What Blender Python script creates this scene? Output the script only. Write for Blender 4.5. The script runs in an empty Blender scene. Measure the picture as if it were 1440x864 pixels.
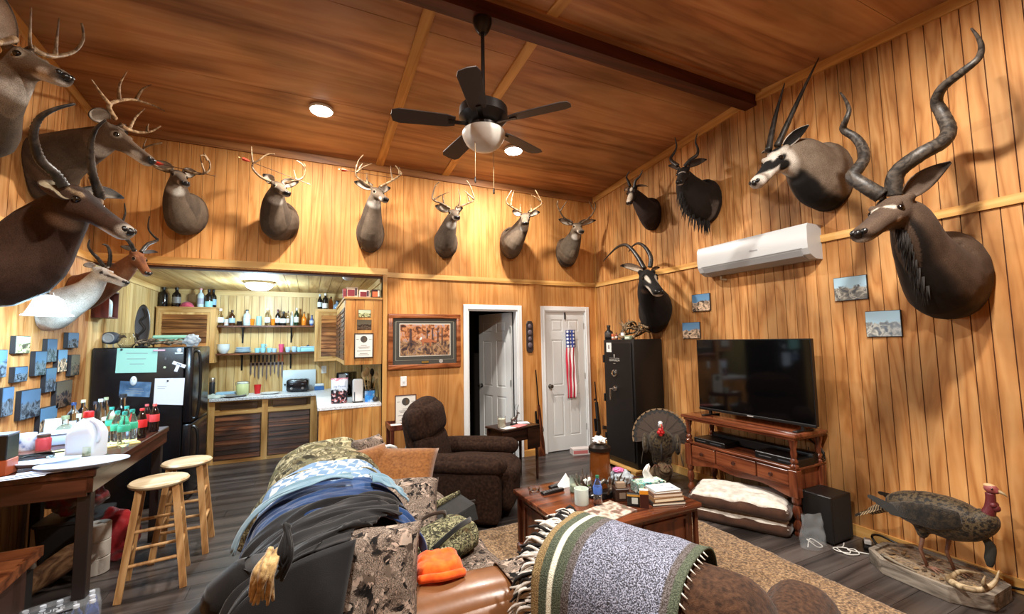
import bpy, bmesh, math, random
from mathutils import Vector, Matrix, noise
C = bpy.context.scene.collection
S = bpy.context.scene
PI = math.pi
random.seed(7)
# ------------------------------------------------------------------ camera
FPX = 599.67                       # focal length in pixels for a 1440 px wide frame
YAW, PITCH, ROLL, CAMH = 0.4421, 0.0787, -0.0162, 1.6071
_cy, _sy, _cp, _sp = math.cos(YAW), math.sin(YAW), math.cos(PITCH), math.sin(PITCH)
_f = Vector((_sy*_cp, _cy*_cp, _sp)); _r0 = Vector((_cy, -_sy, 0)); _u0 = _r0.cross(_f)
_r = _r0*math.cos(ROLL) + _u0*math.sin(ROLL); _u = -_r0*math.sin(ROLL) + _u0*math.cos(ROLL)
CAMP = Vector((0, 0, CAMH))
cam = bpy.data.cameras.new('camera'); camo = bpy.data.objects.new('camera', cam); C.objects.link(camo)
cam.sensor_width = 36; cam.lens = 36*FPX/1440; cam.clip_start = 0.02
M3 = Matrix((_r, _u, -_f)).transposed()
camo.matrix_world = Matrix.Translation(CAMP) @ M3.to_4x4()
S.camera = camo
# ------------------------------------------------------------------ world, exposure
w = bpy.data.worlds.new('world'); S.world = w; w.use_nodes = True
w.node_tree.nodes['Background'].inputs[0].default_value = (0.02, 0.02, 0.022, 1)
w.node_tree.nodes['Background'].inputs[1].default_value = 1
S.view_settings.view_transform = 'Standard'; S.view_settings.look = 'None'
S.view_settings.gamma = 1; S.view_settings.use_curve_mapping = False
S.view_settings.exposure = 0.0
# ------------------------------------------------------------------ lights
def light(name, kind, loc, energy, color, size=0.1, spread=None, rot=(0,0,0), angle=None):
    d = bpy.data.lights.new(name, kind); d.energy = energy; d.color = color
    if kind == 'AREA':
        d.shape = 'DISK'; d.size = size
        if spread: d.spread = spread
    elif kind == 'SPOT':
        d.shadow_soft_size = size; d.spot_size = angle; d.spot_blend = .35
    else: d.shadow_soft_size = size
    o = bpy.data.objects.new(name, d); o.location = loc; o.rotation_euler = rot; C.objects.link(o); return o
WARM = (1.0, .93, .84); COOL = (.68, .86, 1.0)
# the ceiling's disc lamps (the two in view and the two behind the camera)
CEIL_LAMPS = [(0.057, 4.434), (2.176, 4.484), (0.057, 0.9), (2.176, 0.9)]
LAMP_E = [100, 100, 152, 152]
KITCHEN_LAMP = (-0.62, 6.45, 2.43)
PENDANT = (-1.55, 3.80, 1.82)
# ------------------------------------------------------------------ room measures
D, W, L = 5.41, 4.01, -1.92        # back wall y, right wall x, left wall x
HE, YR, ZR = 3.836, 2.702, 4.058   # ceiling at the back wall, ridge
SL = (ZR-HE)/(D-YR)
YF = -2.2                          # front wall
KB, KX, KZ = 7.6, 0.80, 2.43       # kitchen alcove: back wall y, right side x, ceiling z
def ceil_z(y): return HE + SL*(D-y) if y >= YR else ZR - SL*(YR-y)
# a point of the place, given by the sight line through a pixel and the plane the thing stands on
def ray(px, py): return _r*((px-720)/FPX) + _u*(-(py-432)/FPX) + _f
def at(px, py, ax, v):
    d = ray(px, py); i = 'xyz'.index(ax)
    return CAMP + d*((v-CAMP[i])/d[i])
# ------------------------------------------------------------------ colour and node helpers
def lin(c):
    if isinstance(c, str): c = [int(c[i:i+2], 16) for i in (0, 2, 4)]
    return tuple(((x/255)/12.92 if x/255 <= .04045 else ((x/255+.055)/1.055)**2.4) for x in c[:3]) + (1,)
def newmat(name):
    m = bpy.data.materials.new(name); m.use_nodes = True
    nt = m.node_tree; b = nt.nodes['Principled BSDF']
    return m, nt, b
def nd(nt, t, **kw):
    n = nt.nodes.new(t)
    for k, v in kw.items():
        if k in n.inputs: n.inputs[k].default_value = v
        else: setattr(n, k, v)
    return n
def ramp(nt, fac, stops, interp='LINEAR'):
    r = nt.nodes.new('ShaderNodeValToRGB'); r.color_ramp.interpolation = interp
    e = r.color_ramp.elements
    while len(e) < len(stops): e.new(.5)
    for i, (p, c) in enumerate(stops): e[i].position = p; e[i].color = lin(c)
    nt.links.new(fac, r.inputs[0]); return r.outputs[0]
def coords(nt, world=False, scale=(1,1,1), rot=(0,0,0), loc=(0,0,0)):
    if world: src = nt.nodes.new('ShaderNodeNewGeometry').outputs['Position']
    else: src = nt.nodes.new('ShaderNodeTexCoord').outputs['Object']
    mp = nt.nodes.new('ShaderNodeMapping'); mp.inputs['Scale'].default_value = scale
    mp.inputs['Rotation'].default_value = rot; mp.inputs['Location'].default_value = loc
    nt.links.new(src, mp.inputs[0]); return mp.outputs[0]
def mixc(nt, fac, a, b, mode='MIX'):
    m = nt.nodes.new('ShaderNodeMix'); m.data_type = 'RGBA'; m.blend_type = mode
    for i, v in ((0, fac), (6, a), (7, b)):
        if hasattr(v, 'links'): nt.links.new(v, m.inputs[i])
        else: m.inputs[i].default_value = v
    return m.outputs[2]
def bump(nt, b, h, strength=.2, dist=.01):
    n = nt.nodes.new('ShaderNodeBump'); n.inputs['Strength'].default_value = strength; n.inputs['Distance'].default_value = dist
    nt.links.new(h, n.inputs['Height']); nt.links.new(n.outputs[0], b.inputs['Normal'])
MATS = {}
def plain(name, col, rough=.5, metal=0, spec=.5, emit=None, es=0, var=0, bumps=0, bscale=60, coat=0):
    if name in MATS: return MATS[name]
    m, nt, b = newmat(name)
    b.inputs['Base Color'].default_value = lin(col); b.inputs['Roughness'].default_value = rough
    b.inputs['Metallic'].default_value = metal; b.inputs['Specular IOR Level'].default_value = spec
    b.inputs['Coat Weight'].default_value = coat
    if emit: b.inputs['Emission Color'].default_value = lin(emit); b.inputs['Emission Strength'].default_value = es
    if var or bumps:
        n = nd(nt, 'ShaderNodeTexNoise', Scale=bscale, Detail=3); nt.links.new(coords(nt), n.inputs['Vector'])
        if var:
            c = lin(col); lo = tuple(x*(1-var) for x in c[:3])+(1,); hi = tuple(min(1, x*(1+var)) for x in c[:3])+(1,)
            nt.links.new(mixc(nt, n.outputs[0], lo, hi), b.inputs['Base Color'])
        if bumps: bump(nt, b, n.outputs[0], bumps, .004)
    MATS[name] = m; return m
def wood(name, cols, axis='z', scale=9, stretch=.1, rough=.45, world=True, blotch=.35, dist=6, spec=.4, coat=0, rnd=.12, gb=.12, blo=(60,30,12), blc=None):
    """wood grain along one axis: cols = dark line, mid, light"""
    if name in MATS: return MATS[name]
    m, nt, b = newmat(name)
    sc = [1, 1, 1]; sc['xyz'.index(axis)] = stretch
    v = coords(nt, world, sc)
    n1 = nd(nt, 'ShaderNodeTexNoise', Scale=scale*.55, Detail=4, Distortion=.6); nt.links.new(v, n1.inputs['Vector'])
    # cathedral grain: contour lines of a stretched noise field
    mul = nd(nt, 'ShaderNodeMath', operation='MULTIPLY'); mul.inputs[1].default_value = dist; nt.links.new(n1.outputs[0], mul.inputs[0])
    fr = nd(nt, 'ShaderNodeMath', operation='PINGPONG'); fr.inputs[1].default_value = .5; nt.links.new(mul.outputs[0], fr.inputs[0])
    dbl = nd(nt, 'ShaderNodeMath', operation='MULTIPLY'); dbl.inputs[1].default_value = 2; nt.links.new(fr.outputs[0], dbl.inputs[0])
    n2 = nd(nt, 'ShaderNodeTexNoise', Scale=scale*7, Detail=3); nt.links.new(v, n2.inputs['Vector'])
    mx = mixc(nt, .38, dbl.outputs[0], n2.outputs[0])
    col = ramp(nt, mx, [(.12, cols[0]), (.42, cols[1]), (.8, cols[2])])
    sb = [1, 1, 1]; sb['xyz'.index(axis)] = .45
    n3 = nd(nt, 'ShaderNodeTexNoise', Scale=2.2, Detail=4); nt.links.new(coords(nt, world, sb), n3.inputs['Vector'])
    bl = ramp(nt, n3.outputs[0], [(.38, blc or (255, 255, 255)), (.62, (255, 255, 255))]) if blc else ramp(nt, n3.outputs[0], [(.35, [255*(1-blotch*.5)]*3), (.65, (255, 255, 255))])
    col = mixc(nt, 1.0 if not blc else blotch, col, bl, 'MULTIPLY')
    if rnd:
        oi = nt.nodes.new('ShaderNodeObjectInfo')
        mr = nd(nt, 'ShaderNodeMapRange'); nt.links.new(oi.outputs['Random'], mr.inputs[0])
        mr.inputs[3].default_value = 1-rnd; mr.inputs[4].default_value = 1+rnd*.5
        hs = nd(nt, 'ShaderNodeHueSaturation'); nt.links.new(mr.outputs[0], hs.inputs['Value']); nt.links.new(col, hs.inputs['Color']); col = hs.outputs[0]
    nt.links.new(col, b.inputs['Base Color'])
    b.inputs['Roughness'].default_value = rough; b.inputs['Specular IOR Level'].default_value = spec; b.inputs['Coat Weight'].default_value = coat; b.inputs['Coat Roughness'].default_value = .15
    if gb: bump(nt, b, n2.outputs[0], gb, .003)
    MATS[name] = m; return m
def fabric(name, cols, scale=40, rough=.9, bstr=.4, world=False, detail=4, fine=400, sheen=.3, stops=None, stretch=(1,1,1)):
    if name in MATS: return MATS[name]
    m, nt, b = newmat(name); v = coords(nt, world, stretch)
    n = nd(nt, 'ShaderNodeTexNoise', Scale=scale, Detail=detail); nt.links.new(v, n.inputs['Vector'])
    k = len(cols); st = stops or [.3+.4*i/max(1, k-1) for i in range(k)]
    nt.links.new(ramp(nt, n.outputs[0], list(zip(st, cols))), b.inputs['Base Color'])
    n2 = nd(nt, 'ShaderNodeTexNoise', Scale=fine, Detail=2); nt.links.new(v, n2.inputs['Vector'])
    bump(nt, b, n2.outputs[0], bstr, .004)
    b.inputs['Roughness'].default_value = rough; b.inputs['Sheen Weight'].default_value = sheen; b.inputs['Specular IOR Level'].default_value = .15
    MATS[name] = m; return m
def camo(name, cols, scale=7, fine=30, bstr=.3):
    """leafy camouflage: layered cells of the given colours"""
    if name in MATS: return MATS[name]
    m, nt, b = newmat(name); v = coords(nt)
    n0 = nd(nt, 'ShaderNodeTexNoise', Scale=scale, Detail=5, Distortion=1.5); nt.links.new(v, n0.inputs['Vector'])
    vo = nd(nt, 'ShaderNodeTexVoronoi', Scale=scale*3.2); mixv = nd(nt, 'ShaderNodeVectorMath', operation='ADD')
    sc = nd(nt, 'ShaderNodeVectorMath', operation='SCALE'); sc.inputs[3].default_value = .12
    nt.links.new(n0.outputs['Color'], sc.inputs[0]); nt.links.new(v, mixv.inputs[0]); nt.links.new(sc.outputs[0], mixv.inputs[1])
    nt.links.new(mixv.outputs[0], vo.inputs['Vector'])
    sep = nd(nt, 'ShaderNodeSeparateColor'); nt.links.new(vo.outputs['Color'], sep.inputs[0])
    k = len(cols)
    c1 = ramp(nt, sep.outputs[0], [(i/k, c) for i, c in enumerate(cols)], 'CONSTANT')
    n2 = nd(nt, 'ShaderNodeTexNoise', Scale=fine, Detail=5, Distortion=2.5); nt.links.new(v, n2.inputs['Vector'])
    c2 = ramp(nt, n2.outputs[0], [(.30, cols[0]), (.41, cols[-2]), (.45, cols[0]), (.51, cols[1]), (.55, cols[k//2]), (.60, cols[0]), (.67, cols[-2])], 'LINEAR')
    n4 = nd(nt, 'ShaderNodeTexNoise', Scale=scale*1.6, Detail=4, Distortion=1); nt.links.new(v, n4.inputs['Vector'])
    nt.links.new(mixc(nt, ramp(nt, n4.outputs[0], [(.44, (0,0,0)), (.50, (255,255,255))]), c1, c2), b.inputs['Base Color'])
    n3 = nd(nt, 'ShaderNodeTexNoise', Scale=90, Detail=2); nt.links.new(v, n3.inputs['Vector']); bump(nt, b, n3.outputs[0], bstr, .004)
    b.inputs['Roughness'].default_value = .88; b.inputs['Specular IOR Level'].default_value = .2
    MATS[name] = m; return m
def glassm(name, col=(255,255,255), rough=.03, ior=1.45, alpha=None):
    if name in MATS: return MATS[name]
    m, nt, b = newmat(name)
    b.inputs['Base Color'].default_value = lin(col); b.inputs['Transmission Weight'].default_value = 1
    b.inputs['Roughness'].default_value = rough; b.inputs['IOR'].default_value = ior
    MATS[name] = m; return m
def attrmat(name, attr='col', rough=.85, fine=180, vary=.28, bstr=.5, stretch=(1,1,1), spec=.2, sheen=.02):
    """coat or plumage: markings carried by the colour attribute, hair by noise"""
    if name in MATS: return MATS[name]
    m, nt, b = newmat(name)
    a = nd(nt, 'ShaderNodeAttribute', attribute_name=attr)
    n = nd(nt, 'ShaderNodeTexNoise', Scale=fine, Detail=3, Distortion=.4); nt.links.new(coords(nt, False, stretch), n.inputs['Vector'])
    g = ramp(nt, n.outputs[0], [(.3, [255*(1-vary)]*3), (.65, (255,255,255))])
    n2 = nd(nt, 'ShaderNodeTexNoise', Scale=11, Detail=3); nt.links.new(coords(nt), n2.inputs['Vector'])
    g2 = ramp(nt, n2.outputs[0], [(.3, (212,208,204)), (.7, (255,255,255))])
    nt.links.new(mixc(nt, 1, mixc(nt, 1, a.outputs['Color'], g, 'MULTIPLY'), g2, 'MULTIPLY'), b.inputs['Base Color'])
    bump(nt, b, n.outputs[0], bstr, .006)
    b.inputs['Roughness'].default_value = rough; b.inputs['Specular IOR Level'].default_value = spec; b.inputs['Sheen Weight'].default_value = sheen
    MATS[name] = m; return m
# ------------------------------------------------------------------ objects
BASE = {}                                   # world matrix of every Empty and parent
def thing(name, label, cat, loc=(0,0,0), rotz=0, group=None):
    o = bpy.data.objects.new(name, None); C.objects.link(o); o.empty_display_size = .05
    o.location = loc; o.rotation_euler = (0, 0, rotz)
    BASE[o.name] = Matrix.Translation(Vector(loc)) @ Matrix.Rotation(rotz, 4, 'Z')
    tag(o, label, cat, group); return o
def tag(o, label=None, cat=None, group=None, kind=None):
    if label: o['label'] = label
    if cat: o['category'] = cat
    if group: o['group'] = group
    if kind: o['kind'] = kind
    return o
def bw(o): return BASE.get(o.name, Matrix()) if o else Matrix()
def dup(root, loc, rotz=0, label=None, group=None):
    r = root.copy(); C.objects.link(r); r.location = loc; r.rotation_euler = (0, 0, rotz)
    BASE[r.name] = Matrix.Translation(Vector(loc)) @ Matrix.Rotation(rotz, 4, 'Z')
    if label: r['label'] = label
    if group: r['group'] = group
    for ch in list(root.children):
        c = ch.copy(); C.objects.link(c); c.parent = r
        for g in ch.children:
            d = g.copy(); C.objects.link(d); d.parent = c
    return r
class MB:
    def __init__(s): s.b = bmesh.new()
    def face(s, vs):
        try: return s.b.faces.new(vs)
        except ValueError: return None
    def box(s, lo, hi, bev=0, M=None, seg=1):
        x0, y0, z0 = [min(a, b) for a, b in zip(lo, hi)]; x1, y1, z1 = [max(a, b) for a, b in zip(lo, hi)]
        t = bmesh.new(); bmesh.ops.create_cube(t, size=1)
        for v in t.verts: v.co = Vector(((x0+x1)/2+v.co.x*(x1-x0), (y0+y1)/2+v.co.y*(y1-y0), (z0+z1)/2+v.co.z*(z1-z0)))
        if bev: bmesh.ops.bevel(t, geom=t.edges[:], offset=bev, segments=seg, affect='EDGES', profile=.5)
        return s.add(t, M)
    def add(s, t, M=None):
        if M: bmesh.ops.transform(t, matrix=M, verts=t.verts)
        me = bpy.data.meshes.new('tmp'); t.to_mesh(me); t.free(); s.b.from_mesh(me); bpy.data.meshes.remove(me); return s
    def loft(s, rings, cap=True, closed=True):
        vr = [[s.b.verts.new(p) for p in r] for r in rings]; n = len(vr[0])
        for a, b in zip(vr, vr[1:]):
            for i in range(n if closed else n-1):
                j = (i+1) % n; s.face([a[i], a[j], b[j], b[i]])
        if cap and closed: s.face(vr[0][::-1]); s.face(vr[-1])
        return s
    def tube(s, pts, r, n=8, cap=True, flat=1.0, up=None):
        pts = [Vector(p) for p in pts]; k = len(pts); rs = r if isinstance(r, (list, tuple)) else [r]*k
        rings = []; prev = None
        for i, p in enumerate(pts):
            t = (pts[min(i+1, k-1)] - pts[max(i-1, 0)]).normalized()
            if prev is None:
                a = Vector(up) if up else (Vector((0, 0, 1)) if abs(t.z) < .9 else Vector((1, 0, 0)))
                x = (a - t*a.dot(t)).normalized()
            else: x = (prev - t*prev.dot(t)).normalized()
            prev = x; y = t.cross(x)
            rings.append([p + (x*math.cos(2*PI*j/n) + y*math.sin(2*PI*j/n)*flat)*max(rs[i], 1e-4) for j in range(n)])
        return s.loft(rings, cap)
    def lathe(s, prof, n=20, c=(0,0,0), M=None):
        c = Vector(c); rings = [[c + Vector((max(r, 1e-4)*math.cos(2*PI*j/n), max(r, 1e-4)*math.sin(2*PI*j/n), z)) for j in range(n)] for r, z in prof]
        if M: rings = [[M @ p for p in r] for r in rings]
        return s.loft(rings)
    def cyl(s, a, b, r, n=12, r2=None): return s.tube([a, b], [r, r if r2 is None else r2], n)
    def prism(s, poly, z0, z1, M=None, bev=0):
        t = bmesh.new(); vs = [t.verts.new((x, y, z0)) for x, y in poly]; f = t.faces.new(vs)
        r = bmesh.ops.extrude_face_region(t, geom=[f]); bmesh.ops.translate(t, vec=(0, 0, z1-z0), verts=[e for e in r['geom'] if isinstance(e, bmesh.types.BMVert)])
        bmesh.ops.recalc_face_normals(t, faces=t.faces)
        if bev: bmesh.ops.bevel(t, geom=t.edges[:], offset=bev, segments=1, affect='EDGES')
        return s.add(t, M)
    def ball(s, c, r, n=12, m=8, M=None):
        t = bmesh.new(); bmesh.ops.create_uvsphere(t, u_segments=n, v_segments=m, radius=1)
        r = (r, r, r) if not isinstance(r, (tuple, list)) else r
        for v in t.verts: v.co = Vector(c) + Vector((v.co.x*r[0], v.co.y*r[1], v.co.z*r[2]))
        return s.add(t, M)
    def grid(s, fn, nu, nv, thick=0):
        """surface fn(u,v) for u,v in 0..1, optionally a closed slab of the given thickness"""
        P = [[Vector(fn(i/nu, j/nv)) for j in range(nv+1)] for i in range(nu+1)]
        if not thick:
            V = [[s.b.verts.new(p) for p in r] for r in P]
            for i in range(nu):
                for j in range(nv): s.face([V[i][j], V[i+1][j], V[i+1][j+1], V[i][j+1]])
            return s
        def nrm(i, j):
            a = P[min(i+1, nu)][j]-P[max(i-1, 0)][j]; b = P[i][min(j+1, nv)]-P[i][max(j-1, 0)]
            q = a.cross(b); return q.normalized() if q.length > 1e-9 else Vector((0, 0, 1))
        T = [[s.b.verts.new(P[i][j]) for j in range(nv+1)] for i in range(nu+1)]
        B = [[s.b.verts.new(P[i][j]-nrm(i, j)*thick) for j in range(nv+1)] for i in range(nu+1)]
        for i in range(nu):
            for j in range(nv):
                s.face([T[i][j], T[i+1][j], T[i+1][j+1], T[i][j+1]]); s.face([B[i][j], B[i][j+1], B[i+1][j+1], B[i+1][j]])
        for i in range(nu):
            s.face([T[i][0], B[i][0], B[i+1][0], T[i+1][0]]); s.face([T[i+1][nv], B[i+1][nv], B[i][nv], T[i][nv]])
        for j in range(nv):
            s.face([T[0][j+1], B[0][j+1], B[0][j], T[0][j]]); s.face([T[nu][j], B[nu][j], B[nu][j+1], T[nu][j+1]])
        return s
    def build(s, name, mat, parent=None, world=False, smooth=False, sub=0, origin=None, loc=None):
        if parent is not None and world:
            bmesh.ops.transform(s.b, matrix=bw(parent).inverted(), verts=s.b.verts)
        if parent is None and origin is not None:
            bmesh.ops.translate(s.b, vec=-Vector(origin), verts=s.b.verts)
        bmesh.ops.recalc_face_normals(s.b, faces=s.b.faces)
        me = bpy.data.meshes.new(name); s.b.to_mesh(me); s.b.free()
        if mat: me.materials.append(mat)
        if smooth:
            for p in me.polygons: p.use_smooth = True
            if smooth != 'all': me.set_sharp_from_angle(angle=math.radians(smooth if smooth is not True else 40))
        o = bpy.data.objects.new(name, me); C.objects.link(o)
        if parent is not None: o.parent = parent; BASE[o.name] = bw(parent)
        elif origin is not None: o.location = origin; BASE[o.name] = Matrix.Translation(Vector(origin))
        if loc is not None: o.location = loc; BASE[o.name] = Matrix.Translation(Vector(loc))
        if sub:
            md = o.modifiers.new('subdivision', 'SUBSURF'); md.levels = sub; md.render_levels = sub
        return o
def box(name, lo, hi, mat, parent=None, bev=0, world=False, seg=1, origin=None): return MB().box(lo, hi, bev, seg=seg).build(name, mat, parent, world, smooth=(30 if bev and seg > 1 else False), origin=origin)
def rbox(mb, lo, hi, r, puff=0, n=10, amp=0, freq=5, M=None, seed=0):
    """soft cushion: rounded box with bulging faces and slight unevenness"""
    t = bmesh.new(); bmesh.ops.create_cube(t, size=2); bmesh.ops.subdivide_edges(t, edges=t.edges[:], cuts=n, use_grid_fill=True)
    lo = Vector(lo); hi = Vector(hi); c = (lo+hi)/2; h = (hi-lo)/2; r = min(r, *[a*.98 for a in h])
    for v in t.verts:
        p = Vector([math.sin(a*PI/2) for a in v.co]); q = Vector([p[i]*h[i] for i in range(3)])
        inn = Vector([max(-(h[i]-r), min(h[i]-r, q[i])) for i in range(3)]); d = q-inn
        if d.length > 1e-6: q = inn+d.normalized()*r*min(1, max(abs(d.x), abs(d.y), abs(d.z))/r)
        if puff:
            for i in range(3):
                a, b = p[(i+1) % 3], p[(i+2) % 3]
                q[i] += math.copysign(1, p[i])*(abs(p[i])**4)*puff*(1-a*a)*(1-b*b)
        q += c
        if amp: q += (q-c).normalized()*amp*noise.noise(q*freq+Vector((seed, seed*2, 0)))
        v.co = q
    mb.add(t, M); return mb
def catmull(P, n=8):
    P = [Vector(p) for p in P]; out = []
    for i in range(len(P)-1):
        a, b, c, d = P[max(i-1, 0)], P[i], P[i+1], P[min(i+2, len(P)-1)]
        for k in range(n):
            t = k/n; out.append(.5*((2*b)+(c-a)*t+(2*a-5*b+4*c-d)*t*t+(3*b-a-3*c+d)*t**3))
    out.append(P[-1]); return out
def interp(vals, n): # resample a list of numbers or tuples
    out = []
    for i in range(n):
        t = i/(n-1)*(len(vals)-1); k = min(int(t), len(vals)-2); f = t-k
        a, b = vals[k], vals[k+1]
        out.append(a+(b-a)*f if not isinstance(a, (tuple, list)) else tuple(x+(y-x)*f for x, y in zip(a, b)))
    return out
def text(name, s, size, mat, M, parent=None, align='CENTER', depth=.0006):
    cu = bpy.data.curves.new(name, 'FONT'); cu.body = s; cu.size = size; cu.align_x = align; cu.align_y = 'CENTER'; cu.extrude = depth
    o = bpy.data.objects.new(name, cu); C.objects.link(o)
    me = bpy.data.meshes.new_from_object(o.evaluated_get(bpy.context.evaluated_depsgraph_get())); bpy.data.objects.remove(o)
    me.transform(bw(parent).inverted() @ M); me.materials.append(mat)
    o = bpy.data.objects.new(name, me); C.objects.link(o)
    if parent: o.parent = parent
    return o
def frame_at(o, right, up):
    r = Vector(right).normalized(); u = Vector(up).normalized(); n = r.cross(u)
    m = Matrix((r, u, n)).transposed().to_4x4(); return Matrix.Translation(Vector(o)) @ m
# ================================================================== materials of the shell
PINE = wood('pine_wall', [(172,112,58), (200,140,80), (215,160,100)], 'z', 6, .11, .6, spec=.25, blotch=.6, rnd=.05, gb=.1, dist=9)
PINE_B = wood('pine_wall_back', [(184,120,60), (203,140,76), (213,154,90)], 'z', 8, .07, .6, spec=.2, blotch=.4, rnd=.04, gb=.1, dist=9)
PINE_P = wood('pine_pale', [(190,148,88), (212,176,114), (226,194,136)], 'z', 7, .06, .45, blotch=.25, rnd=.10, gb=.1, dist=5)  # kitchen copies of the wall pine, cool lamplight put into the colour
PINE_LITX = wood('pine_cool_lit_x', [(190,148,88), (212,176,114), (226,194,136)], 'x', 7, .06, .45, blotch=.25, rnd=.10, gb=.1, dist=5)
PINE_LITY = wood('pine_cool_lit_y', [(170,126,70), (205,166,104), (224,190,130)], 'y', 7, .06, .5, blotch=.25, rnd=.10, gb=.1, dist=5)
TRIMX = wood('trim_pine_x', [(190,132,66), (216,164,92), (232,184,112)], 'x', 6, .06, .4, blotch=.3, rnd=.05)
TRIMY = wood('trim_pine_y', [(190,132,66), (216,164,92), (232,184,112)], 'y', 6, .06, .4, blotch=.3, rnd=.05)
TRIMZ = wood('trim_pine_z', [(180,120,58), (210,154,84), (228,176,104)], 'z', 6, .06, .4, blotch=.3, rnd=.05)
CEILW = wood('ceiling_plywood', [(150,98,62), (186,130,84), (204,154,106)], 'x', 5, .07, .34, blotch=.45, rnd=.06, gb=.05, dist=5)
BEAMW = wood('dark_beam', [(52,20,14), (78,34,24), (96,46,32)], 'x', 6, .06, .4, rnd=0)
FLOORW = wood('floor_laminate', [(44,39,38), (68,61,58), (92,84,80)], 'x', 8, .05, .30, blotch=.5, rnd=.22, gb=.06, dist=4)
GROOVE = plain('groove_dark', (70,34,14), .8)
GROOVEP = plain('groove_pale', (96,70,36), .8)
WHITE = plain('white_paint', (226,228,228), .42)
WHITE2 = plain('white_paint_door', (214,216,215), .45)
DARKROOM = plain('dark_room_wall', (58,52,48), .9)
METAL = plain('brushed_metal', (170,168,164), .32, 1)
BLACKM = plain('black_metal', (18,17,17), .4, .3)
# ================================================================== shell
CUBE = bpy.data.meshes.new('plank'); _t = bmesh.new(); bmesh.ops.create_cube(_t, size=1); _t.to_mesh(CUBE); _t.free()
CUBES = {}
def piece(name, mat, parent, lo, hi, rot=(0,0,0)):
    """one plank, board or panel: shared unit mesh, own size and place"""
    k = (name, mat.name)
    if k not in CUBES:
        m = CUBE.copy(); m.name = name; m.materials.append(mat); CUBES[k] = m
    o = bpy.data.objects.new(name, CUBES[k]); C.objects.link(o)
    lo = Vector(lo); hi = Vector(hi); c = (lo+hi)/2
    if parent is not None: c = bw(parent).inverted() @ c
    o.location = c; o.scale = [abs(a) for a in (hi-lo)]; o.rotation_euler = rot; o.parent = parent; return o
def struct(name, mb_or_boxes, mat):
    mb = MB()
    for b in mb_or_boxes: mb.box(*b)
    return tag(mb.build(name, mat), kind='structure')
TH = .014; G = .006                         # plank thickness, half groove
# floor
floor = struct('floor', [((L-.1, YF-.1, -.12), (W+.1, KB+.1, -.012))], plain('floor_joint', (20,17,16), .7))
y = .55; i = 0
while y < KB:
    x = L - (i*.47) % 1.25
    while x < W:
        a, b = max(x, L), min(x+1.25, W)
        inroom = (y < D or a < KX or (1.8 < b and a < 2.8 and y < D+1.2))
        if inroom and b-a > .05 and not (a > 3.2 and y < .9): piece('floor_plank', FLOORW, floor, (a+.0012, y+.0012, -.02), (b-.0012, min(y+.182, KB)-.0012, 0))
        x += 1.25
    y += .182; i += 1
piece('floor_board', FLOORW, floor, (L, YF, -.02), (W, .549, 0))
# right wall: two tiers of grooved boards above and below the batten
ZB = 2.43
wr = struct('wall_right', [((W+TH-.003, YF-.1, -.1), (W+.12, D+.1, 4.2))], GROOVE)
y = D; k = 0
while y > YF+.1:
    y0 = y-.094
    piece('wall_plank', PINE, wr, (W, y0+G*.5, 0), (W+TH, y-G*.5, ZB))
    piece('wall_plank', PINE, wr, (W, y0+G*.5, ZB+.003), (W+TH, y-G*.5, ceil_z(y0 if y0 < YR else y)+.0))
    y = y0
# back wall, upper tier of grooved boards over the whole width
wb = struct('wall_back', [((L-.1, D+TH-.003, ZB-.02), (W+.1, D+.11, 3.95)),
    ((KX, D+TH-.003, -.1), (1.90, D+.11, ZB)), ((2.66, D+TH-.003, -.1), (3.07, D+.11, ZB)), ((3.80, D+TH-.003, -.1), (W+.1, D+.11, ZB)),
    ((1.90, D+TH-.003, 2.05), (2.66, D+.11, ZB)), ((3.07, D+TH-.003, 2.05), (3.80, D+.11, ZB))], GROOVE)
x = L
while x < W-.02:
    piece('wall_plank', PINE_B, wb, (x+G*.25, D, ZB+.0), (min(x+.106, W)-G*.25, D+TH, HE)); x += .106
for a, b, z0 in ((KX, 1.90, 0), (1.90, 2.66, 2.05), (2.66, 3.07, 0), (3.07, 3.80, 2.05), (3.80, W, 0)):
    piece('wall_panel', PINE_B, wb, (a+.001, D, z0), (b-.001, D+TH, ZB))
# left wall, running on into the kitchen
wl = struct('wall_left', [((L-.12, YF-.1, -.1), (L-TH+.003, KB+.1, 4.2))], GROOVE)
y = D
while y > 2.0:
    y0 = y-.1
    piece('wall_plank', PINE, wl, (L-TH, y0+G*.5, 0), (L, y-G*.5, ZB)); piece('wall_plank', PINE, wl, (L-TH, y0+G*.5, ZB+.003), (L, y-G*.5, ceil_z(max(y, YR) if y > YR else y0)+.005)); y = y0
piece('wall_panel', PINE, wl, (L-TH, YF, 0), (L, y-.002, ZB)); piece('wall_panel', PINE, wl, (L-TH, YF, ZB+.003), (L, y-.002, 4.06))
y = KB
while y > D+.05:
    y0 = max(y-.1, D+.001); piece('kitchen_plank', PINE_P, wl, (L-TH, y0+G*.4, 0), (L, y-G*.4, KZ)); y = y0
wf = struct('wall_front', [((L-.1, YF-.12, -.1), (W+.1, YF-TH, 4.2))], GROOVE)
for k in range(5): piece('wall_panel', PINE, wf, (L+k*1.19, YF-TH, 0), (L+k*1.19+1.187, YF, 3.7))
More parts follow.
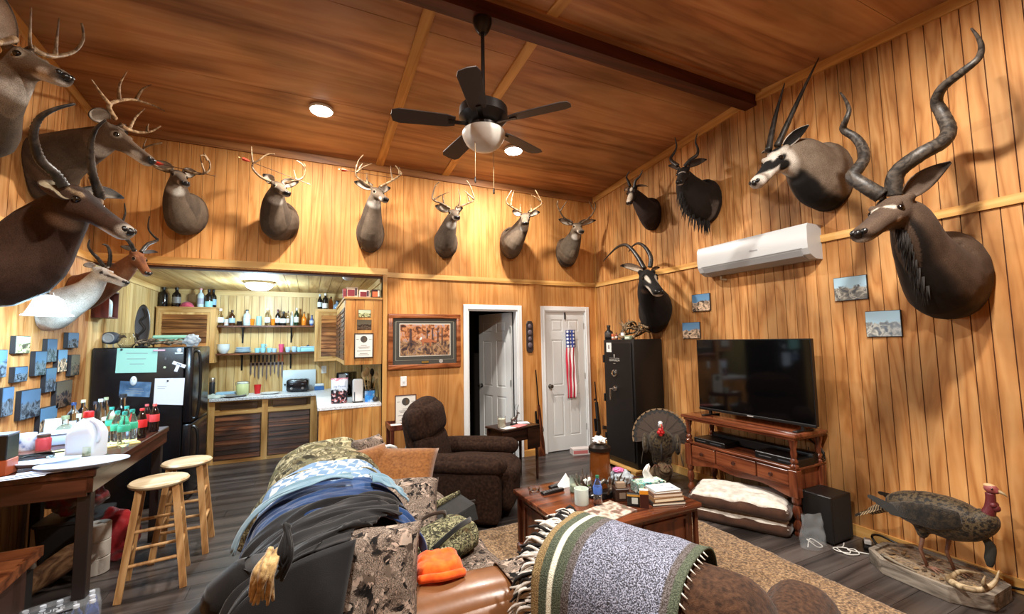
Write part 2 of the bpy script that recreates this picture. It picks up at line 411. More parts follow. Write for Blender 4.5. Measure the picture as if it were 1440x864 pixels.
# kitchen alcove
wk = struct('wall_kitchen', [((L-.1, KB+TH-.003, -.1), (KX+.1, KB+.1, KZ+.2)), ((KX+TH-.003, D+.1, -.1), (KX+.1, KB+.1, KZ+.2))], GROOVEP)
x = L
while x < KX-.02:
    piece('kitchen_plank', PINE_P, wk, (x+G*.4, KB, 0), (min(x+.1, KX)-G*.4, KB+TH, KZ)); x += .1
y = D+.11
while y < KB-.02:
    piece('kitchen_plank', PINE_P, wk, (KX, y+G*.4, 0), (KX+TH, min(y+.1, KB)-G*.4, KZ)); y += .1
kc = struct('ceiling_kitchen', [((L-.1, D+.02, KZ+TH-.003), (KX+.1, KB+.1, KZ+.1))], GROOVEP)
x = L
while x < KX-.02:
    piece('ceiling_plank', PINE_LITY, kc, (x+G*.5, D+.02, KZ), (min(x+.135, KX)-G*.5, KB, KZ+TH)); x += .135
# sloped ceiling of plywood sheets, ridge beam, cover strips
ceil = struct('ceiling', [((L-.1, YF-.1, 4.2), (W+.1, D+.1, 4.3))], GROOVE)
def slope_box(name, mat, parent, x0, x1, y0, y1, t0, t1):
    """sheet lying against the slope between y0 and y1, t = offset below the ceiling plane"""
    back = (y0+y1)/2 >= YR; ang = -math.atan(SL) if back else math.atan(SL)
    yc = (y0+y1)/2; zc = ceil_z(yc); n = Vector((0, math.sin(-ang), math.cos(ang)))
    c = Vector(((x0+x1)/2, yc, zc)) - n*((t0+t1)/2)
    h = Vector(((x1-x0)/2, (y1-y0)/2/math.cos(ang), abs(t1-t0)/2))
    return piece(name, mat, parent, c-h, c+h, (ang, 0, 0))
g = .002
for x0, x1, cuts in ((L, .745, (D, 4.29, 3.10, YR)), (.745, 1.595, (D, 4.27, 3.11, YR)), (1.595, W, (D, 4.0, 3.10, YR))):
    for a, b in zip(cuts, cuts[1:]): slope_box('ceiling_panel', CEILW, ceil, x0+g, x1-g, b+g, a-g, -.012, 0)
    for a, b in ((YR, 1.5), (1.5, .28), (.28, -.94), (-.94, YF)): slope_box('ceiling_panel', CEILW, ceil, x0+g, x1-g, b+g, a-g, -.012, 0)
for n_, x0, x1 in (('trim_1', .70, .79), ('trim_2', 1.55, 1.64)):
    t = tag(bpy.data.objects.new(n_, None), kind='structure'); C.objects.link(t)
    slope_box('cover_strip', TRIMY, t, x0, x1, 2.76, D-.02, 0, .016); slope_box('cover_strip', TRIMY, t, x0, x1, YF, 2.60, 0, .016)
struct('trim_3', [((L, 2.655, 3.925), (W, 2.775, 4.046))], BEAMW)
t = tag(bpy.data.objects.new('trim_4', None), kind='structure'); C.objects.link(t)
slope_box('cover_strip', CEILW, t, L, W, 2.585, 2.653, 0, .02)
# mouldings under the ceiling and the battens at mid height
struct('trim_5', [((L+.02, D-.02, HE-.088), (W-.02, D, HE+.0))], wood('trim_brown_x', [(120,72,38), (158,106,60), (178,126,78)], 'x', 6, .06, .5, blotch=.3, rnd=0))
t = tag(bpy.data.objects.new('trim_6', None), kind='structure'); C.objects.link(t)
for a, b in ((YR-.06, YF), ):
    o = slope_box('cover_strip', TRIMY, t, W-.02, W, b, a, .002, .09)
slope_box('cover_strip', TRIMY, t, W-.02, W, 2.78, D-.002, .002, .09)
t = tag(bpy.data.objects.new('trim_7', None), kind='structure'); C.objects.link(t)
slope_box('cover_strip', TRIMY, t, L, L+.02, 2.78, D-.002, .002, .09); slope_box('cover_strip', TRIMY, t, L, L+.02, YF, YR-.06, .002, .09)
struct('trim_8', [((KX+.05, D-.018, 2.415), (W-.0, D, 2.478))], TRIMX)
struct('trim_9', [((W-.018, YF, 2.415), (W, D-.018, 2.478))], TRIMY)
struct('trim_10', [((L+.02, D-.02, 2.445), (KX+.055, D+.02, 2.522))], TRIMX)
struct('trim_11', [((L, YF, 2.43), (L+.02, D+.02, 2.50))], TRIMY)
struct('trim_12', [((KX, D-.018, 0), (KX+.05, D+.11, 2.443))], TRIMZ)
struct('trim_13', [((W-.025, D-.025, .09), (W, D, 2.413)), ((W-.025, D-.025, 2.48), (W, D, HE-.09))], TRIMZ)
struct('trim_14', [((L, D+.02, KZ-.07), (L+.02, KB, KZ))], PINE_LITY)
struct('trim_15', [((L+.02, KB-.02, KZ-.075), (KX-.02, KB, KZ))], PINE_LITX)
struct('trim_16', [((KX-.02, D+.11, KZ-.07), (KX, KB, KZ))], PINE_LITY)
struct('baseboard_right', [((W-.018, YF, 0), (W, D-.02, .085))], TRIMY)
struct('baseboard_back', [((KX+.05, D-.016, 0), (1.838, D, .085)), ((2.708, D-.016, 0), (3.012, D, .085)), ((3.858, D-.016, 0), (W-.018, D, .085))], TRIMX)
# dark room behind the open door
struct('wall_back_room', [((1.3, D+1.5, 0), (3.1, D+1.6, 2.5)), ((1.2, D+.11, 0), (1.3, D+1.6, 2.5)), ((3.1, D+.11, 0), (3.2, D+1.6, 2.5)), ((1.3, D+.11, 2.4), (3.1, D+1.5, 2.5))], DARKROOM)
# doors
def six_panel(name, width, height, parent, mat, flip=False):
    """door slab from x=0 to width, face at y=0 .. thickness .035, with six raised panels on both faces"""
    mb = MB(); st = .11*width/.75; mid = .10*width/.75
    zs = [(.20, .80), (.93, 1.60), (1.72, height-.12)]
    xs = [(st, width/2-mid/2), (width/2+mid/2, width-st)]
    mb.box((0, .008, 0), (width, .027, height))
    xsr = [0, xs[0][0], xs[0][1], xs[1][0], xs[1][1], width]; zsr = [0]+[z for p in zs for z in p]+[height]
    for i in range(5):
        for j in range(7):
            if i % 2 == 1 and j % 2 == 1: continue
            mb.box((xsr[i], 0, zsr[j]), (xsr[i+1], .035, zsr[j+1]))
    o = mb.build(name, mat, parent)
    for x0, x1 in xs:
        for z0, z1 in zs:
            p = MB(); d = .03
            for yb, yt in ((.008, .002), (.027, .033)):
                a = [(x0+.012, yb, z0+.012), (x1-.012, yb, z0+.012), (x1-.012, yb, z1-.012), (x0+.012, yb, z1-.012)]
                c = [(x0+d, yt, z0+d), (x1-d, yt, z0+d), (x1-d, yt, z1-d), (x0+d, yt, z1-d)]
                p.loft([[Vector(q) for q in a], [Vector(q) for q in c]])
            p.build('door_panel', mat, parent)
    return o
def casing(x0, x1, z1, parent):
    wd = .065
    for lo, hi in (((x0, D-.018, 0), (x0+wd, D, z1)), ((x1-wd, D-.018, 0), (x1, D, z1)), ((x0+wd, D-.018, z1-wd), (x1-wd, D, z1)),
                   ((x0+wd, D-.005, 0), (x0+wd+.018, D+.10, z1-wd)), ((x1-wd-.018, D-.005, 0), (x1-wd, D+.10, z1-wd)), ((x0+wd+.018, D-.005, z1-wd-.018), (x1-wd-.018, D+.10, z1-wd))):
        box('door_casing', lo, hi, WHITE, parent, .004, world=True)
    box('casing_bead', (x0+wd-.02, D-.024, 0), (x0+wd-.006, D-.018, z1-wd+.02), WHITE, parent, world=True)
    box('casing_bead', (x1-wd+.006, D-.024, 0), (x1-wd+.02, D-.018, z1-wd+.02), WHITE, parent, world=True)
def knob(parent, x, z, y0=0, sgn=-1):
    M = Matrix.Translation((x, y0, z)) @ Matrix.Rotation(PI/2 if sgn < 0 else -PI/2, 4, 'X')
    MB().lathe([(.0, 0), (.032, 0), (.032, .006), (.012, .008), (.011, .03), (.026, .04), (.030, .05), (.026, .062), (0, .066)], 14, M=M).build('door_knob', METAL, parent, smooth=True)
def hinge(parent, x, y0, z): box('hinge', (x-.006, y0-.012, z-.045), (x+.006, y0, z+.045), METAL, parent)
d1 = thing('door_1', None, None, (2.605, D+.10, .008), PI-math.radians(72)); d1['kind'] = 'structure'
six_panel('door_slab', .71, 2.0, d1, WHITE2); knob(d1, .65, .93, .035, 1); knob(d1, .65, .93, 0, -1)
for z in (.25, 1.0, 1.75): hinge(d1, .0, .047, z)
c1 = thing('trim_17', None, None, (1.84, D, 0)); c1['kind'] = 'structure'; casing(1.838, 2.706, 2.10, c1)
d2 = thing('door_2', None, None, (3.10, D+.012, .01)); d2['kind'] = 'structure'
six_panel('door_slab', .668, 2.018, d2, WHITE2); knob(d2, .055, .93)
for z in (.3, 1.05, 1.8): hinge(d2, .672, 0, z)
MB().box((.325, -.012, 1.90), (.345, -.002, 2.018)).build('over_door_hook', BLACKM, d2)
c2 = thing('trim_18', None, None, (3.01, D, 0)); c2['kind'] = 'structure'; casing(3.014, 3.856, 2.10, c2)
# the plaster-white closet space behind door_2 is closed; a plain backing keeps it dark
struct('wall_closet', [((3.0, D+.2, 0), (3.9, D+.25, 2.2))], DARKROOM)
# ================================================================== game mounts
FUR = attrmat('animal_coat', 'col', .82, 220, .30, .35)
EARM = attrmat('ear_coat', 'col', .85, 260, .22, .2)
EYE = plain('glass_eye', (14,9,7), .06, 0, .6)
NOSEM = plain('wet_nose', (16,14,14), .3, bumps=.3, bscale=200)
ANTLER = wood('antler_bone', [(84,60,38), (132,102,70), (180,152,116)], 'z', 14, .6, .5, world=False, blotch=.5, rnd=.1, gb=.3)
ANTLER_D = wood('antler_dark', [(54,40,30), (84,66,50), (128,106,82)], 'z', 14, .6, .5, world=False, blotch=.5, rnd=.1, gb=.3)
HORN = wood('horn_black', [(20,17,15), (38,33,29), (62,55,48)], 'z', 12, .5, .42, world=False, blotch=.4, rnd=.05, gb=.3)
HORN_G = wood('horn_grey', [(26,22,19), (50,43,37), (78,69,60)], 'z', 16, .8, .5, world=False, blotch=.4, rnd=.05, gb=.4)
def sect(c, u, v, a, b, n=20):
    """ring around c: half width a along u, half height b along v"""
    return [c + u*(a*math.cos(2*PI*k/n)) + v*(b*math.sin(2*PI*k/n)) for k in range(n)]
HEAD = [(-.10,.10,-.05,-.36),(-.03,.16,.015,-.42),(.06,.19,.035,-.45),(.16,.205,.03,-.45),(.28,.205,.0,-.41),(.40,.175,-.035,-.365),(.52,.158,-.055,-.345),(.66,.146,-.075,-.345),(.80,.144,-.09,-.35),(.91,.148,-.095,-.35),(.98,.132,-.11,-.335),(1.01,.095,-.14,-.30)]
def sm(e0, e1, x):
    t = max(0, min(1, (x-e0)/(e1-e0))); return t*t*(3-2*t)
class Mount:
    def __init__(s, name, label, cat, wall, base, br, knots, poll, nose, Lh, near=True, group=None, headw=1.0, up=None, voxel=None):
        s.ax, s.wv, s.sg = {'back': ('y', D, -1), 'right': ('x', W, -1), 'left': ('x', L, 1)}[wall]
        s.n = Vector((0, -1, 0)) if wall == 'back' else Vector((s.sg, 0, 0))
        s.B = Vector(base) if len(base) == 3 else at(base[0], base[1], s.ax, s.wv)
        s.t = thing(name, label, cat, s.B, 0, group)
        s.poll = s.P(*poll); s.L = Lh
        d = ray(*nose).normalized(); oc = CAMP-s.poll; b = d.dot(oc); cc = oc.dot(oc)-Lh*Lh; q = b*b-cc
        if q < 0: tt = -b
        else: tt = -b-math.sqrt(q) if near else -b+math.sqrt(q)
        s.nose = CAMP+d*tt
        s.f = (s.nose-s.poll).normalized(); ug = Vector(up) if up else Vector((0, 0, 1)) + s.n*(-.0)
        s.r = ug.cross(s.f).normalized(); s.u = s.f.cross(s.r)
        for _ in range(2):                      # the nose pad sits below the head's axis
            s.f = (s.nose+s.u*(.17*Lh)-s.poll).normalized(); s.r = ug.cross(s.f).normalized(); s.u = s.f.cross(s.r)
        # neck
        J = s.H(0, .10, -.20)
        ks = [(s.B+s.n*.004, br[0], br[1]), (s.B+s.n*.06, br[0]*1.04, br[1]*1.03)] + [(s.P(*k[:3]) if len(k) == 5 else Vector(k[:3]), k[-2], k[-1]) for k in knots] + [(J, .17*Lh*headw, .21*Lh)]
        C_ = catmull([k[0] for k in ks], 5); R_ = interp([(k[1], k[2]) for k in ks], len(C_))
        s.C_ = C_; s.R_ = R_; s.fr = []
        vx = voxel or max(.010, .028*Lh)
        mb = MB(); rings = []; lat = s.n.cross(Vector((0, 0, 1))).normalized(); prevt = s.n
        for i, c in enumerate(C_):
            t = s.n if i < 5 else (C_[min(i+1, len(C_)-1)]-C_[i-1]).normalized()
            lat = (lat-t*lat.dot(t)).normalized(); ver = lat.cross(t)
            s.fr.append((t, lat, ver)); rings.append(sect(c, lat, ver, *R_[i]))
        mb.loft(rings)
        hr = []
        for y, hw, zt, zb in HEAD:
            hr.append(sect(s.H(0, y, (zt+zb)/2), s.r, s.u, hw*Lh*headw, (zt-zb)/2*Lh))
        mb.loft(hr)
        # brow ridges and nostrils' muzzle pad
        for sx in (-1, 1):
            mb.ball(s.H(sx*.15*headw, .27, -.045), .055*Lh, 10, 8); mb.ball(s.H(sx*.065, .96, -.19), .075*Lh, 8, 6)
            mb.ball(s.H(sx*.16*headw, .02, -.06), .075*Lh, 10, 8)
        s.mb = mb; s.vx = vx
    def P(s, px, py, d): return at(px, py, s.ax, s.wv+s.sg*d)
    def H(s, x, y, z): return s.poll+(s.r*x+s.f*y+s.u*z)*s.L
    def blob(s, px, py, d, r): s.mb.ball(s.P(px, py, d), r, 14, 10); return s
    def body(s, base, patches=(), neckp=(), name='body'):
        """remesh the united surface, then lay the coat's markings.
        patches: (x,y,z, rx,ry,rz, colour, softness) in head lengths, x mirrored
        neckp: (u0,u1, c0,c1, colour): along the neck and by how far to the throat side"""
        bmesh.ops.recalc_face_normals(s.mb.b, faces=s.mb.b.faces)
        me = bpy.data.meshes.new('tmp'); s.mb.b.to_mesh(me); s.mb.b.free()
        o = bpy.data.objects.new('tmp', me); C.objects.link(o)
        md = o.modifiers.new('r', 'REMESH'); md.mode = 'VOXEL'; md.voxel_size = s.vx
        m2 = o.modifiers.new('s', 'SMOOTH'); m2.factor = .5; m2.iterations = 5
        dg = bpy.context.evaluated_depsgraph_get(); out = bpy.data.meshes.new_from_object(o.evaluated_get(dg))
        bpy.data.objects.remove(o); bpy.data.meshes.remove(me)
        for v in out.vertices:                      # nothing may stand behind the wall
            k = (v.co-s.B).dot(s.n)
            if k < .002: v.co += s.n*(.002-k)
        ca = out.color_attributes.new('col', 'FLOAT_COLOR', 'POINT')
        bc = Vector(lin(base)[:3]); pp = [(p[:3], p[3:6], Vector(lin(p[6])[:3]), p[7] if len(p) > 7 else .25) for p in patches]
        nn = [(a, b, c0, c1, Vector(lin(c)[:3])) for a, b, c0, c1, c in neckp]
        nC = len(s.C_); buf = []
        for v in out.vertices:
            q = v.co-s.poll; h = Vector((q.dot(s.r), q.dot(s.f), q.dot(s.u)))/s.L
            col = bc.copy()
            nz = noise.noise(v.co*9)*.5
            if nn:
                k = min(range(nC), key=lambda i: (s.C_[i]-v.co).length_squared); u = k/(nC-1)
                dd = (v.co-s.C_[k]); side = -dd.dot(s.fr[k][2])/max(dd.length, 1e-5)
                for a, b, c0, c1, c in nn:
                    wt = sm(a-.07, a+.03, u+nz*.06)*(1-sm(b-.03, b+.07, u+nz*.06))*sm(c0, c1, side+nz*.15)
                    if h.y > .25: wt = 0
                    col = col.lerp(c, wt)
            for (x, y, z), (rx, ry, rz), c, so in pp:
                e = math.sqrt(((abs(h.x)-x)/rx)**2+((h.y-y)/ry)**2+((h.z-z)/rz)**2)+nz*.12
                if e < 1.3: col = col.lerp(c, 1-sm(1-so, 1+so*.6, e))
            buf += [col.x, col.y, col.z, 1]
        ca.data.foreach_set('color', buf)
        out.transform(bw(s.t).inverted()); out.materials.clear(); out.materials.append(FUR)
        for p in out.polygons: p.use_smooth = True
        ob = bpy.data.objects.new(name, out); C.objects.link(ob); ob.parent = s.t
        # eyes and nose pad
        for sx in (-1, 1): MB().ball(s.H(sx*.178, .30, -.115), (.05*s.L,)*3, 12, 8).build('eye', EYE, s.t, True, 'all')
        nb = MB(); nb.ball(s.H(0, 1.0, -.185), (.07*s.L, .055*s.L, .055*s.L), 12, 8)
        for sx in (-1, 1): nb.ball(s.H(sx*.075, .985, -.17), .045*s.L, 8, 6)
        nb.build('nose', NOSEM, s.t, True, 'all')
        return s
    def ear(s, sx, tip, wid=.16, inner=(190,176,160), outer=(92,74,58), rim=(40,32,26), base=(.155, .0, -.02), face=None):
        a = s.H(sx*base[0], base[1], base[2]); b = s.P(*tip) if abs(tip[0]) > 3 else s.H(sx*tip[0], tip[1], tip[2])
        ax = b-a; ln = ax.length; ax.normalize()
        fc = (Vector((sx*.25, -1, -.25)) if s.ax == 'y' else s.f*.8 + s.r*sx*.5 + s.u*-.15) if face is None else Vector(face)
        nrm = (fc-ax*fc.dot(ax)).normalized(); la = ax.cross(nrm); w_ = wid*2*s.L
        def fn(u, v):
            k = v*2-1; ww = w_*.5*(math.sin(PI*min(1, u*.86+.12))**.75)
            ww = max(ww, w_*.08*(1-u))
            th = k*1.15*(1-.35*u)
            return a+ax*(ln*u)+la*(ww*math.sin(th))+nrm*(-ww*.75*math.cos(th)+w_*.2*u)
        q0 = fn(.5, .45); q1 = fn(.55, .45)-q0; q2 = fn(.5, .55)-q0
        g = fn if q1.cross(q2).dot(nrm) > 0 else (lambda u, v: fn(u, 1-v))
        mb = MB(); mb.grid(g, 9, 8, .005)
        o = mb.build('ear', EARM, s.t, True, 'all')
        ca = o.data.color_attributes.new('col', 'FLOAT_COLOR', 'POINT'); n = 90; buf = []
        I, O, R = lin(inner), lin(outer), lin(rim)
        for i in range(len(o.data.vertices)):
            j = i % 90; u = (j//9)/9; k = abs((j % 9)/4-1)
            c = I if i < n else O
            if i < n and (k > .8 or u > .85): c = R if u > .5 else O
            buf += list(c)
        ca.data.foreach_set('color', buf); return s
    def horn(s, pts, r0, r1, mat, rings=0, amp=.07, flat=1, n=12, name='horn', tines=(), dens=8, pw=.8):
        P = [s.P(*p) for p in pts]; Q = catmull(P, dens); k = len(Q)
        def rad(i, a, b):
            t = i/(k-1); r = b+(a-b)*(1-t**(1/pw))
            if rings and t < .72: r *= 1+amp*math.sin(t*rings*2*PI)
            return r
        mb = MB(); mb.tube(Q, [rad(i, r0, r1) for i in range(k)], n, flat=flat)
        for tp in tines:
            T = catmull([s.P(*p) for p in tp], 5); m = len(T)
            mb.tube(T, [r0*.62*(1-i/(m-1))+.0025 for i in range(m)], 8)
        mb.build(name, mat, s.t, True, 'all'); return s
def near_d(P, q):
    Q = [P[i][k]+(P[i+1][k]-P[i][k])*f/8 for i in range(len(P)-1) for f in range(9) for k in range(3)]; Q = [Q[i:i+3] for i in range(0, len(Q), 3)]
    return min(Q, key=lambda a: (a[0]-q[0])**2+(a[1]-q[1])**2)[2]
def d_(pts, d0, d1): return [(p[0], p[1], d0+(d1-d0)*i/(len(pts)-1)) for i, p in enumerate(pts)]
# ---- whitetails along the back wall
DB = (112,96,80)
def deer_marks(b): return [(0,.05,.06, .30,.25,.12, (84,66,50), .5), (.19,.30,-.11, .085,.10,.07, (196,182,160), .4), (0,.80,-.33, .17,.30,.09, (220,212,200), .3),(.14,.80,-.24,.06,.13,.07,(206,196,182),.4), (0,.98,-.20, .14,.09,.08, (40,34,32), .4),
    (0,.80,-.17, .10,.10,.10, (104,86,70), .6), (0,.18,-.62, .24,.26,.16, (214,208,198), .4), (0,.42,-.46, .14,.22,.07, (200,190,176), .4)]
def whitetail(label, base, br, knots, poll, nose, el, er, al, ar, tl, tr, dp=.42, df=.5, mat=ANTLER, coat=DB, Lh=.30, wall='back', name='deer_mount', ad=None, headw=1.0, earw=.19):
    m = Mount(name, label, 'deer mount', wall, base, br, knots, poll, nose, Lh, group='whitetail deer mounts', headw=headw)
    m.body(coat, deer_marks(coat), [(0, .36, .3, .75, (58,48,42)), (.10,.17,.5,.8,(170,156,140)), (.05,.22,-.3,.3, tuple(int(c*.82) for c in coat)), (.5,.85,-1.2,-.3, tuple(int(c*.78) for c in coat))])
    m.ear(-1, el, earw); m.ear(1, er, earw)
    for pts, tn in ((al, tl), (ar, tr)):
        m.horn(d_(pts, dp, df), .0155*Lh/.3, .006, mat, name='antler', tines=[[(p[0], p[1], near_d(d_(pts, dp, df), t[0])+.012*i) for i, p in enumerate(t)] for t in tn], pw=1.4)
    return m
whitetail('whitetail deer mount first from left on the back wall, arrow across its antlers', (269.5,303), (.15,.21), [(258,302,.15,.15,.20),(249,277,.29,.105,.13)], (250,240,.42), (261,257), (214,227,.40), (276,243,.36),
    [(244,238),(225,238),(208,226),(201,212),(210,205),(228,201)], [(259,240),(274.7,244),(286.8,244),(294.6,238.6),(294.6,228),(286.8,216)], [[(203,216),(202,206),(206,195)]], [[(288,243),(284,231),(281,218.6)],[(292,226),(287,219),(281,219)]], Lh=.30)
whitetail('whitetail deer mount with one broad palmed antler, red fletched arrow across its rack', (399.6,313), (.15,.21), [(389,311,.16,.15,.20),(386,286,.30,.115,.13)], (390,256,.42), (404.5,271), (371,246,.40), (419.6,255.8,.38),
    [(382,256),(366.7,249),(356,238),(356,230),(363,226),(375,217.6),(385.8,216.7)], [(400,258),(412,255),(425,250.6),(429,240),(425,231.5),(417,226)], [[(356,231),(354,218),(353.6,206)]], [[(417,254),(415,247),(413,239)],[(428,236),(429,233),(426,229)]])
whitetail('whitetail deer mount with tall pale rack above the kitchen opening, looking right', (520,330), (.16,.23), [(521,325,.17,.15,.21),(524,296,.31,.10,.12)], (529,264,.44), (543,280), (498.7,256,.42), (547.8,264.6,.36),
    [(523.7,263.7),(511.7,256),(501.5,248),(500.5,239.6),(504,226.7),(511,218)], [(534.8,262.8),(547.8,256),(560.7,248),(564.4,244),(560.7,238.7),(556,233)], [[(501,243),(511,235),(523.7,230)],[(505,238),(508,233),(510,230)],[(517,259),(516,250),(516,244)]], [[(552,253),(550,243),(549.6,233)],[(562,246),(561,240),(562,235)]], dp=.44)
whitetail('whitetail deer mount with tangled rack under the fan pull chains', (625.4,343), (.15,.20), [(626,337,.15,.14,.19),(632,317,.29,.092,.115)], (637,295,.42), (643,305), (611.8,289.7,.42), (649.5,292.7,.36),
    [(633,293.4),(621.6,286.7),(608.8,280.6),(609.5,270),(612.6,261),(617.8,255.8)], [(642.7,292),(654.7,287.4),(666,281.4),(664.5,271.6),(660.7,261),(656,254)], [[(610,281),(620,275),(632,270)],[(624,286),(623,279),(622,273)]], [[(666,280),(658,273),(652.5,267.8)],[(645,289.7),(647,278),(644,265.6)],[(660,283),(658,275),(656,268)]])
whitetail('whitetail deer mount facing the room square on, left of the two above the doors', (716.6,343), (.16,.22), [(721,340,.16,.15,.20),(733,320,.29,.10,.12)], (738.6,300,.44), (738,313.5), (720,296.6,.42), (758,298.6,.40),
    [(732.6,298.6),(722,292.6),(713.3,286.6),(712.6,280),(719.3,268)], [(744.6,299),(754,293),(760.6,288),(761,282.6),(752.6,267)], [[(718.6,290),(720,278),(723,268)],[(731.5,297),(732,292),(732.3,287)]], [[(760,283),(754,278),(747,274)],[(747,297),(747,292),(745.7,288)]], dp=.46)
whitetail('whitetail deer mount with dark antlers in the corner by the right wall', (793.6,356), (.16,.225), [(800,350,.15,.15,.20),(808,334,.28,.098,.12)], (810.5,314,.42), (818,325), (785,308.6,.40), (837,310,.38),
    [(803.6,313),(793,306),(787,296.6),(783.6,288),(784.6,282.5)], [(818,314),(829,306),(835.6,296.6),(837.6,289),(835.6,284)], [[(788,297),(793,289),(798,282)]], [[(834,295),(831,288),(828,283)]], mat=ANTLER_D, coat=(124,108,90), earw=.17)
# ---- whitetails high on the left wall
whitetail('large whitetail deer mount high on the left wall, nose over the corner', (50,240), (.16,.22), [(76,226,.14,.155,.21),(112,210,.30,.115,.155)], (160,177,.56), (213,225), (128,151,.50), (176,186,.36),
    [(161,166),(153,150),(162,143),(187,140),(214.5,148),(231,156)], [(170,176),(180,182),(195,186),(212,185),(226,177.5)], [[(155,148),(141,130),(129,112)],[(168,141),(168,120),(179,100)],[(191,141),(200,126),(213,119)]], [[(182,182),(190,166),(204,152.5)],[(207,185),(207,180),(209,174)]], wall='left', Lh=.37, dp=.56, df=.62, coat=(108,86,66))
whitetail('whitetail deer mount in the top left corner, cut by the photo edge', (L, 3.18, 2.88), (.16,.22), [(-40,175,.20,.15,.20),(-14,140,.34,.11,.14)], (30,70,.47), (91,106), (-25,-40,.42), (44,80,.30),
    [(46,68),(60,76),(80,79),(105,72),(117,55),(115,33)], [(20,55),(-5,60),(-40,50),(-60,20)], [[(47,70),(42,60),(44,10)],[(78,79),(79,65),(83,25)]], [], wall='left', Lh=.36, dp=.47, df=.60, coat=(120,100,80), earw=.2)
# ---- antelopes of the left wall
m = Mount('antelope_mount', 'dark brown waterbuck mount with ringed forward curving horns, left wall', 'antelope mount', 'left', (L, 3.08, 2.13), (.22,.26), [(2,378,.40,.19,.21),(68,322,.58,.12,.15)], (106,262,.74), (181,324), .39, headw=1.0)
m.body((72,50,38), [(0,.98,-.20,.15,.12,.10,(206,196,182),.3),(0,.86,-.32,.17,.20,.07,(214,204,192),.3),(0,.985,-.19,.075,.06,.06,(24,20,20),.4),(.17,.24,-.035,.05,.17,.035,(176,150,118),.4),(0,.45,-.04,.11,.5,.10,(46,32,26),.5),(0,.20,-.52,.2,.22,.11,(168,148,128),.6)], [(0,.6,.2,.9,(60,42,34))])
m.ear(-1, (68,272,.73), .20, (186,170,140), (90,66,48), (30,24,20), face=(.5,-1,0)); m.ear(1, (171,277,.72), .13, (150,140,126), (70,54,42), (30,24,20))
m.horn([(90,262,.72),(78,245,.70),(58,226.6,.68),(49,203.5,.68),(48,182.6,.70),(58,164,.74),(80,152.5,.80),(105.7,146,.86)], .027, .005, HORN, 26, .10)
m.horn([(141,279,.80),(137,265,.80),(131,247.5,.80),(127.7,219.7,.80),(129,196.5,.82),(136,180,.86),(148.5,168.7,.90)], .026, .005, HORN, 26, .10)
m = Mount('antelope_mount', 'reddish impala mount with lyre horns, beside the kitchen opening', 'antelope mount', 'left', (100,412), (.12,.16), [(130,406,.18,.11,.15),(164,388,.44,.075,.10)], (193,354,.60), (209,384), .25)
m.body((142,88,54), [(0,.86,-.30,.15,.22,.08,(216,204,192),.3),(.19,.30,-.11,.07,.09,.06,(206,184,156),.4),(0,.985,-.19,.09,.06,.06,(26,22,22),.4),(0,.5,-.02,.08,.3,.06,(104,60,38),.5),(0,.16,-.5,.16,.2,.1,(196,170,140),.6)], [(0,.5,.3,.9,(120,78,50))])
m.ear(-1, (170,345,.54), .14, (190,176,160), (110,74,50)); m.ear(1, (221,354.6,.58), .11, (120,100,84), (110,74,50))
m.horn([(189,353,.60),(181,339,.58),(171,331,.55),(167,323,.54),(172,312,.56),(176,300,.59),(175,286,.62)], .016, .004, HORN, 12, .09)
m.horn([(198,355,.62),(207.4,344,.64),(217,340,.65),(221.5,337,.66),(215,331,.65),(208.5,321,.65),(210,304.6,.68)], .016, .004, HORN, 12, .09)
m = Mount('antelope_mount', 'white springbok mount with a dark cheek stripe above the pendant lamp', 'antelope mount', 'left', (58,438), (.12,.15), [(88,430,.16,.11,.14),(122,411,.33,.075,.10)], (141,376,.44), (177,397), .25)
m.body((190,182,172), [(.13,.55,-.14,.05,.34,.035,(52,34,28),.3),(0,.62,-.03,.12,.3,.06,(176,136,100),.5),(0,.985,-.19,.07,.05,.05,(30,24,24),.4)], [(0,.30,.55,.9,(150,110,84))])
m.ear(-1, (117,371,.40), .11, (200,190,180), (170,150,130)); m.ear(1, (166,372,.40), .10)
m.horn([(147,376,.44),(137,363,.42),(129.6,355.5,.40),(124,346,.40),(126,337,.43)], .015, .004, HORN, 12, .09)
m.horn([(153,374,.46),(155,361,.48),(152.8,349,.48),(148,344.5,.47),(144,344,.46)], .015, .004, HORN, 12, .09)
# ---- antelopes of the right wall
m = Mount('antelope_mount', 'great kudu mount with tall spiral horns at the right', 'antelope mount', 'right', (1338,388), (.21,.30), [(1322,392,.20,.20,.26),(1296,352,.42,.14,.185),(1280,312,.56,.105,.145)], (1258,277,.64), (1208,327), .44, headw=1.1)
m.body((92,74,60), [(.11,.36,-.055,.12,.035,.05,(206,194,180),.3),(.20,.42,-.25,.05,.05,.04,(178,160,142),.4),(0,.93,-.30,.13,.15,.05,(186,174,160),.4),(0,.985,-.19,.11,.08,.07,(22,18,18),.4),(0,.65,-.08,.1,.28,.06,(74,58,48),.6)], [(.3,1.0,.62,.9,(34,27,23)),(.0,.28,-.5,.5,(84,70,58))])
m.ear(1, (1333,229,.52), .17, (96,80,68), (88,72,60), (44,36,30)); m.ear(-1, (1213,268,.70), .13, (120,104,90), (92,74,60), (44,36,30))
m.horn([(1256,276,.62),(1261,244,.64),(1293,218,.64),(1324,200.6,.57),(1334,183,.50),(1325,160,.46),(1317,143,.48),(1326,123,.54),(1352,102,.60),(1375,83,.60),(1380,66,.54),(1375,52,.50),(1366,40,.48)], .049, .005, HORN_G, 40, .03, n=14)
m.horn([(1240,276,.66),(1217,262,.70),(1199,249,.70),(1206,238,.66),(1215,223,.60),(1212,206,.55),(1202,193,.54),(1186,182,.57),(1190,168,.61),(1194,155,.60),(1189,141,.57),(1181.7,130,.55)], .047, .005, HORN_G, 36, .03, n=14)
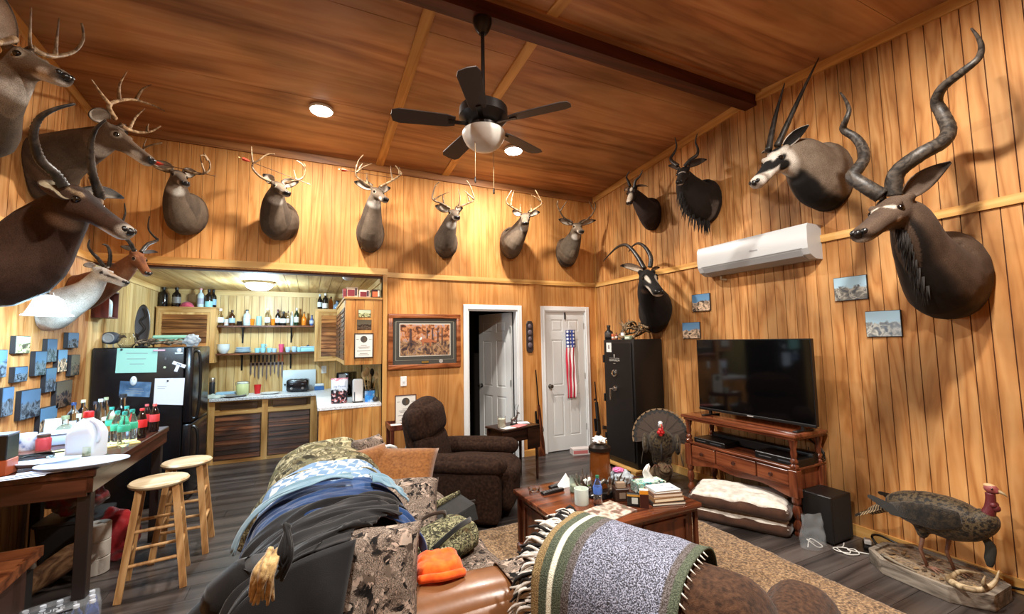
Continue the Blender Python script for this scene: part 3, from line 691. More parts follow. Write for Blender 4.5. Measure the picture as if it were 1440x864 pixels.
def tufts(m, u0, u1, n, ln, col, side=1.0, w_=.012, spread=.25, drop=.7, seed=3):
    """a fringe of coarse hair locks hanging along the throat line"""
    rr = random.Random(seed); mb = MB(); k = len(m.C_)-1
    for i in range(n):
        u = u0+(u1-u0)*rr.random(); i0 = int(u*k); t, lat, ver = m.fr[i0]; c = m.C_[i0]
        a = (rr.random()-.5)*2*spread; dr = (-ver*math.cos(a)+lat*math.sin(a))
        p = c+lat*(m.R_[i0][0]*math.sin(a)*.9)-ver*(m.R_[i0][1]*math.cos(a)*.93)
        l = ln*(.6+.7*rr.random()); e = p+dr*l*.5+Vector((0, 0, -1))*l*drop+t*(rr.random()-.5)*.03
        mb.tube([p, p.lerp(e, .5)+dr*l*.12, e], [w_, w_*.8, .001], 5)
    mb.build('throat_mane', col, m.t, True, 'all')
MANE = plain('dark_mane', (30,24,20), .8, bumps=.4, bscale=300)
tufts(m, .52, .93, 320, .075, MANE, w_=.0035, spread=.18, drop=1.1)
m = Mount('antelope_mount', 'gemsbok mount with straight spear horns and a black and white face', 'antelope mount', 'right', (1166,251), (.20,.29), [(1150,247,.17,.20,.265),(1126,226,.36,.15,.20)], (1093,209,.56), (1061,256), .42, headw=1.05)
m.body((130,114,98), [(0,.4,-.2,.5,.42,.5,(226,218,206),.2),(0,.62,-.07,.20,.24,.13,(20,17,16),.2),(0,.06,.02,.13,.16,.10,(20,17,16),.25),(0,.30,.0,.10,.13,.12,(226,218,206),.25),(.17,.42,-.14,.08,.30,.07,(20,17,16),.2),(.20,.34,-.32,.09,.17,.15,(20,17,16),.2),(0,.93,-.22,.18,.15,.14,(228,220,210),.2),(0,.99,-.19,.06,.05,.04,(30,26,26),.4)], [(.0,.98,.80,.92,(24,20,18)),(.0,.20,.72,.92,(26,21,19))])
m.ear(1, (1136,176,.50), .12, (30,26,24), (214,206,196), (24,20,18)); m.ear(-1, (1072,214,.58), .08, (200,190,180), (200,190,180))
m.horn([(1093,206,.54),(1114.7,158,.44),(1133,119,.35),(1151.7,81,.26)], .027, .004, HORN, 30, .05, pw=1)
m.horn([(1080.5,212,.60),(1088.5,172,.52),(1096,143,.46),(1103.5,117,.41)], .027, .004, HORN, 30, .05, pw=1)
m = Mount('antelope_mount', 'black sable mount with scimitar horns above the gun safe', 'antelope mount', 'right', (925,436), (.19,.29), [(922,432,.18,.19,.27),(913,412,.38,.14,.18)], (909.5,380,.50), (927,410), .43, headw=1.1)
m.body((24,19,17), [(.125,.45,-.07,.05,.34,.05,(224,214,200),.25),(.12,.70,-.25,.09,.26,.06,(224,214,200),.25),(0,.93,-.29,.15,.14,.06,(226,216,204),.3),(0,.985,-.19,.09,.06,.06,(20,17,17),.4),(0,.25,-.5,.16,.12,.08,(96,70,52),.5)])
m.ear(-1, (874,373,.50), .15, (196,180,160), (92,66,46), (30,24,20)); m.ear(1, (926.7,376,.36), .09, (150,130,110), (92,66,46))
m.horn([(906,378,.50),(897.5,363,.49),(888,350.5,.48),(879,344.5,.47),(868,348,.46),(857,358,.46),(848,368,.46)], .029, .005, HORN, 22, .06)
m.horn([(914,376,.44),(915.5,364.5,.42),(911.5,354,.40),(905,346,.38),(897.4,342.5,.36),(890,346,.34),(884,354,.33)], .029, .006, HORN, 22, .06)
m = Mount('antelope_mount', 'dark nyala mount with a white brow mark, left of the gemsbok', 'antelope mount', 'right', (998,284), (.17,.24), [(982,280,.17,.17,.22),(967,262,.31,.12,.15)], (961,235.5,.44), (955,255), .30)
m.body((40,31,26), [(.08,.40,-.04,.10,.03,.05,(220,210,200),.3),(0,.90,-.31,.13,.16,.05,(216,206,196),.3),(0,.985,-.19,.1,.07,.06,(20,17,17),.4)], [(.28,.42,.2,.5,(104,96,90))])
m.ear(1, (993.7,223,.38), .17, (86,72,62), (52,40,34), (30,24,20)); m.ear(-1, (941,232.8,.44), .14, (86,72,62), (52,40,34))
m.horn([(963,234,.44),(971,225,.43),(980,218,.40),(981.5,209.6,.37),(978,200,.37),(980.5,188,.38)], .022, .004, HORN, 0)
m.horn([(953,233,.46),(945,227,.46),(943.5,222,.44),(948.7,214,.41),(951.5,205,.40),(949,193,.42)], .022, .004, HORN, 0)
tufts(m, .25, .85, 220, .085, MANE, seed=5, w_=.0035, drop=1.1)
m = Mount('antelope_mount', 'small dark blesbok mount with a white blaze, nearest the corner', 'antelope mount', 'right', (920,302), (.14,.21), [(911,298,.16,.13,.17),(898,281,.29,.085,.11)], (889,263,.40), (884,285), .29)
m.body((46,31,25), [(0,.72,-.10,.13,.36,.13,(218,202,182),.25),(0,.22,.02,.06,.16,.07,(218,202,182),.3),(0,.93,-.29,.15,.12,.06,(200,186,168),.3),(0,.99,-.19,.09,.05,.05,(24,20,20),.4)])
m.ear(1, (910.7,261.5,.36), .10, (110,84,66), (70,48,36)); m.ear(-1, (878,268,.42), .09, (190,160,130), (70,48,36))
m.horn([(892,264,.40),(894,254,.40),(900,247.6,.38),(903.7,239,.38)], .019, .004, HORN, 10, .09)
m.horn([(886,262,.44),(883,254,.44),(881,249,.43),(885,241,.42)], .019, .004, HORN, 10, .09)
# ---- arrows laid across three of the racks
SHAFT = plain('arrow_shaft', (70,44,30), .4); FLETCH = plain('fletching_red', (206,58,34), .6); NOCK = plain('nock_pale', (232,212,150), .5)
def arrow(a, b, label):
    t = thing('arrow', label, 'arrow', a.lerp(b, .5), 0, 'arrows across deer racks')
    d = (b-a).normalized()
    MB().cyl(a, b, .0032, 8).build('shaft', SHAFT, t, True)
    MB().tube([b, b+d*.012, b+d*.035], [.0045, .0045, .0005], 8).build('arrow_point', METAL, t, True)
    MB().tube([a-d*.016, a], [.0042, .0036], 8).build('nock', NOCK, t, True)
    x = d.cross(Vector((0, 0, 1))).normalized(); y = d.cross(x)
    for k in range(3):
        q = x*math.cos(2.1*k+.3)+y*math.sin(2.1*k+.3); mb = MB()
        f = [a+d*.015+q*.003, a+d*.02+q*.02, a+d*.05+q*.018, a+d*.09+q*.003]; w2 = d.cross(q)*.0008
        mb.loft([[p-w2 for p in f], [p+w2 for p in f]]); mb.build('fletching', FLETCH, t, True)
arrow(at(214,228,'y',D-.47), at(299,247,'y',D-.46), 'arrow across the rack of the leftmost back wall deer')
arrow(at(338,222,'y',D-.49), at(432,258,'y',D-.47), 'arrow with red fletching across the palmed rack')
arrow(at(478,238.3,'y',D-.52), at(556,251,'y',D-.49), 'arrow across the tall pale rack over the kitchen')
# ================================================================== kitchen alcove
LOUV = wood('louver_cedar', [(40,20,12), (76,40,22), (128,74,40)], 'x', 9, .1, .4, blotch=.5, rnd=.55, gb=.2)
LOUVL = wood('louver_cedar_light', [(96,54,26), (150,92,48), (190,128,72)], 'x', 9, .1, .4, blotch=.5, rnd=.4, gb=.2)
LOUVY = wood('louver_cedar_y', [(40,20,12), (76,40,22), (120,70,38)], 'y', 9, .1, .4, blotch=.5, rnd=.5, gb=.2)
DRAWER = wood('drawer_dark', [(50,32,18), (84,56,32), (110,76,46)], 'x', 9, .1, .45, rnd=.1)
CABZ = wood('cabinet_pine_z', [(172,122,62), (206,156,92), (224,180,116)], 'z', 7, .08, .45, blotch=.3, rnd=.08)
CABX = wood('cabinet_pine_x', [(172,122,62), (206,156,92), (224,180,116)], 'x', 7, .08, .45, blotch=.3, rnd=.08)
CABO = wood('cabinet_pine_end', [(176,110,50), (206,144,74), (224,166,94)], 'z', 7, .08, .45, blotch=.4, rnd=.12)
COUNTER = fabric('speckled_laminate', [(150,152,158), (214,218,222), (232,235,238)], 120, .28, 0, True, 3, 500, 0, [.36,.46,.6])
SHELFW = wood('shelf_brown', [(70,36,22), (104,60,38), (134,84,54)], 'x', 9, .1, .4)
YB = 7.05
def X(px, y=YB, py=600): return at(px, py, 'y', y).x
def Z(px, py, y=YB): return at(px, py, 'y', y).z
def louver_door(parent, x0, x1, z0, z1, y, n, mat, fr=.035, fm=None):
    d = MB()
    for a, b in (((x0, y, z0), (x0+fr, y+.02, z1)), ((x1-fr, y, z0), (x1, y+.02, z1)), ((x0+fr, y, z0), (x1-fr, y+.02, z0+fr)), ((x0+fr, y, z1-fr), (x1-fr, y+.02, z1))): d.box(a, b)
    o = d.build('door', fm or CABZ, parent, world=True)
    h = (z1-z0-2*fr)/n
    for k in range(n):
        zc = z0+fr+h*(k+.5)
        piece('slat', mat, o, (x0+fr, y+.001, zc-h*.56), (x1-fr, y+.010, zc+h*.56), (math.radians(-14), 0, 0))
    return o
# base cabinet under the back counter
t = thing('base_cabinet', 'pine base cabinet with two dark louvered doors under the sink counter', 'cabinet', (-.55, YB+.27, 0))
xs = [X(292), X(301), X(367.5), X(376), X(436), X(446)]
box('carcass', (xs[0]+.01, YB+.021, .02), (.09, KB-.01, .835), GROOVEP, t, world=True)
for i, (a, b) in enumerate(((xs[0], xs[1]), (xs[2], xs[3]), (xs[4], .125))): box('stile', (a, YB, 0), (b, YB+.02, .84), CABZ, t, world=True)
for a, b in ((xs[1], xs[2]), (xs[3], xs[4])):
    box('rail', (a, YB, 0), (b, YB+.02, .045), CABX, t, world=True); box('rail', (a, YB, .655), (b, YB+.02, .72), CABX, t, world=True); box('rail', (a, YB, .825), (b, YB+.02, .84), CABX, t, world=True)
    box('drawer', (a+.06, YB-.008, .72), (b-.05, YB+.012, .825), DRAWER, t, .003, world=True)
    d = louver_door(t, a+.004, b-.004, .048, .652, YB-.006, 9, LOUV, .012, DRAWER)
# counter along the back and the right side
cp = [(-1.22, 7.02), (.09, 7.02), (.09, 5.395), (KX-.002, 5.425), (KX-.002, KB-.002), (-1.22, KB-.002)]
tag(MB().prism(cp, .842, .882, bev=.004).build('countertop', COUNTER, ), 'pale speckled kitchen countertop turning the corner to the room', 'countertop')
# cabinet leg of the counter, end panel towards the room
t = thing('base_cabinet', 'pine counter end of five boards facing the armchair', 'cabinet', (.45, 5.6, 0))
box('carcass', (.145, D+.03, .02), (KX-.005, YB-.01, .84), GROOVEP, t, world=True)
n = 6; wd = (KX-.004-.13)/n
for k in range(n): piece('board', CABO, t, (.13+k*wd+.0015, D+.008, 0), (.13+(k+1)*wd-.0015, D+.026, .84))
box('corner_post', (.105, D, 0), (.132, D+.05, .84), TRIMZ, t, world=True)
for ya, yb in ((D+.07, 6.2), (6.23, 7.0)):
    o = box('door', (.128, ya, .05), (.144, yb, .80), CABZ, t, world=True)
    for k in range(10): piece('slat', LOUVY, o, (.119, ya+.03, .09+k*.068), (.128, yb-.03, .155+k*.068), (0, math.radians(12), 0))
# wall cabinets
YU = 7.28
def wall_cab(name_label, px0, px1, pyt, pyb, dx0, dx1, dyt, dyb, mat, n):
    x0, x1 = max(X(px0, YU, 450), L+.003), X(px1, YU, 450); z1, z0 = Z((px0+px1)/2, pyt, YU), Z((px0+px1)/2, pyb, YU)
    t = thing('wall_cabinet', name_label, 'cabinet', ((x0+x1)/2, YU+.16, z0))
    box('carcass', (x0, YU+.02, z0), (x1, KB-.003, z1), CABZ, t, world=True)
    box('top_board', (x0, YU-.012, z1), (x1+.012, KB-.003, z1+.022), CABX, t, world=True)
    a, b = X(dx0, YU, 450), X(dx1, YU, 450); zt, zb = Z(dx0, dyt, YU), Z(dx0, dyb, YU)
    box('stile', (x0, YU, z0), (a-.003, YU+.02, z1), CABZ, t, world=True); box('stile', (b+.003, YU, z0), (x1, YU+.02, z1), CABZ, t, world=True)
    box('rail', (a-.003, YU, zt+.003), (b+.003, YU+.02, z1), CABX, t, world=True); box('rail', (a-.003, YU, z0), (b+.003, YU+.02, zb-.003), CABX, t, world=True)
    louver_door(t, a, b, zb, zt, YU-.004, n, mat, .03)
    return x0, x1, z0, z1+.022
cl = wall_cab('pine wall cabinet with a louvered door, left of the kitchen shelves', 219, 303, 434, 512, 224, 295, 439, 505, LOUVL, 9)
cr = wall_cab('pine wall cabinet with a louvered door, right of the kitchen shelves', 443, 483, 437, 508, 449, 481, 441, 504, LOUVL, 10)
YE = D+.02
ex0, ex1 = at(486, 460, 'y', YE).x, KX-.004; ez1, ez0 = at(510, 421, 'y', YE).z, at(510, 513, 'y', YE).z
t = thing('wall_cabinet', 'pine wall cabinet end with photos and a certificate, over the counter', 'cabinet', ((ex0+ex1)/2, 6.2, ez0))
box('carcass', (ex0+.015, YE+.02, ez0+.003), (ex1, YU-.03, ez1), CABZ, t, world=True)
n = 4; wd = (ex1-ex0)/n
for k in range(n): piece('board', CABO, t, (ex0+k*wd+.0015, YE, ez0), (ex0+(k+1)*wd-.0015, YE+.018, ez1))
box('top_board', (ex0-.02, YE-.012, ez1), (ex1, YU-.03, ez1+.024), CABX, t, world=True)
for ya, yb in ((YE+.03, 6.2), (6.23, 7.2)):
    o = box('door', (ex0-.006, ya, ez0), (ex0+.014, yb, ez1-.01), CABZ, t, world=True)
    for k in range(11): piece('slat', LOUVY, o, (ex0-.016, ya+.05, ez0+.06+k*.058), (ex0-.006, yb-.05, ez0+.112+k*.058), (0, math.radians(12), 0))
# shelves with black brackets
YS = 7.38; sx0, sx1 = cl[1]+.002, cr[0]-.002
szs = []
for lb, py in (('upper brown kitchen shelf crowded with bottles', 459), ('lower brown kitchen shelf with bowls and cups', 497.5)):
    z = Z(370, py, YS); szs.append(z+.012)
    t = thing('wall_shelf', lb, 'shelf', ((sx0+sx1)/2, KB, z))
    box('board', (sx0, YS, z-.012), (sx1, KB-.002, z+.012), SHELFW, t, world=True)
    for px in (342, 410):
        x = X(px, KB, 460)
        mb = MB(); mb.box((x-.012, KB-.01, z-.25), (x+.012, KB-.002, z-.012)); mb.box((x-.012, YS+.03, z-.022), (x+.012, KB-.01, z-.012))
        mb.tube(catmull([(x, YS+.05, z-.02), (x, YS+.13, z-.07), (x, KB-.02, z-.2)], 5), .006, 6); mb.build('bracket', BLACKM, t, world=True)
ZS1, ZS2 = szs
# ---- bottles, jars and dishes
CLEAR = glassm('clear_glass', (248,250,250), .02)
GREENG = plain('green_bottle_glass', (20,44,26), .08, spec=.6); DARKG = plain('dark_bottle_glass', (20,16,16), .08, spec=.6)
BROWNG = plain('brown_bottle_glass', (66,34,16), .08, spec=.6); AMBER = plain('amber_glass', (214,120,30), .1, spec=.6)
BLUEG = plain('blue_glass', (70,96,150), .1, spec=.6); PALEG = plain('pale_bottle', (186,200,200), .12, spec=.6)
def flat(c, r=.45, **k): return plain('flat_%02x%02x%02x' % tuple(int(v) for v in c), c, r, **k)
PROF = {'wine': [(0,0),(.95,0),(1,.02),(1,.58),(.9,.66),(.5,.74),(.36,.80),(.36,.98),(.4,.99),(.4,1),(0,1)],
        'spirit': [(0,0),(.95,0),(1,.02),(1,.62),(.85,.70),(.42,.78),(.36,.82),(.36,.96),(0,.96)],
        'squat': [(0,0),(.9,0),(1,.05),(1,.45),(.8,.58),(.38,.68),(.34,.9),(0,.9)],
        'round': [(0,0),(.6,0),(.95,.2),(1,.35),(.9,.52),(.5,.66),(.32,.74),(.32,.94),(0,.94)],
        'soda': [(0,0),(.8,0),(.95,.03),(1,.08),(.92,.2),(.95,.36),(1,.5),(.96,.6),(.8,.72),(.45,.86),(.36,.9),(.36,.97),(0,.97)],
        'jar': [(0,0),(.95,0),(1,.03),(1,.82),(.9,.88),(.9,.97),(0,.97)],
        'cup': [(0,0),(.72,0),(1,1),(.93,1),(.68,.04),(0,.04)],
        'tin': [(0,0),(1,0),(1,.98),(.96,1),(0,1)]}
def bottle(label, loc, h, r, kind='spirit', mat=None, lab=None, cap=None, name='bottle', cat='bottle', group=None, lz=(.18,.48), liquid=None):
    t = thing(name, label, cat, loc, 0, group)
    MB().lathe([(a*r, b*h) for a, b in PROF[kind]], 18).build('body' if kind not in ('jar','tin') else 'body', mat or CLEAR, t, smooth=True)
    if lab: MB().lathe([(r*1.003, h*lz[0]), (r*1.012, h*lz[0]+.001), (r*1.012, h*lz[1]), (r*1.003, h*lz[1]+.001)], 18).build('paper_label', flat(lab), t, smooth=True)
    if cap:
        k = {'wine': .42, 'soda': .42, 'jar': 1.0}.get(kind, .44); z0 = {'wine': .86, 'jar': .86, 'round': .90, 'squat': .86}.get(kind, .92)*h
        MB().lathe([(0, h*1.0), (r*k*.96, h*1.0), (r*k, h*.985), (r*k, z0), (r*k*.96, z0)], 16).build('cap', flat(cap), t, smooth=True)
    return t
SB = 'bottles on the upper kitchen shelf'
def on1(px): return (X(px, 7.48, 455), 7.48, ZS1)
us = [(309.5,.25,.045,'squat',CLEAR,(220,226,226),(226,226,220),'clear square bottle with a white stopper at the shelf\'s left end'),
 (326,.23,.040,'wine',BROWNG,(150,180,196),(60,40,26),'brown necked bottle with a pale blue label on the upper shelf'),
 (347,.24,.048,'spirit',PALEG,(190,206,214),(40,46,52),'pale round shouldered bottle with a dark stopper on the upper shelf'),
 (376,.26,.038,'spirit',CLEAR,(206,214,220),(190,200,210),'tall clear ribbed bottle in the middle of the upper shelf'),
 (390.5,.25,.034,'wine',DARKG,(206,214,220),(70,20,26),'dark wine bottle with a white label right of the amber tumblers'),
 (398.5,.22,.044,'squat',DARKG,(220,224,220),(20,20,22),'black squat bottle with a wide white label on the upper shelf'),
 (405,.23,.022,'wine',CLEAR,(206,190,180),(90,30,26),'thin clear bottle with a red neck on the upper shelf'),
 (410.5,.22,.02,'wine',PALEG,None,(220,220,214),'thin pale bottle beside the green one on the upper shelf'),
 (417,.28,.036,'wine',GREENG,(200,206,196),(196,200,190),'tall green bottle with a pale foil on the upper shelf'),
 (427.5,.22,.036,'squat',AMBER,None,(120,90,50),'amber figural bottle near the right end of the upper shelf'),
 (438.5,.17,.034,'round',BLUEG,(170,180,200),(60,60,90),'blue round bottle at the shelf\'s right end')]
for px, h, r, k, m_, lb, cp_, tx in us: bottle(tx, on1(px), h, r, k, m_, lb, cp_, group=SB)
bottle('small pinkish jar between the first bottles of the upper shelf', on1(318), .095, .028, 'jar', PALEG, (206,170,160), (210,200,196), 'jar', 'jar')
bottle('low dark jar beside the brown necked bottle on the upper shelf', on1(336.5), .065, .034, 'jar', DARKG, None, (30,30,30), 'jar', 'jar')
for px, tx in ((354.5,'left'),(384,'right')): bottle('amber glass tumbler, %s one of the two on the upper shelf' % tx, on1(px), .10, .034, 'cup', AMBER, name='tumbler', cat='glass', group='amber tumblers')
bottle('pale teal tin between the amber tumblers', on1(364), .14, .036, 'tin', flat((140,186,190)), name='tin', cat='tin')
BOWL = plain('pale_crockery', (214,222,224), .25); TEALC = plain('teal_crockery', (150,206,216), .25); BLUEC = plain('blue_white_crockery', (176,206,226), .25, var=.3, bscale=30)
def on2(px, dy=7.48): return (X(px, dy, 490), dy, ZS2)
for k in range(3):
    p = Vector(on2(314)); z = .012*k*2.2
    tag(MB().lathe([(0, 0), (.04, 0), (.045, .006), (.075, .05), (.082, .085), (.077, .085), (.068, .05), (.035, .012), (0, .011)], 22).build('bowl', BOWL, loc=p+Vector((0, 0, z)), smooth=True), ['lowest pale bowl of the stack at the shelf\'s left end', 'middle pale bowl of the stack on the lower shelf', 'topmost pale bowl of the stack on the lower shelf'][k], 'bowl', 'stacked bowls on the lower shelf')
for k in range(6):
    p = Vector(on2(342)); p.z += .014*k
    tag(MB().lathe([(0, 0), (.06, 0), (.075, .004), (.115-.004*k, .018), (.113-.004*k, .021), (.07, .008), (0, .006)], 24).build('plate', BOWL if k % 2 else BLUEC, loc=p, smooth=True), '%s plate of the stack beside the bowls' % ['bottom', 'second lowest', 'third lowest', 'third highest', 'second highest', 'topmost'][k], 'plate', 'plates stacked on the lower shelf')
def cup(label, loc, h, r, mat, handle=True, group=None, rz=0):
    t = thing('cup', label, 'cup', loc, rz, group)
    MB().lathe([(0, 0), (r*.75, 0), (r, h*.35), (r*1.02, h), (r*.94, h), (r*.9, h*.35), (0, h*.1)], 18).build('body', mat, t, smooth=True)
    if handle: MB().tube(catmull([(r*.95, 0, h*.82), (r*1.5, 0, h*.75), (r*1.55, 0, h*.4), (r*.92, 0, h*.25)], 5), .005, 6).build('handle', mat, t, smooth=True)
    return t
cg = 'cups on the lower shelf'
cup('teal cup beside the plate stack on the lower shelf', on2(362), .07, .036, TEALC, group=cg, rz=.6)
cup('teal cup with dark strokes, second from the plates', on2(370, 7.45), .075, .036, TEALC, group=cg, rz=2.6)
cup('teal cup in the middle of the cup row', on2(379), .07, .035, TEALC, group=cg, rz=.4)
p = Vector(on2(370, 7.49)); cup('small teal cup perched on top of the others', (p.x, p.y, p.z+.078), .055, .03, TEALC, group=cg)
cup('teal cup left of the pink cup', on2(386, 7.44), .06, .034, BLUEC, group=cg, rz=3)
bottle('tall pink plastic cup on the lower shelf', on2(395.5), .125, .04, 'cup', flat((214,84,120), .35), name='cup', cat='cup')
cup('pale blue mug right of the pink cup', on2(405), .08, .036, BLUEC, group=cg, rz=2)
cup('blue and white mug beside the casserole', on2(414), .085, .038, BLUEC, group=cg, rz=.3)
cup('small blue and white mug against the casserole', on2(421, 7.44), .075, .034, TEALC, group=cg, rz=.3)
p = Vector(on2(433)); t = thing('casserole', 'blue lidded casserole dish at the right end of the lower shelf', 'dish', p)
MB().box((-.10, -.065, 0), (.10, .065, .07), .012, seg=2).build('dish', TEALC, t, smooth=True); MB().box((-.105, -.07, .07), (.105, .07, .085), .006).build('lid', BLUEC, t)
MB().box((-.02, -.015, .085), (.02, .015, .105), .006).build('lid_handle', flat((40,60,90)), t)
# bottles on top of the wall cabinets
def oc(px, yy=7.42, z=None): return (X(px, yy, 425), yy, cl[3] if z is None else z)
tg = 'bottles on top of the wall cabinets'
bottle('dark flask at the far left on the left wall cabinet', oc(229.5), .29, .052, 'wine', DARKG, None, (24,24,24), group=tg)
bottle('dark bottle with pale spots, second on the left wall cabinet', oc(248), .29, .052, 'wine', DARKG, (120,116,110), (24,24,24), group=tg, lz=(.2,.5))
bottle('grey bottle with a pink neck on the left wall cabinet', oc(282), .28, .042, 'spirit', PALEG, (150,150,160), (206,150,150), group=tg)
bottle('black wine bottle with a teal label on the left wall cabinet', oc(293.5), .27, .048, 'wine', DARKG, (140,206,206), (20,20,22), group=tg, lz=(.04,.34))
bottle('black wine bottle at the right edge of the left wall cabinet', oc(300, 7.52), .28, .04, 'wine', DARKG, (130,170,196), (20,20,22), group=tg)
p = Vector(oc(263)); t = thing('cap', 'red and pink cap lying on the left wall cabinet', 'cap', p)
MB().ball((0, 0, 0), (.085, .08, .085), 18, 10).build('crown', fabric('cap_red', [(150,40,60), (206,84,104)], 20), t, smooth='all')
for v in t.children[0].data.vertices: v.co.z = max(v.co.z, 0)
MB().prism([(-.07, -.05), (-.05, -.13), (.05, -.13), (.07, -.05)], .0, .008).build('brim', flat((160,44,60)), t)
zc = cr[3]
bottle('dark wine bottle at the left edge of the right wall cabinet', oc(450, 7.45, zc), .25, .036, 'wine', DARKG, (200,206,206), (180,184,190), group=tg)
bottle('dark wine bottle with a white label on the right wall cabinet', oc(457.5, 7.38, zc), .26, .042, 'wine', DARKG, (226,228,222), (230,230,226), group=tg, lz=(.08,.38))
bottle('amber bottle behind the wine bottles on the right wall cabinet', oc(465.5, 7.5, zc), .22, .03, 'wine', AMBER, None, (90,60,30), group=tg)
bottle('squat grey blue decanter on the right wall cabinet', oc(474.5, 7.42, zc), .15, .062, 'squat', flat((120,140,160), .15), None, (30,36,44), group=tg)
ze = ez1+.024
for px, wd, h, c1, tx in ((485,.05,.11,(150,70,70),'narrow red carton on the cabinet end, far left'),(495,.13,.13,(206,186,160),'cream and red carton on the cabinet end'),(512,.12,.10,(220,200,190),'white carton with a red patch on the cabinet end'),(528,.10,.11,(60,32,34),'dark carton with an orange dish picture against the post')):
    p = at(px, 418, 'y', YE+.12); p.z = ze
    t = thing('carton', tx, 'carton', p, 0, 'cartons on the wall cabinet end')
    MB().box((-wd/2, -.04, 0), (wd/2, .04, h), .003).build('box', flat(c1), t)
    MB().box((-wd*.42, -.0425, h*.15), (wd*.2, -.0405, h*.75)).build('printed_patch', flat((206,110,70) if c1[0] < 100 else (120,40,50)), t)
    MB().box((wd*.22, -.0425, h*.2), (wd*.42, -.0405, h*.9)).build('printed_patch', flat((236,226,206) if c1[0] < 100 else (70,50,60)), t)
# knives on the magnetic strip
zk = Z(375, 512, KB-.01); xk0, xk1 = X(351, KB, 512), X(399, KB, 512)
t = thing('knife_strip', 'dark magnetic knife strip under the lower shelf', 'knife rack', ((xk0+xk1)/2, KB, zk)); box('strip', (xk0, KB-.014, zk-.018), (xk1, KB-.002, zk+.018), flat((30,22,18)), t, .003, world=True)
STEEL = plain('blade_steel', (150,152,154), .28, .9)
lens = [.14,.18,.2,.17,.22,.16,.13,.19,.2]
for k in range(9):
    x = xk0+.02+(xk1-xk0-.04)*k/8.; orange = k >= 7
    t = thing('knife', 'orange handled knife, %s on the strip' % ('last but one' if k == 7 else 'rightmost') if orange else 'black handled knife, %s from the left on the magnetic strip' % ['first','second','third','fourth','fifth','sixth','seventh'][k], 'knife', (x, KB-.018, zk), 0, 'knives on the magnetic strip')
    MB().prism([(-.011, .03), (.011, .03), (.010, -lens[k]), (.0, -lens[k]-.03), (-.011, -lens[k]+.02)], -.0012, .0012, M=Matrix.Rotation(PI/2, 4, 'X')).build('blade', STEEL, t)
    MB().box((-.010, -.008, .03), (.010, .008, .135), .003).build('handle', flat((214,104,50)) if orange else BLACKM, t)
# counter things
ZC = .882
def oncnt(px, y): p = at(px, 550, 'y', y); p.z = ZC; return p
p = at(298, 551, 'y', 7.3); p.z = ZC
t = thing('pepper_grinder', 'tall dark grinder with a silver top beside the fridge', 'grinder', p); MB().lathe([(0,0),(.036,0),(.036,.20),(.03,.21),(0,.21)], 18).build('body', flat((30,34,40), .3), t, smooth=True); MB().lathe([(0,.21),(.036,.21),(.036,.262),(.03,.27),(0,.27)], 18).build('top', METAL, t, smooth=True)
p = oncnt(341, 7.33); t = thing('canister', 'pale green glass canister with a clip lid on the counter', 'canister', p)
MB().lathe([(0,0),(.075,0),(.08,.01),(.08,.15),(.07,.165),(0,.165)], 24).build('body', flat((196,206,150), .2), t, smooth=True); MB().lathe([(0,.165),(.072,.165),(.075,.18),(.06,.19),(0,.192)], 24).build('lid', flat((206,216,206), .2), t, smooth=True)
MB().tube([(-.082,0,.14),(-.09,0,.18),(-.05,0,.20),(.05,0,.20),(.09,0,.18),(.082,0,.14)], .004, 6).build('clip', METAL, t, smooth=True)
p = oncnt(362, 7.45); bottle('red plastic cup on the kitchen counter', p, .13, .05, 'cup', flat((200,30,34), .35), name='cup', cat='cup')
p = at(420, 535, 'y', KB-.02); t = thing('backsplash_panel', 'white upright panel behind the toaster', 'panel', (X(420, KB, 535), KB-.03, ZC)); box('panel', (X(397.5, KB-.03, 535), KB-.045, ZC), (X(444, KB-.03, 535), KB-.004, Z(420, 520.5, KB-.04)), plain('white_enamel', (206,222,230), .25), t, .006, world=True, seg=2)
for k, px in enumerate((401, 406, 411)): MB().cyl((X(px, KB-.045, 534), KB-.045, ZC+.10), (X(px, KB-.045, 534), KB-.06, ZC+.10), .014, 12).build('knob', BLACKM, t, world=True)
p = oncnt(419, 7.38); t = thing('toaster', 'black four slice toaster on the corner of the counter', 'toaster', p, -.1)
MB().box((-.15, -.11, .012), (.15, .11, .19), .03, seg=3).build('body', plain('toaster_black', (20,20,24), .2), t, smooth=True)
for x in (-.10, -.035, .035, .10): MB().box((x-.014, -.09, .188), (x+.014, .09, .192)).build('slot', flat((60,58,56)), t)
for x in (-.075, .075):
    MB().cyl((x, -.111, .06), (x, -.125, .06), .018, 14).build('dial', METAL, t, smooth=True); MB().box((x-.02, -.13, .115), (x+.02, -.11, .13), .004).build('lever', flat((70,70,74)), t)
p = oncnt(380, 7.30); t = tag(MB().lathe([(0,0),(.07,0),(.13,.016),(.128,.02),(.07,.006),(0,.005)], 26).build('plate', BOWL, loc=p, smooth=True), 'white plate on the counter before the red cup', 'plate')
p = oncnt(328, 7.18); t = tag(MB().lathe([(0,0),(.10,0),(.17,.02),(.168,.025),(.1,.007),(0,.006)], 28).build('platter', plain('grey_platter', (130,132,136), .3, .2), loc=p, smooth=True), 'grey metal platter at the counter\'s front edge', 'platter')
p = oncnt(303, 7.16); t = thing('towel', 'crumpled pale towel beside the fridge on the counter', 'towel', p)
MB().grid(lambda u, v: (-.12+.24*u, -.12+.22*v, .004+.05*abs(noise.noise(Vector((u*4, v*4, 3))))+.03*math.sin(PI*u)*math.sin(PI*v)), 14, 14, .003).build('cloth', fabric('towel_grey', [(150,160,150), (206,214,206)], 12), t, smooth='all')
p = oncnt(319, 7.46); t = tag(MB().box((-.13, -.08, 0), (.13, .08, .05), .01).build('tray', plain('tray_blue', (150,190,214), .3), loc=p), 'pale blue tray behind the canister on the counter', 'tray')
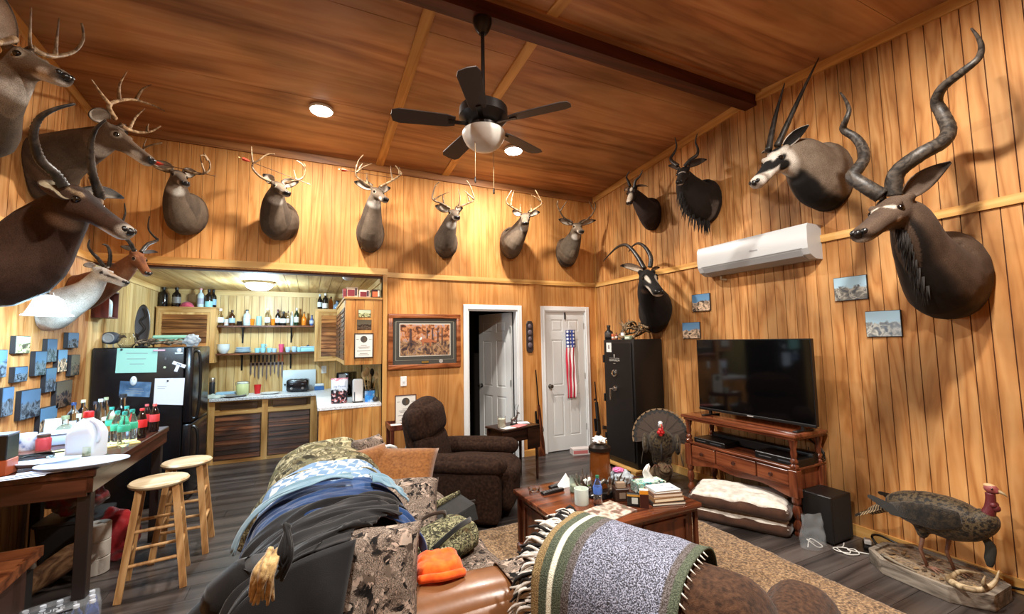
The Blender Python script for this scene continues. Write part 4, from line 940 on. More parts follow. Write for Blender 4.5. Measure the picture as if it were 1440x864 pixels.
def plate_switch(name, label, c, nrm, sw=1):
    t = thing(name, label, 'switch' if sw else 'outlet', c, {'y': 0, 'x': -PI/2, 'xl': PI/2}[nrm])
    MB().box((-.038, -.008, -.06), (.038, 0, .06), .004).build('cover_plate', WHITE, t)
    if sw: MB().box((-.007, -.018, -.014), (.007, -.008, .014), .002).build('toggle', WHITE2, t)
    else:
        for z in (-.025, .025): MB().box((-.015, -.0095, z-.013), (.015, -.008, z+.013), .001).build('socket', WHITE2, t)
plate_switch('wall_outlet', 'white outlet on the kitchen wall above the corner', Vector((X(455.5, KB, 520), KB-.001, Z(455, 520, KB))), 'y', 0)
plate_switch('light_switch', 'white light switch under the framed deer print', at(567.5, 536.5, 'y', D-.001), 'y', 1)
# coffee maker, bags and tubs on the corner
p = Vector((.47, 6.35, ZC)); t = thing('coffee_maker', 'black coffee maker behind the snack bag', 'coffee maker', p, -.5)
cb = plain('coffee_black', (16,16,18), .2)
MB().box((-.09, -.02, 0), (.09, .12, .33), .012, seg=2).build('body', cb, t, smooth=True); MB().box((-.09, -.14, .23), (.09, .0, .33), .012, seg=2).build('brew_head', cb, t, smooth=True); MB().box((-.09, -.14, 0), (.09, 0, .025), .006).build('warming_plate', cb, t)
MB().lathe([(0,.026),(.06,.026),(.07,.06),(.065,.12),(.045,.15),(.045,.16),(0,.16)], 18, c=(0,-.07,0)).build('carafe', plain('carafe_glass', (40,36,34), .05), t, smooth=True); MB().box((-.05, -.142, .26), (.05, -.139, .31)).build('panel', METAL, t)
p = Vector((.66, 6.1, ZC)); t = thing('kettle', 'dark rounded pot lid behind the white towel roll', 'pot', p); MB().lathe([(0,0),(.10,0),(.115,.05),(.115,.16),(.1,.2),(.04,.225),(0,.23)], 24).build('pot', cb, t, smooth=True); MB().lathe([(.116,.158),(.119,.165),(.104,.203),(.1,.2)], 24).build('rim', METAL, t, smooth=True)
p = at(477, 567, 'z', ZC); t = thing('snack_bag', 'upright printed pouch with a pale top and dark lower half on the counter', 'bag', p, .02)
def pouch(u, v, w_=.185, h=.30, d=.055): 
    a = 2*PI*u; b = (1-v**2.2)
    return (w_*.5*(1+.06*v)*math.copysign(abs(math.cos(a))**.7, math.cos(a)), d*math.sin(a)*b-.0*v, h*v+.006*math.sin(9*a)*v)
pm, nt, b = newmat('pouch_print'); tc = nd(nt, 'ShaderNodeTexCoord'); sp = nd(nt, 'ShaderNodeSeparateXYZ'); nt.links.new(tc.outputs['Object'], sp.inputs[0])
nz = nd(nt, 'ShaderNodeTexNoise', Scale=28, Detail=3); nt.links.new(tc.outputs['Object'], nz.inputs['Vector'])
ma = nd(nt, 'ShaderNodeMath', operation='MULTIPLY_ADD'); ma.inputs[1].default_value = .12; nt.links.new(nz.outputs[0], ma.inputs[0]); nt.links.new(sp.outputs[2], ma.inputs[2])
low = ramp(nt, nz.outputs[0], [(.4, (22,24,30)), (.52, (40,44,54)), (.58, (170,74,70)), (.64, (190,196,206))])
sw = ramp(nt, ma.outputs[0], [(.205, (0,0,0)), (.225, (255,255,255))]); tp = ramp(nt, ma.outputs[0], [(.335, (206,220,236)), (.345, (196,130,150))])
nt.links.new(mixc(nt, sw, low, tp), b.inputs['Base Color']); b.inputs['Roughness'].default_value = .25
MB().grid(pouch, 28, 10).build('pouch', pm, t, smooth='all')
text('printed_name', 'Joy Farms', .034, flat((60,96,150)), Matrix.Translation(p+Vector((0, -.052, .205))) @ Matrix.Rotation(PI/2-.12, 4, 'X'), t)
p = at(503, 566, 'z', ZC); t = thing('paper_towel_case', 'white upright rounded dispenser on the counter end', 'dispenser', p)
MB().box((-.062, -.05, .008), (.062, .05, .285), .028, seg=4).build('case', plain('dispenser_white', (226,226,224), .3), t, smooth=True); MB().box((-.06, -.048, 0), (.06, .048, .01), .003).build('base', BLACKM, t); MB().box((-.048, -.0515, .02), (-.036, -.05, .13), .0005).build('level_slot', flat((80,84,90)), t)
p = at(517, 556, 'z', ZC); t = thing('tub', 'blue tub with a pale lid behind the dispenser', 'tub', p); MB().lathe([(0,0),(.055,0),(.065,.14),(0,.14)], 22).build('tub', flat((40,70,150), .3), t, smooth=True); MB().lathe([(0,.14),(.068,.14),(.068,.162),(0,.165)], 22).build('lid', flat((190,206,206), .3), t, smooth=True)
p = at(520, 565, 'z', ZC); t = thing('snack_bag', 'small blue and white packet beside the dispenser', 'bag', p, .1)
MB().grid(lambda u, v: pouch(u, v, .12, .13, .03), 20, 8).build('pouch', fabric('packet_blue', [(40,110,200), (60,150,226), (214,230,240)], 14, .3, 0), t, smooth='all')
p = oncnt(449, 7.45); t = thing('butter_dish', 'blue box with a white top in the counter corner', 'box', p); MB().box((-.07, -.05, 0), (.07, .05, .06), .006).build('box', flat((50,100,160), .3), t); MB().box((-.065, -.045, .06), (.065, .045, .10), .01).build('lid', BOWL, t)
p = Vector((.70, 5.75, ZC)); t = thing('utensil_crock', 'crock of wooden spoons and spatulas by the post', 'utensils', p)
MB().lathe([(0,0),(.06,0),(.065,.02),(.065,.13),(.06,.14),(.055,.13),(.055,.02),(0,.015)], 22).build('crock', flat((60,58,60), .3), t, smooth=True)
UT = wood('spoon_wood', [(170,130,80),(206,170,116),(226,194,140)], 'z', 12, .2, .6, world=False)
for k, (a, l, wd) in enumerate(((-.5,.36,.03),(-.2,.40,.032),(.15,.38,.028),(.45,.34,.03),(.0,.31,.02))):
    d_v = Vector((math.sin(a)*.35, .05*(k % 3-1), 1)).normalized(); q = Vector((a*.06, 0, .02)); mb = MB(); mb.cyl(q, q+d_v*l*.75, .006, 8); mb.ball(q+d_v*l*.86, (wd, .006, l*.14), 10, 8); mb.build('spoon' if k != 2 else 'spatula', UT if k != 2 else BLACKM, t, smooth=True)
p = at(534, 565, 'z', ZC); t = thing('garlic_pot', 'small dark lumpy bag at the counter edge by the post', 'bag', (p.x-.045, p.y+.04, ZC)); MB().ball((0, 0, .03), (.038, .035, .03), 12, 8).build('bag', flat((50,46,46), .5), t, smooth='all')
# smoke detector
p = at(493, 383.5, 'z', KZ); t = thing('smoke_detector', 'white round smoke detector on the kitchen ceiling', 'detector', (p.x, max(p.y, D+.2), KZ)); MB().lathe([(0,-.04),(.04,-.04),(.062,-.025),(.068,0),(0,0)], 22).build('body', WHITE, t, smooth=True); MB().lathe([(.02,-.043),(.028,-.041),(.028,-.039),(.02,-.039)], 14).build('vent_ring', WHITE2, t, smooth=True)
# ================================================================== fridge, bar and the left wall
FB = plain('fridge_black', (14,14,17), .22, spec=.5, bumps=.05, bscale=300)
FX, FY0, FY1, FZ = -1.12, 5.50, 6.28, 1.60
t = thing('fridge', 'black top freezer fridge with papers on its side', 'fridge', ((L+FX)/2, (FY0+FY1)/2, 0))
box('cabinet', (L+.01, FY0, .03), (FX-.06, FY1, FZ), FB, t, .008, world=True)
for z0, z1 in ((.06, .80), (.815, FZ)): box('fridge_door', (FX-.055, FY0-.002, z0), (FX+.02, FY1, z1), FB, t, .014, world=True, seg=2)
for z0, z1 in ((.36, .77), (.85, 1.55)):
    MB().tube(catmull([(FX+.02, FY0+.05, z0), (FX+.06, FY0+.05, z0+.04), (FX+.075, FY0+.05, (z0+z1)/2), (FX+.06, FY0+.05, z1-.04), (FX+.02, FY0+.05, z1)], 5), .014, 8).build('handle', BLACKM, t, True, True)
for y in (FY0+.05, FY1-.05): box('foot', (L+.08, y-.03, 0), (FX-.1, y+.03, .03), BLACKM, t, world=True)
box('kick_plate', (FX-.05, FY0+.02, .0), (FX-.01, FY1-.02, .06), BLACKM, t, world=True)
PAPER = plain('paper_white', (214,222,236), .7)
INK = plain('ink_grey', (120,130,142), .7)
def sheet(name, label, cat, pts, mat, y, lines=(), thick=.0025, curl=.0):
    """a sheet on a y plane from its four corners: TL, TR, BR, BL"""
    P = [at(px, py, 'y', y) for px, py in pts]; c = (P[0]+P[2])/2
    t = thing(name, label, cat, c)
    V = [p-c for p in P]; mb = MB(); mb.loft([V, [v+Vector((0, thick, 0)) for v in V]]); mb.build('sheet', mat, t)
    for k, (u0, u1, v, h) in enumerate(lines):
        e = [V[0].lerp(V[1], u).lerp(V[3].lerp(V[2], u), vv)-Vector((0, .0006, 0)) for u, vv in ((u0, v), (u1, v), (u1, v+h), (u0, v+h))]
        mb = MB(); mb.loft([e, [q+Vector((0, .0005, 0)) for q in e]]); mb.build('printed_line', INK, t)
    return t, V
yf = FY0-.003
MINT = plain('paper_mint', (150,208,196), .7); FLY = fabric('flyer_print', [(40,66,96), (70,104,140), (120,150,176)], 9, .5, 0)
sheet('paper_notice', 'large mint green notice on the fridge side', 'paper', [(165,490),(222,490.5),(220,524),(162,525)], MINT, yf, [(.22,.75,.19,.02),(.25,.72,.42,.02),(.33,.68,.63,.02)])
sheet('flyer', 'dark blue printed flyer under a white face magnet', 'flyer', [(169,536),(213,538),(210,559),(167,557)], FLY, yf, [(.3,.75,.45,.05),(.2,.8,.6,.05),(.3,.7,.75,.05)])
sheet('letter', 'plain white letter pinned on the fridge side', 'paper', [(218,532.5),(260,532),(257,570),(215.5,569)], PAPER, yf, [(.1,.4,.3,.012),(.1,.35,.38,.012)])
def small(name, label, px, py, w, h, mat, y=yf, rot=0, d=.008, kind='box'):
    p = at(px, py, 'y', y); t = thing(name, label, 'magnet', p); R = Matrix.Rotation(rot, 4, 'Y')
    if kind == 'box': MB().box((-w/2, -d, -h/2), (w/2, 0, h/2), min(.004, d*.4), M=R).build('magnet_body', mat, t)
    else: MB().ball((0, -d*.3, 0), (w/2, d, h/2), 14, 10, M=R).build('magnet_body', mat, t, smooth='all')
    return t
BONE = plain('bone_white', (206,224,236), .4)
t = small('magnet', 'white face shaped magnet above the flyer', 188, 536, .055, .095, BONE, yf-.004, 0, .02, 'ball')
for x in (-.011, .011): MB().ball((x, -.021, .012), .005, 8, 6).build('eye_dot', flat((90,100,110)), t, smooth='all')
MB().ball((0, -.022, -.006), (.005, .006, .012), 8, 6).build('nose_ridge', BONE, t, smooth='all')
t = small('magnet', 'crossed white ticket strips on the fridge side', 252, 513, .12, .035, PAPER, yf, math.radians(25)); MB().box((-.018, -.011, -.075), (.012, -.008, .0), .002, M=Matrix.Rotation(math.radians(18), 4, 'Y')).build('second_strip', PAPER, t); MB().box((-.02, -.0095, -.008), (.02, -.008, .008), M=Matrix.Rotation(math.radians(25), 4, 'Y')).build('printed_mark', flat((70,90,120)), t)
t = small('magnet', 'white magnet with a round emblem in the fridge side\'s top corner', 252, 493, .042, .042, BONE, yf, 0, .006, 'ball'); MB().box((-.034, -.006, -.036), (.034, 0, -.022), .002).build('name_strip', BONE, t)
small('magnet', 'pink strip magnet at the notice\'s top right', 224, 493, .10, .018, flat((206,170,190)), yf-.004)
small('magnet', 'small round pale magnet below the emblem magnet', 231.5, 517, .024, .024, flat((190,206,180)), yf, 0, .008, 'ball')
small('magnet', 'tiny dark grey magnet above the round pale one', 233, 505, .016, .024, flat((80,80,84)), yf)
small('magnet', 'black pin magnet at the notice\'s top left', 171, 492, .018, .022, flat((34,50,50)), yf-.004)
small('magnet', 'black pin magnet holding the white letter', 236, 536, .016, .016, BLACKM, yf-.004)
# things on top of the fridge
def onf(px, py=484, yy=None): p = at(px, py, 'y', yy or 5.75); p.z = FZ; return p
p = onf(155); t = thing('ornament', 'dark disc shaped bird ornament on thin legs on the fridge', 'ornament', p)
MB().ball((0, 0, .10), (.085, .03, .065), 18, 12).build('body', plain('slate_clay', (60,66,76), .5, bumps=.3), t, smooth='all')
MB().lathe([(.03,0),(.04,.004),(.05,0),(.04,-.004)], 18, M=Matrix.Translation((-.01,-.03,.10)) @ Matrix.Rotation(PI/2, 4, 'X')).build('ring_mark', flat((140,146,150)), t)
MB().tube([(.07,0,.11),(.11,0,.115),(.13,0,.10)], [.02,.012,.002], 8).build('beak', flat((60,50,44)), t)
for x in (-.025,.025): MB().tube([(x,0,.05),(x,0,.006),(x+.012,-.02,.003)], .004, 6).build('leg', METAL, t)
p = onf(178); t = thing('glass_bowl', 'clear round glass bowl on the fridge', 'bowl', p); MB().lathe([(0,0),(.05,0),(.075,.04),(.08,.08),(.065,.13),(.05,.15),(.048,.15),(.06,.125),(.074,.08),(.07,.042),(.045,.006),(0,.006)], 24).build('bowl', CLEAR, t, smooth=True)
p = onf(199, yy=5.9); t = thing('carved_oval', 'tall oval wood carving standing on the fridge', 'carving', p)
mb = MB(); mb.lathe([(.105,-.008),(.13,-.012),(.14,0),(.13,.012),(.105,.008)], 30, M=Matrix.Translation((0,0,.235)) @ Matrix.Diagonal((.48,1,1.65,1)) @ Matrix.Rotation(PI/2, 4, 'X')); mb.build('oval_rim', plain('carving_dark', (60,50,44), .5), t, smooth=True)
MB().lathe([(0,-.003),(.108,-.003),(.108,.003),(0,.003)], 26, M=Matrix.Translation((0,0,.235)) @ Matrix.Diagonal((.48,1,1.65,1)) @ Matrix.Rotation(PI/2, 4, 'X')).build('backing', plain('carving_pale', (196,184,160), .6), t)
mb = MB(); mb.tube(catmull([(.0,-.008,.05),(-.03,-.01,.12),(.02,-.012,.20),(-.02,-.012,.28),(.025,-.01,.34),(.0,-.008,.42)], 6), [.012]*31, 8); mb.build('carved_figure', plain('carving_dark2', (44,38,34), .5), t, smooth=True)
MB().box((-.05,-.03,0),(.05,.03,.02), .004).build('stand', plain('carving_dark2b', (44,38,34), .5), t)
p = onf(236, yy=5.8); t = thing('wreath_tray', 'tangle of dark twigs and shells on the fridge', 'decor', p)
rr = random.Random(4); mb = MB()
for k in range(34):
    a = rr.random()*2*PI; r = .10+.09*rr.random(); b = a+.8+rr.random()*.7
    mb.tube(catmull([(r*1.35*math.cos(a), r*.6*math.sin(a), .01+rr.random()*.04), (1.5*r*math.cos((a+b)/2), .7*r*math.sin((a+b)/2), .04+rr.random()*.05), (r*1.5*math.cos(b), r*.6*math.sin(b), .03+rr.random()*.05)], 4), [.004+.006*rr.random()]*9, 5)
tag(mb.build('twigs', wood('twig', [(40,30,24), (90,70,54), (170,150,126)], 'x', 20, .5, .7, world=False, rnd=0), t, smooth=True), kind='stuff')
p = onf(240, yy=5.8); p.z += .075; t = thing('egg_carton', 'mint green foam egg carton on the twigs', 'carton', p, .05)
EG = plain('foam_mint', (150,206,180), .7); MB().box((-.15,-.055,.015),(.15,.055,.05), .014, seg=2).build('lid', EG, t, smooth=True); MB().box((-.145,-.05,-.015),(.145,.05,.015), .012, seg=2).build('base', EG, t, smooth=True)
p = onf(269, yy=5.72); t = thing('plastic_bag', 'crumpled clear plastic bag at the fridge\'s top edge', 'bag', p)
FILM = plain('plastic_film', (206,220,230), .15); FILM.node_tree.nodes['Principled BSDF'].inputs['Alpha'].default_value = .62
def crumple(c, r, seed=0, n=20, m=14, amp=.28, flat_=True):
    t_ = bmesh.new(); bmesh.ops.create_icosphere(t_, subdivisions=4, radius=1)
    for v in t_.verts:
        k = 1+amp*(noise.noise(v.co*2.2+Vector((seed, 0, 0)))*1.4+.5*noise.turbulence(v.co*4+Vector((0, seed, 0)), 3, False)-.3)
        v.co = Vector((v.co.x*r[0], v.co.y*r[1], v.co.z*r[2]))*k
        if flat_: v.co.z = max(v.co.z+r[2]*.9, 0)
        v.co += Vector(c)
    return t_
MB().add(crumple((0,0,0), (.08,.06,.07), 3)).build('film', FILM, t, smooth='all')
# ---- the bar
BARW = wood('bar_walnut', [(44,22,16), (74,40,28), (100,58,42)], 'y', 7, .07, .25, blotch=.4, rnd=0, gb=.05)
BX, BY0, BY1, BZ = -1.085, 3.26, 4.66, .92
t = thing('bar', 'long dark walnut bar along the left wall', 'bar', ((L+BX)/2, (BY0+BY1)/2, 0))
box('bar_top', (L+.003, BY0, BZ-.045), (BX, BY1, BZ), BARW, t, .006, world=True)
BARX = wood('bar_walnut_x', [(44,22,16), (74,40,28), (100,58,42)], 'x', 7, .07, .3, blotch=.4, rnd=0, gb=.05)
box('apron', (BX-.04, BY0+.01, BZ-.13), (BX-.012, BY1-.01, BZ-.045), BARW, t, world=True); box('apron', (L+.01, BY0+.015, BZ-.15), (BX-.04, BY0+.045, BZ-.045), BARX, t, world=True); box('apron', (L+.01, BY1-.045, BZ-.13), (BX-.04, BY1-.015, BZ-.045), BARX, t, world=True)
for x, y in ((BX-.06, BY0+.07), (BX-.06, BY1-.06), (L+.06, BY0+.07), (L+.06, BY1-.06)): box('leg', (x-.03, y-.03, 0), (x+.03, y+.03, BZ-.045), plain('bar_leg', (30,22,20), .5), t, .003, world=True)
def onb(px, py): return at(px, py, 'z', BZ)
# bottles on the bar
BG = 'bottles on the bar'
GW = glassm('bar_glass', (240,248,250), .02)
def bb(px, py, h, r, kind, mat, lab, cap, tx, lz=(.3,.6), nm='bottle', ct='bottle'): q = onb(px, py); q = at(px, py-6, 'y', BY1-.06) if q.y > BY1-.06 else q; q.z = BZ; bottle(tx, q, h, r, kind, mat, lab, cap, nm, ct, BG, lz)
COLA = plain('cola', (26,12,10), .06)
bb(198, 616, .22, .034, 'soda', COLA, (190,30,34), (190,40,44), 'cola bottle with a red label and dark red cap, second from the bar\'s far end', (.36,.62))
bb(216, 607, .22, .034, 'soda', COLA, (196,60,62), (214,90,84), 'cola bottle with a red cap at the bar\'s far end', (.36,.62))
bb(205, 605, .21, .032, 'soda', COLA, (180,36,40), (196,90,96), 'cola bottle behind the other two by the fridge', (.36,.62))
SOD = glassm('soda_clear', (240,250,248), .03)
for k, (px, py, tx) in enumerate(((163,627,'clear soda bottle with a green label, left one of the front row'),(173,629,'clear soda bottle with a green label in the middle of the front row'),(184,624,'clear soda bottle with a green label, right one of the front row'),(155,619,'clear soda bottle with a green label, in the second row at left'),(176,617,'clear soda bottle with a green label, in the second row at right'))):
    bb(px, py, .24, .034, 'soda', SOD, (60,176,140), (40,140,130), tx, (.44,.6))
bb(171, 606, .30, .055, 'round', GW, None, (30,34,40), 'large clear round bottle with a dark stopper on the bar')
bb(139, 612, .28, .034, 'spirit', GW, None, (190,210,226), 'tall clear bottle with a white cap behind the milk jug')
bb(147, 608, .28, .034, 'spirit', GW, None, (150,160,130), 'tall clear bottle with an olive cap behind the milk jug')
bb(132, 606, .25, .03, 'spirit', GW, None, (50,50,60), 'clear bottle with a dark cap behind the red jug cap')
bb(115, 608, .27, .034, 'spirit', GW, None, (190,190,160), 'clear bottle with a pale cap near the photo wall')
bb(101, 614, .26, .036, 'spirit', GW, (206,214,220), (40,60,100), 'clear bottle with a dark blue cap nearest the hung pictures', (.2,.45))
bb(90, 622, .19, .05, 'squat', GW, (196,206,190), (120,130,100), 'squat clear bottle with a pale label left of the milk jug', (.2,.5))
bb(109, 621, .2, .036, 'squat', GW, (180,190,196), (170,170,150), 'small clear bottle tucked beside the milk jug')
bb(150, 617, .16, .036, 'jar', GW, (224,150,84), (190,180,160), 'glass jar with an orange round label', (.35,.7), 'jar', 'jar')
# milk jug
p = onb(121, 645); t = thing('milk_jug', 'white plastic gallon jug with a red cap on the bar', 'jug', p, -.25)
MILK = plain('milk_plastic', (206,220,236), .35); MILK.node_tree.nodes['Principled BSDF'].inputs['Subsurface Weight'].default_value = .2
def rrect(w_, d, z, k=.3, n=24):
    out = []
    for i in range(n):
        a = 2*PI*i/n; c, s_ = math.cos(a), math.sin(a); out.append(Vector((w_*math.copysign(abs(c)**k, c), d*math.copysign(abs(s_)**k, s_), z)))
    return out
mb = MB(); mb.loft([rrect(.066,.066,0), rrect(.075,.075,.01), rrect(.076,.076,.15), rrect(.072,.072,.175,.4), rrect(.055,.055,.215,.6), rrect(.03,.03,.24,.9), rrect(.022,.022,.25,1), rrect(.022,.022,.262,1)]); mb.build('jug_body', MILK, t, smooth=True)
MB().lathe([(0,.288),(.022,.288),(.025,.284),(.025,.252),(.0,.252)], 18).build('cap', flat((206,40,50), .4), t, smooth=True)
MB().tube(catmull([(.03,-.02,.235),(.066,-.03,.215),(.082,-.03,.17),(.078,-.03,.115),(.06,-.03,.10)], 5), .012, 8).build('handle', MILK, t, smooth=True)
MB().box((.03,-.0785,.03),(.074,-.076,.085)).build('paper_label', fabric('jug_label', [(60,110,70),(190,206,190),(206,214,206)], 30, .5, 0), t)
# platters, trays and papers
p = onb(121, 655); t = tag(MB().lathe([(0,.0),(.12,.0),(.185,.022),(.205,.028),(.205,.032),(.18,.028),(.12,.011),(0,.011)], 34).build('platter', plain('white_platter', (196,214,236), .3), loc=Vector((p.x-.0, p.y-.035, BZ)), smooth=True), 'large white oval platter before the milk jug', 'platter')
t.scale = (1, .62, 1); t.rotation_euler = (0, 0, .05)
p = onb(62, 658); t = thing('serving_tray', 'white leaf shaped dish on the bar left of the platter', 'dish', p, .15)
MB().grid(lambda u, v: ((u-.5)*.30, (v-.5)*.13*math.sin(PI*min(max(u,.03),.97))**.6, .008+.03*abs(v-.5)*2+.015*abs(u-.5)), 18, 8, .004).build('dish', plain('white_dish', (196,214,236), .3), t, smooth='all')
p = onb(40, 671); t = thing('paper_plate', 'folded white napkins at the bar\'s near edge', 'napkins', p, .15)
for k in range(3): MB().box((-.17+.06*k, -.04+.02*k, .002+.005*k), (.07+.06*k, .03+.015*k, .005+.005*k), .001, M=Matrix.Rotation(.08*k, 4, 'Z')).build('napkin', flat((196,206,224), .8), t)
p = onb(82, 646); t = thing('spoon_rest', 'small white spoon rest behind the leaf dish', 'dish', p); MB().lathe([(0,.004),(.03,.004),(.05,.02),(.052,.022),(.03,.009),(0,.008)], 22).build('rest', plain('white_dish2', (186,214,226), .3), t, smooth=True)
p = onb(118, 637); t = thing('notepad', 'yellow pad under the milk jug', 'pad', (p.x+.02, p.y+.14, BZ), .5)
MB().box((-.21, -.085, 0), (.21, .07, .012), .002).build('pad', flat((226,214,140), .7), t); MB().box((-.21, .07, 0), (.21, .085, .014)).build('binding', flat((60,50,40)), t)
p = onb(45, 648); t = thing('black_tray', 'black tray holding cables on the bar', 'tray', (p.x, p.y+.02, BZ), .05)
MB().box((-.17,-.10,0),(.17,.10,.008), .003).build('tray_base', plain('tray_black', (16,16,18), .3), t)
for a, b in (((-.17,-.10,.008),(.17,-.09,.02)), ((-.17,.09,.008),(.17,.10,.02)), ((-.17,-.09,.008),(-.16,.09,.02)), ((.16,-.09,.008),(.17,.09,.02))): MB().box(a, b).build('rim', plain('tray_black', 0), t)
MB().tube(catmull([(-.1,-.06,.012),(0,-.02,.03),(.1,-.05,.02),(.05,.05,.03),(-.08,.04,.02),(-.02,-.01,.025)], 6), .004, 6).build('cable', BLACKM, t, smooth=True)
p = onb(28, 636); t = thing('mug', 'white and blue patterned mug at the bar\'s left', 'cup', (p.x, p.y+.05, BZ), 2); 
MB().lathe([(0,0),(.05,0),(.055,.01),(.056,.11),(.05,.11),(.05,.015),(0,.012)], 22).build('body', fabric('mug_print', [(60,96,170),(196,206,226),(206,214,230),(190,150,170)], 16, .25, 0), t, smooth=True); MB().tube(catmull([(.052,0,.09),(.09,0,.085),(.09,0,.035),(.052,0,.025)], 5), .006, 8).build('handle', flat((40,44,60)), t, smooth=True)
p = onb(57, 634); t = thing('jar', 'small jar of red sauce on the bar', 'jar', (p.x, p.y+.03, BZ)); MB().lathe([(0,0),(.038,0),(.04,.07),(.03,.085),(0,.085)], 18).build('body', plain('red_sauce', (150,50,56), .2), t, smooth=True); MB().lathe([(0,.085),(.034,.085),(.034,.1),(0,.1)], 18).build('lid', flat((60,40,36)), t, smooth=True)
p = onb(72, 628); t = thing('plastic_container', 'translucent white food container on the bar', 'container', (p.x, p.y+.06, BZ), .2); MB().box((-.09,-.06,0),(.09,.06,.075), .012, seg=2).build('tub', plain('frosted_tub', (170,190,226), .3), t, smooth=True); MB().box((-.095,-.065,.075),(.095,.065,.085), .004).build('lid', plain('frosted_lid', (186,206,230), .3), t)
p = onb(50, 622); t = thing('magazine', 'folded newspaper lying against the photo wall on the bar', 'newspaper', (p.x, p.y+.08, BZ), .35); MB().box((-.14,-.09,0),(.14,.09,.03), .004, M=Matrix.Rotation(.12, 4, 'Y')).build('pages', fabric('newsprint', [(120,120,140),(170,172,186),(190,194,206)], 30, .8, 0), t)
p = onb(75, 617); t = thing('paper_bag', 'white paper bag standing behind the squat bottle', 'bag', (p.x, p.y, BZ), .3); MB().loft([rrect(.05,.03,0,.4), rrect(.055,.03,.07,.4), rrect(.05,.012,.13,.4), rrect(.052,.004,.15,.4)]).build('bag', flat((206,220,236), .6), t, smooth=True)
# dark box with a copper band at the bar's near left
p = Vector((-1.55, 3.36, BZ)); t = thing('boxed_speaker', 'black box with a copper coloured base at the left photo edge', 'box', p)
MB().box((-.09,-.05,.085),(.075,.06,.215), .004).build('case', plain('case_black', (12,12,14), .35), t); MB().box((-.088,-.048,.0),(.078,.058,.085), .004).build('copper_base', plain('copper_base', (160,78,46), .4), t); MB().box((-.09,-.05,.215),(.075,.06,.222)).build('top_edge', flat((110,120,140)), t)
# ---- pictures on the left wall
def photo_mat(name, sky, gnd, beast):
    if name in MATS: return MATS[name]
    m, nt, b = newmat(name); tc = nd(nt, 'ShaderNodeTexCoord'); oi = nd(nt, 'ShaderNodeObjectInfo')
    sp = nd(nt, 'ShaderNodeSeparateXYZ'); nt.links.new(tc.outputs['Generated'], sp.inputs[0])
    off = nd(nt, 'ShaderNodeVectorMath', operation='SCALE'); off.inputs[0].default_value = (13, 7, 5); nt.links.new(oi.outputs['Random'], off.inputs[3])
    add = nd(nt, 'ShaderNodeVectorMath', operation='ADD'); nt.links.new(tc.outputs['Generated'], add.inputs[0]); nt.links.new(off.outputs[0], add.inputs[1])
    n = nd(nt, 'ShaderNodeTexNoise', Scale=4, Detail=5, Distortion=.8); nt.links.new(add.outputs[0], n.inputs['Vector'])
    ma = nd(nt, 'ShaderNodeMath', operation='MULTIPLY_ADD'); ma.inputs[1].default_value = .55; nt.links.new(n.outputs[0], ma.inputs[0]); nt.links.new(sp.outputs[2], ma.inputs[2])
    g = ramp(nt, n.outputs[0], [(.35, beast), (.47, gnd), (.56, [min(255, c*1.5) for c in gnd]), (.66, beast)])
    s_ = ramp(nt, sp.outputs[2], [(.3, [min(255, c*1.12) for c in sky]), (1, sky)])
    f = ramp(nt, ma.outputs[0], [(.80, (0,0,0)), (.86, (255,255,255))])
    nt.links.new(mixc(nt, f, g, s_), b.inputs['Base Color']); b.inputs['Roughness'].default_value = .25; MATS[name] = m; return m
PH1 = photo_mat('photo_blue', (74,104,134), (70,80,90), (34,38,46)); PH2 = photo_mat('photo_dark', (90,84,70), (70,58,48), (26,22,20)); PH3 = photo_mat('photo_pale', (190,200,170), (150,150,110), (80,76,60)); PH4 = photo_mat('photo_sky', (92,132,168), (150,130,110), (60,54,50))
EDGE = plain('picture_edge', (24,24,28), .5)
def wall_pic(label, q, mat, ax, v, depth=.03, name='picture', group=None, fr=.004, sg=1):
    """stretched photo block on a wall from its TL,TR,BR,BL corners in the photograph"""
    P = [at(px, py, ax, v+sg*depth) for px, py in q]
    i = 1 if ax == 'x' else 0
    a0 = (P[0][i]+P[3][i])/2; a1 = (P[1][i]+P[2][i])/2; z1 = (P[0].z+P[1].z)/2; z0 = (P[2].z+P[3].z)/2
    wd = abs(a1-a0)/2; h = (z1-z0)/2; c = Vector((v, (a0+a1)/2, (z0+z1)/2)) if ax == 'x' else Vector(((a0+a1)/2, v, (z0+z1)/2))
    rz = (PI/2 if sg > 0 else -PI/2) if ax == 'x' else 0
    t = thing(name, label, 'picture', c, rz, group)
    MB().box((-wd, -depth+.003, -h), (wd, -.001, h), .002).build('block', EDGE, t); MB().box((-wd+fr, -depth, -h+fr), (wd-fr, -depth+.003, h-fr)).build('photo_print', mat, t)
    return t
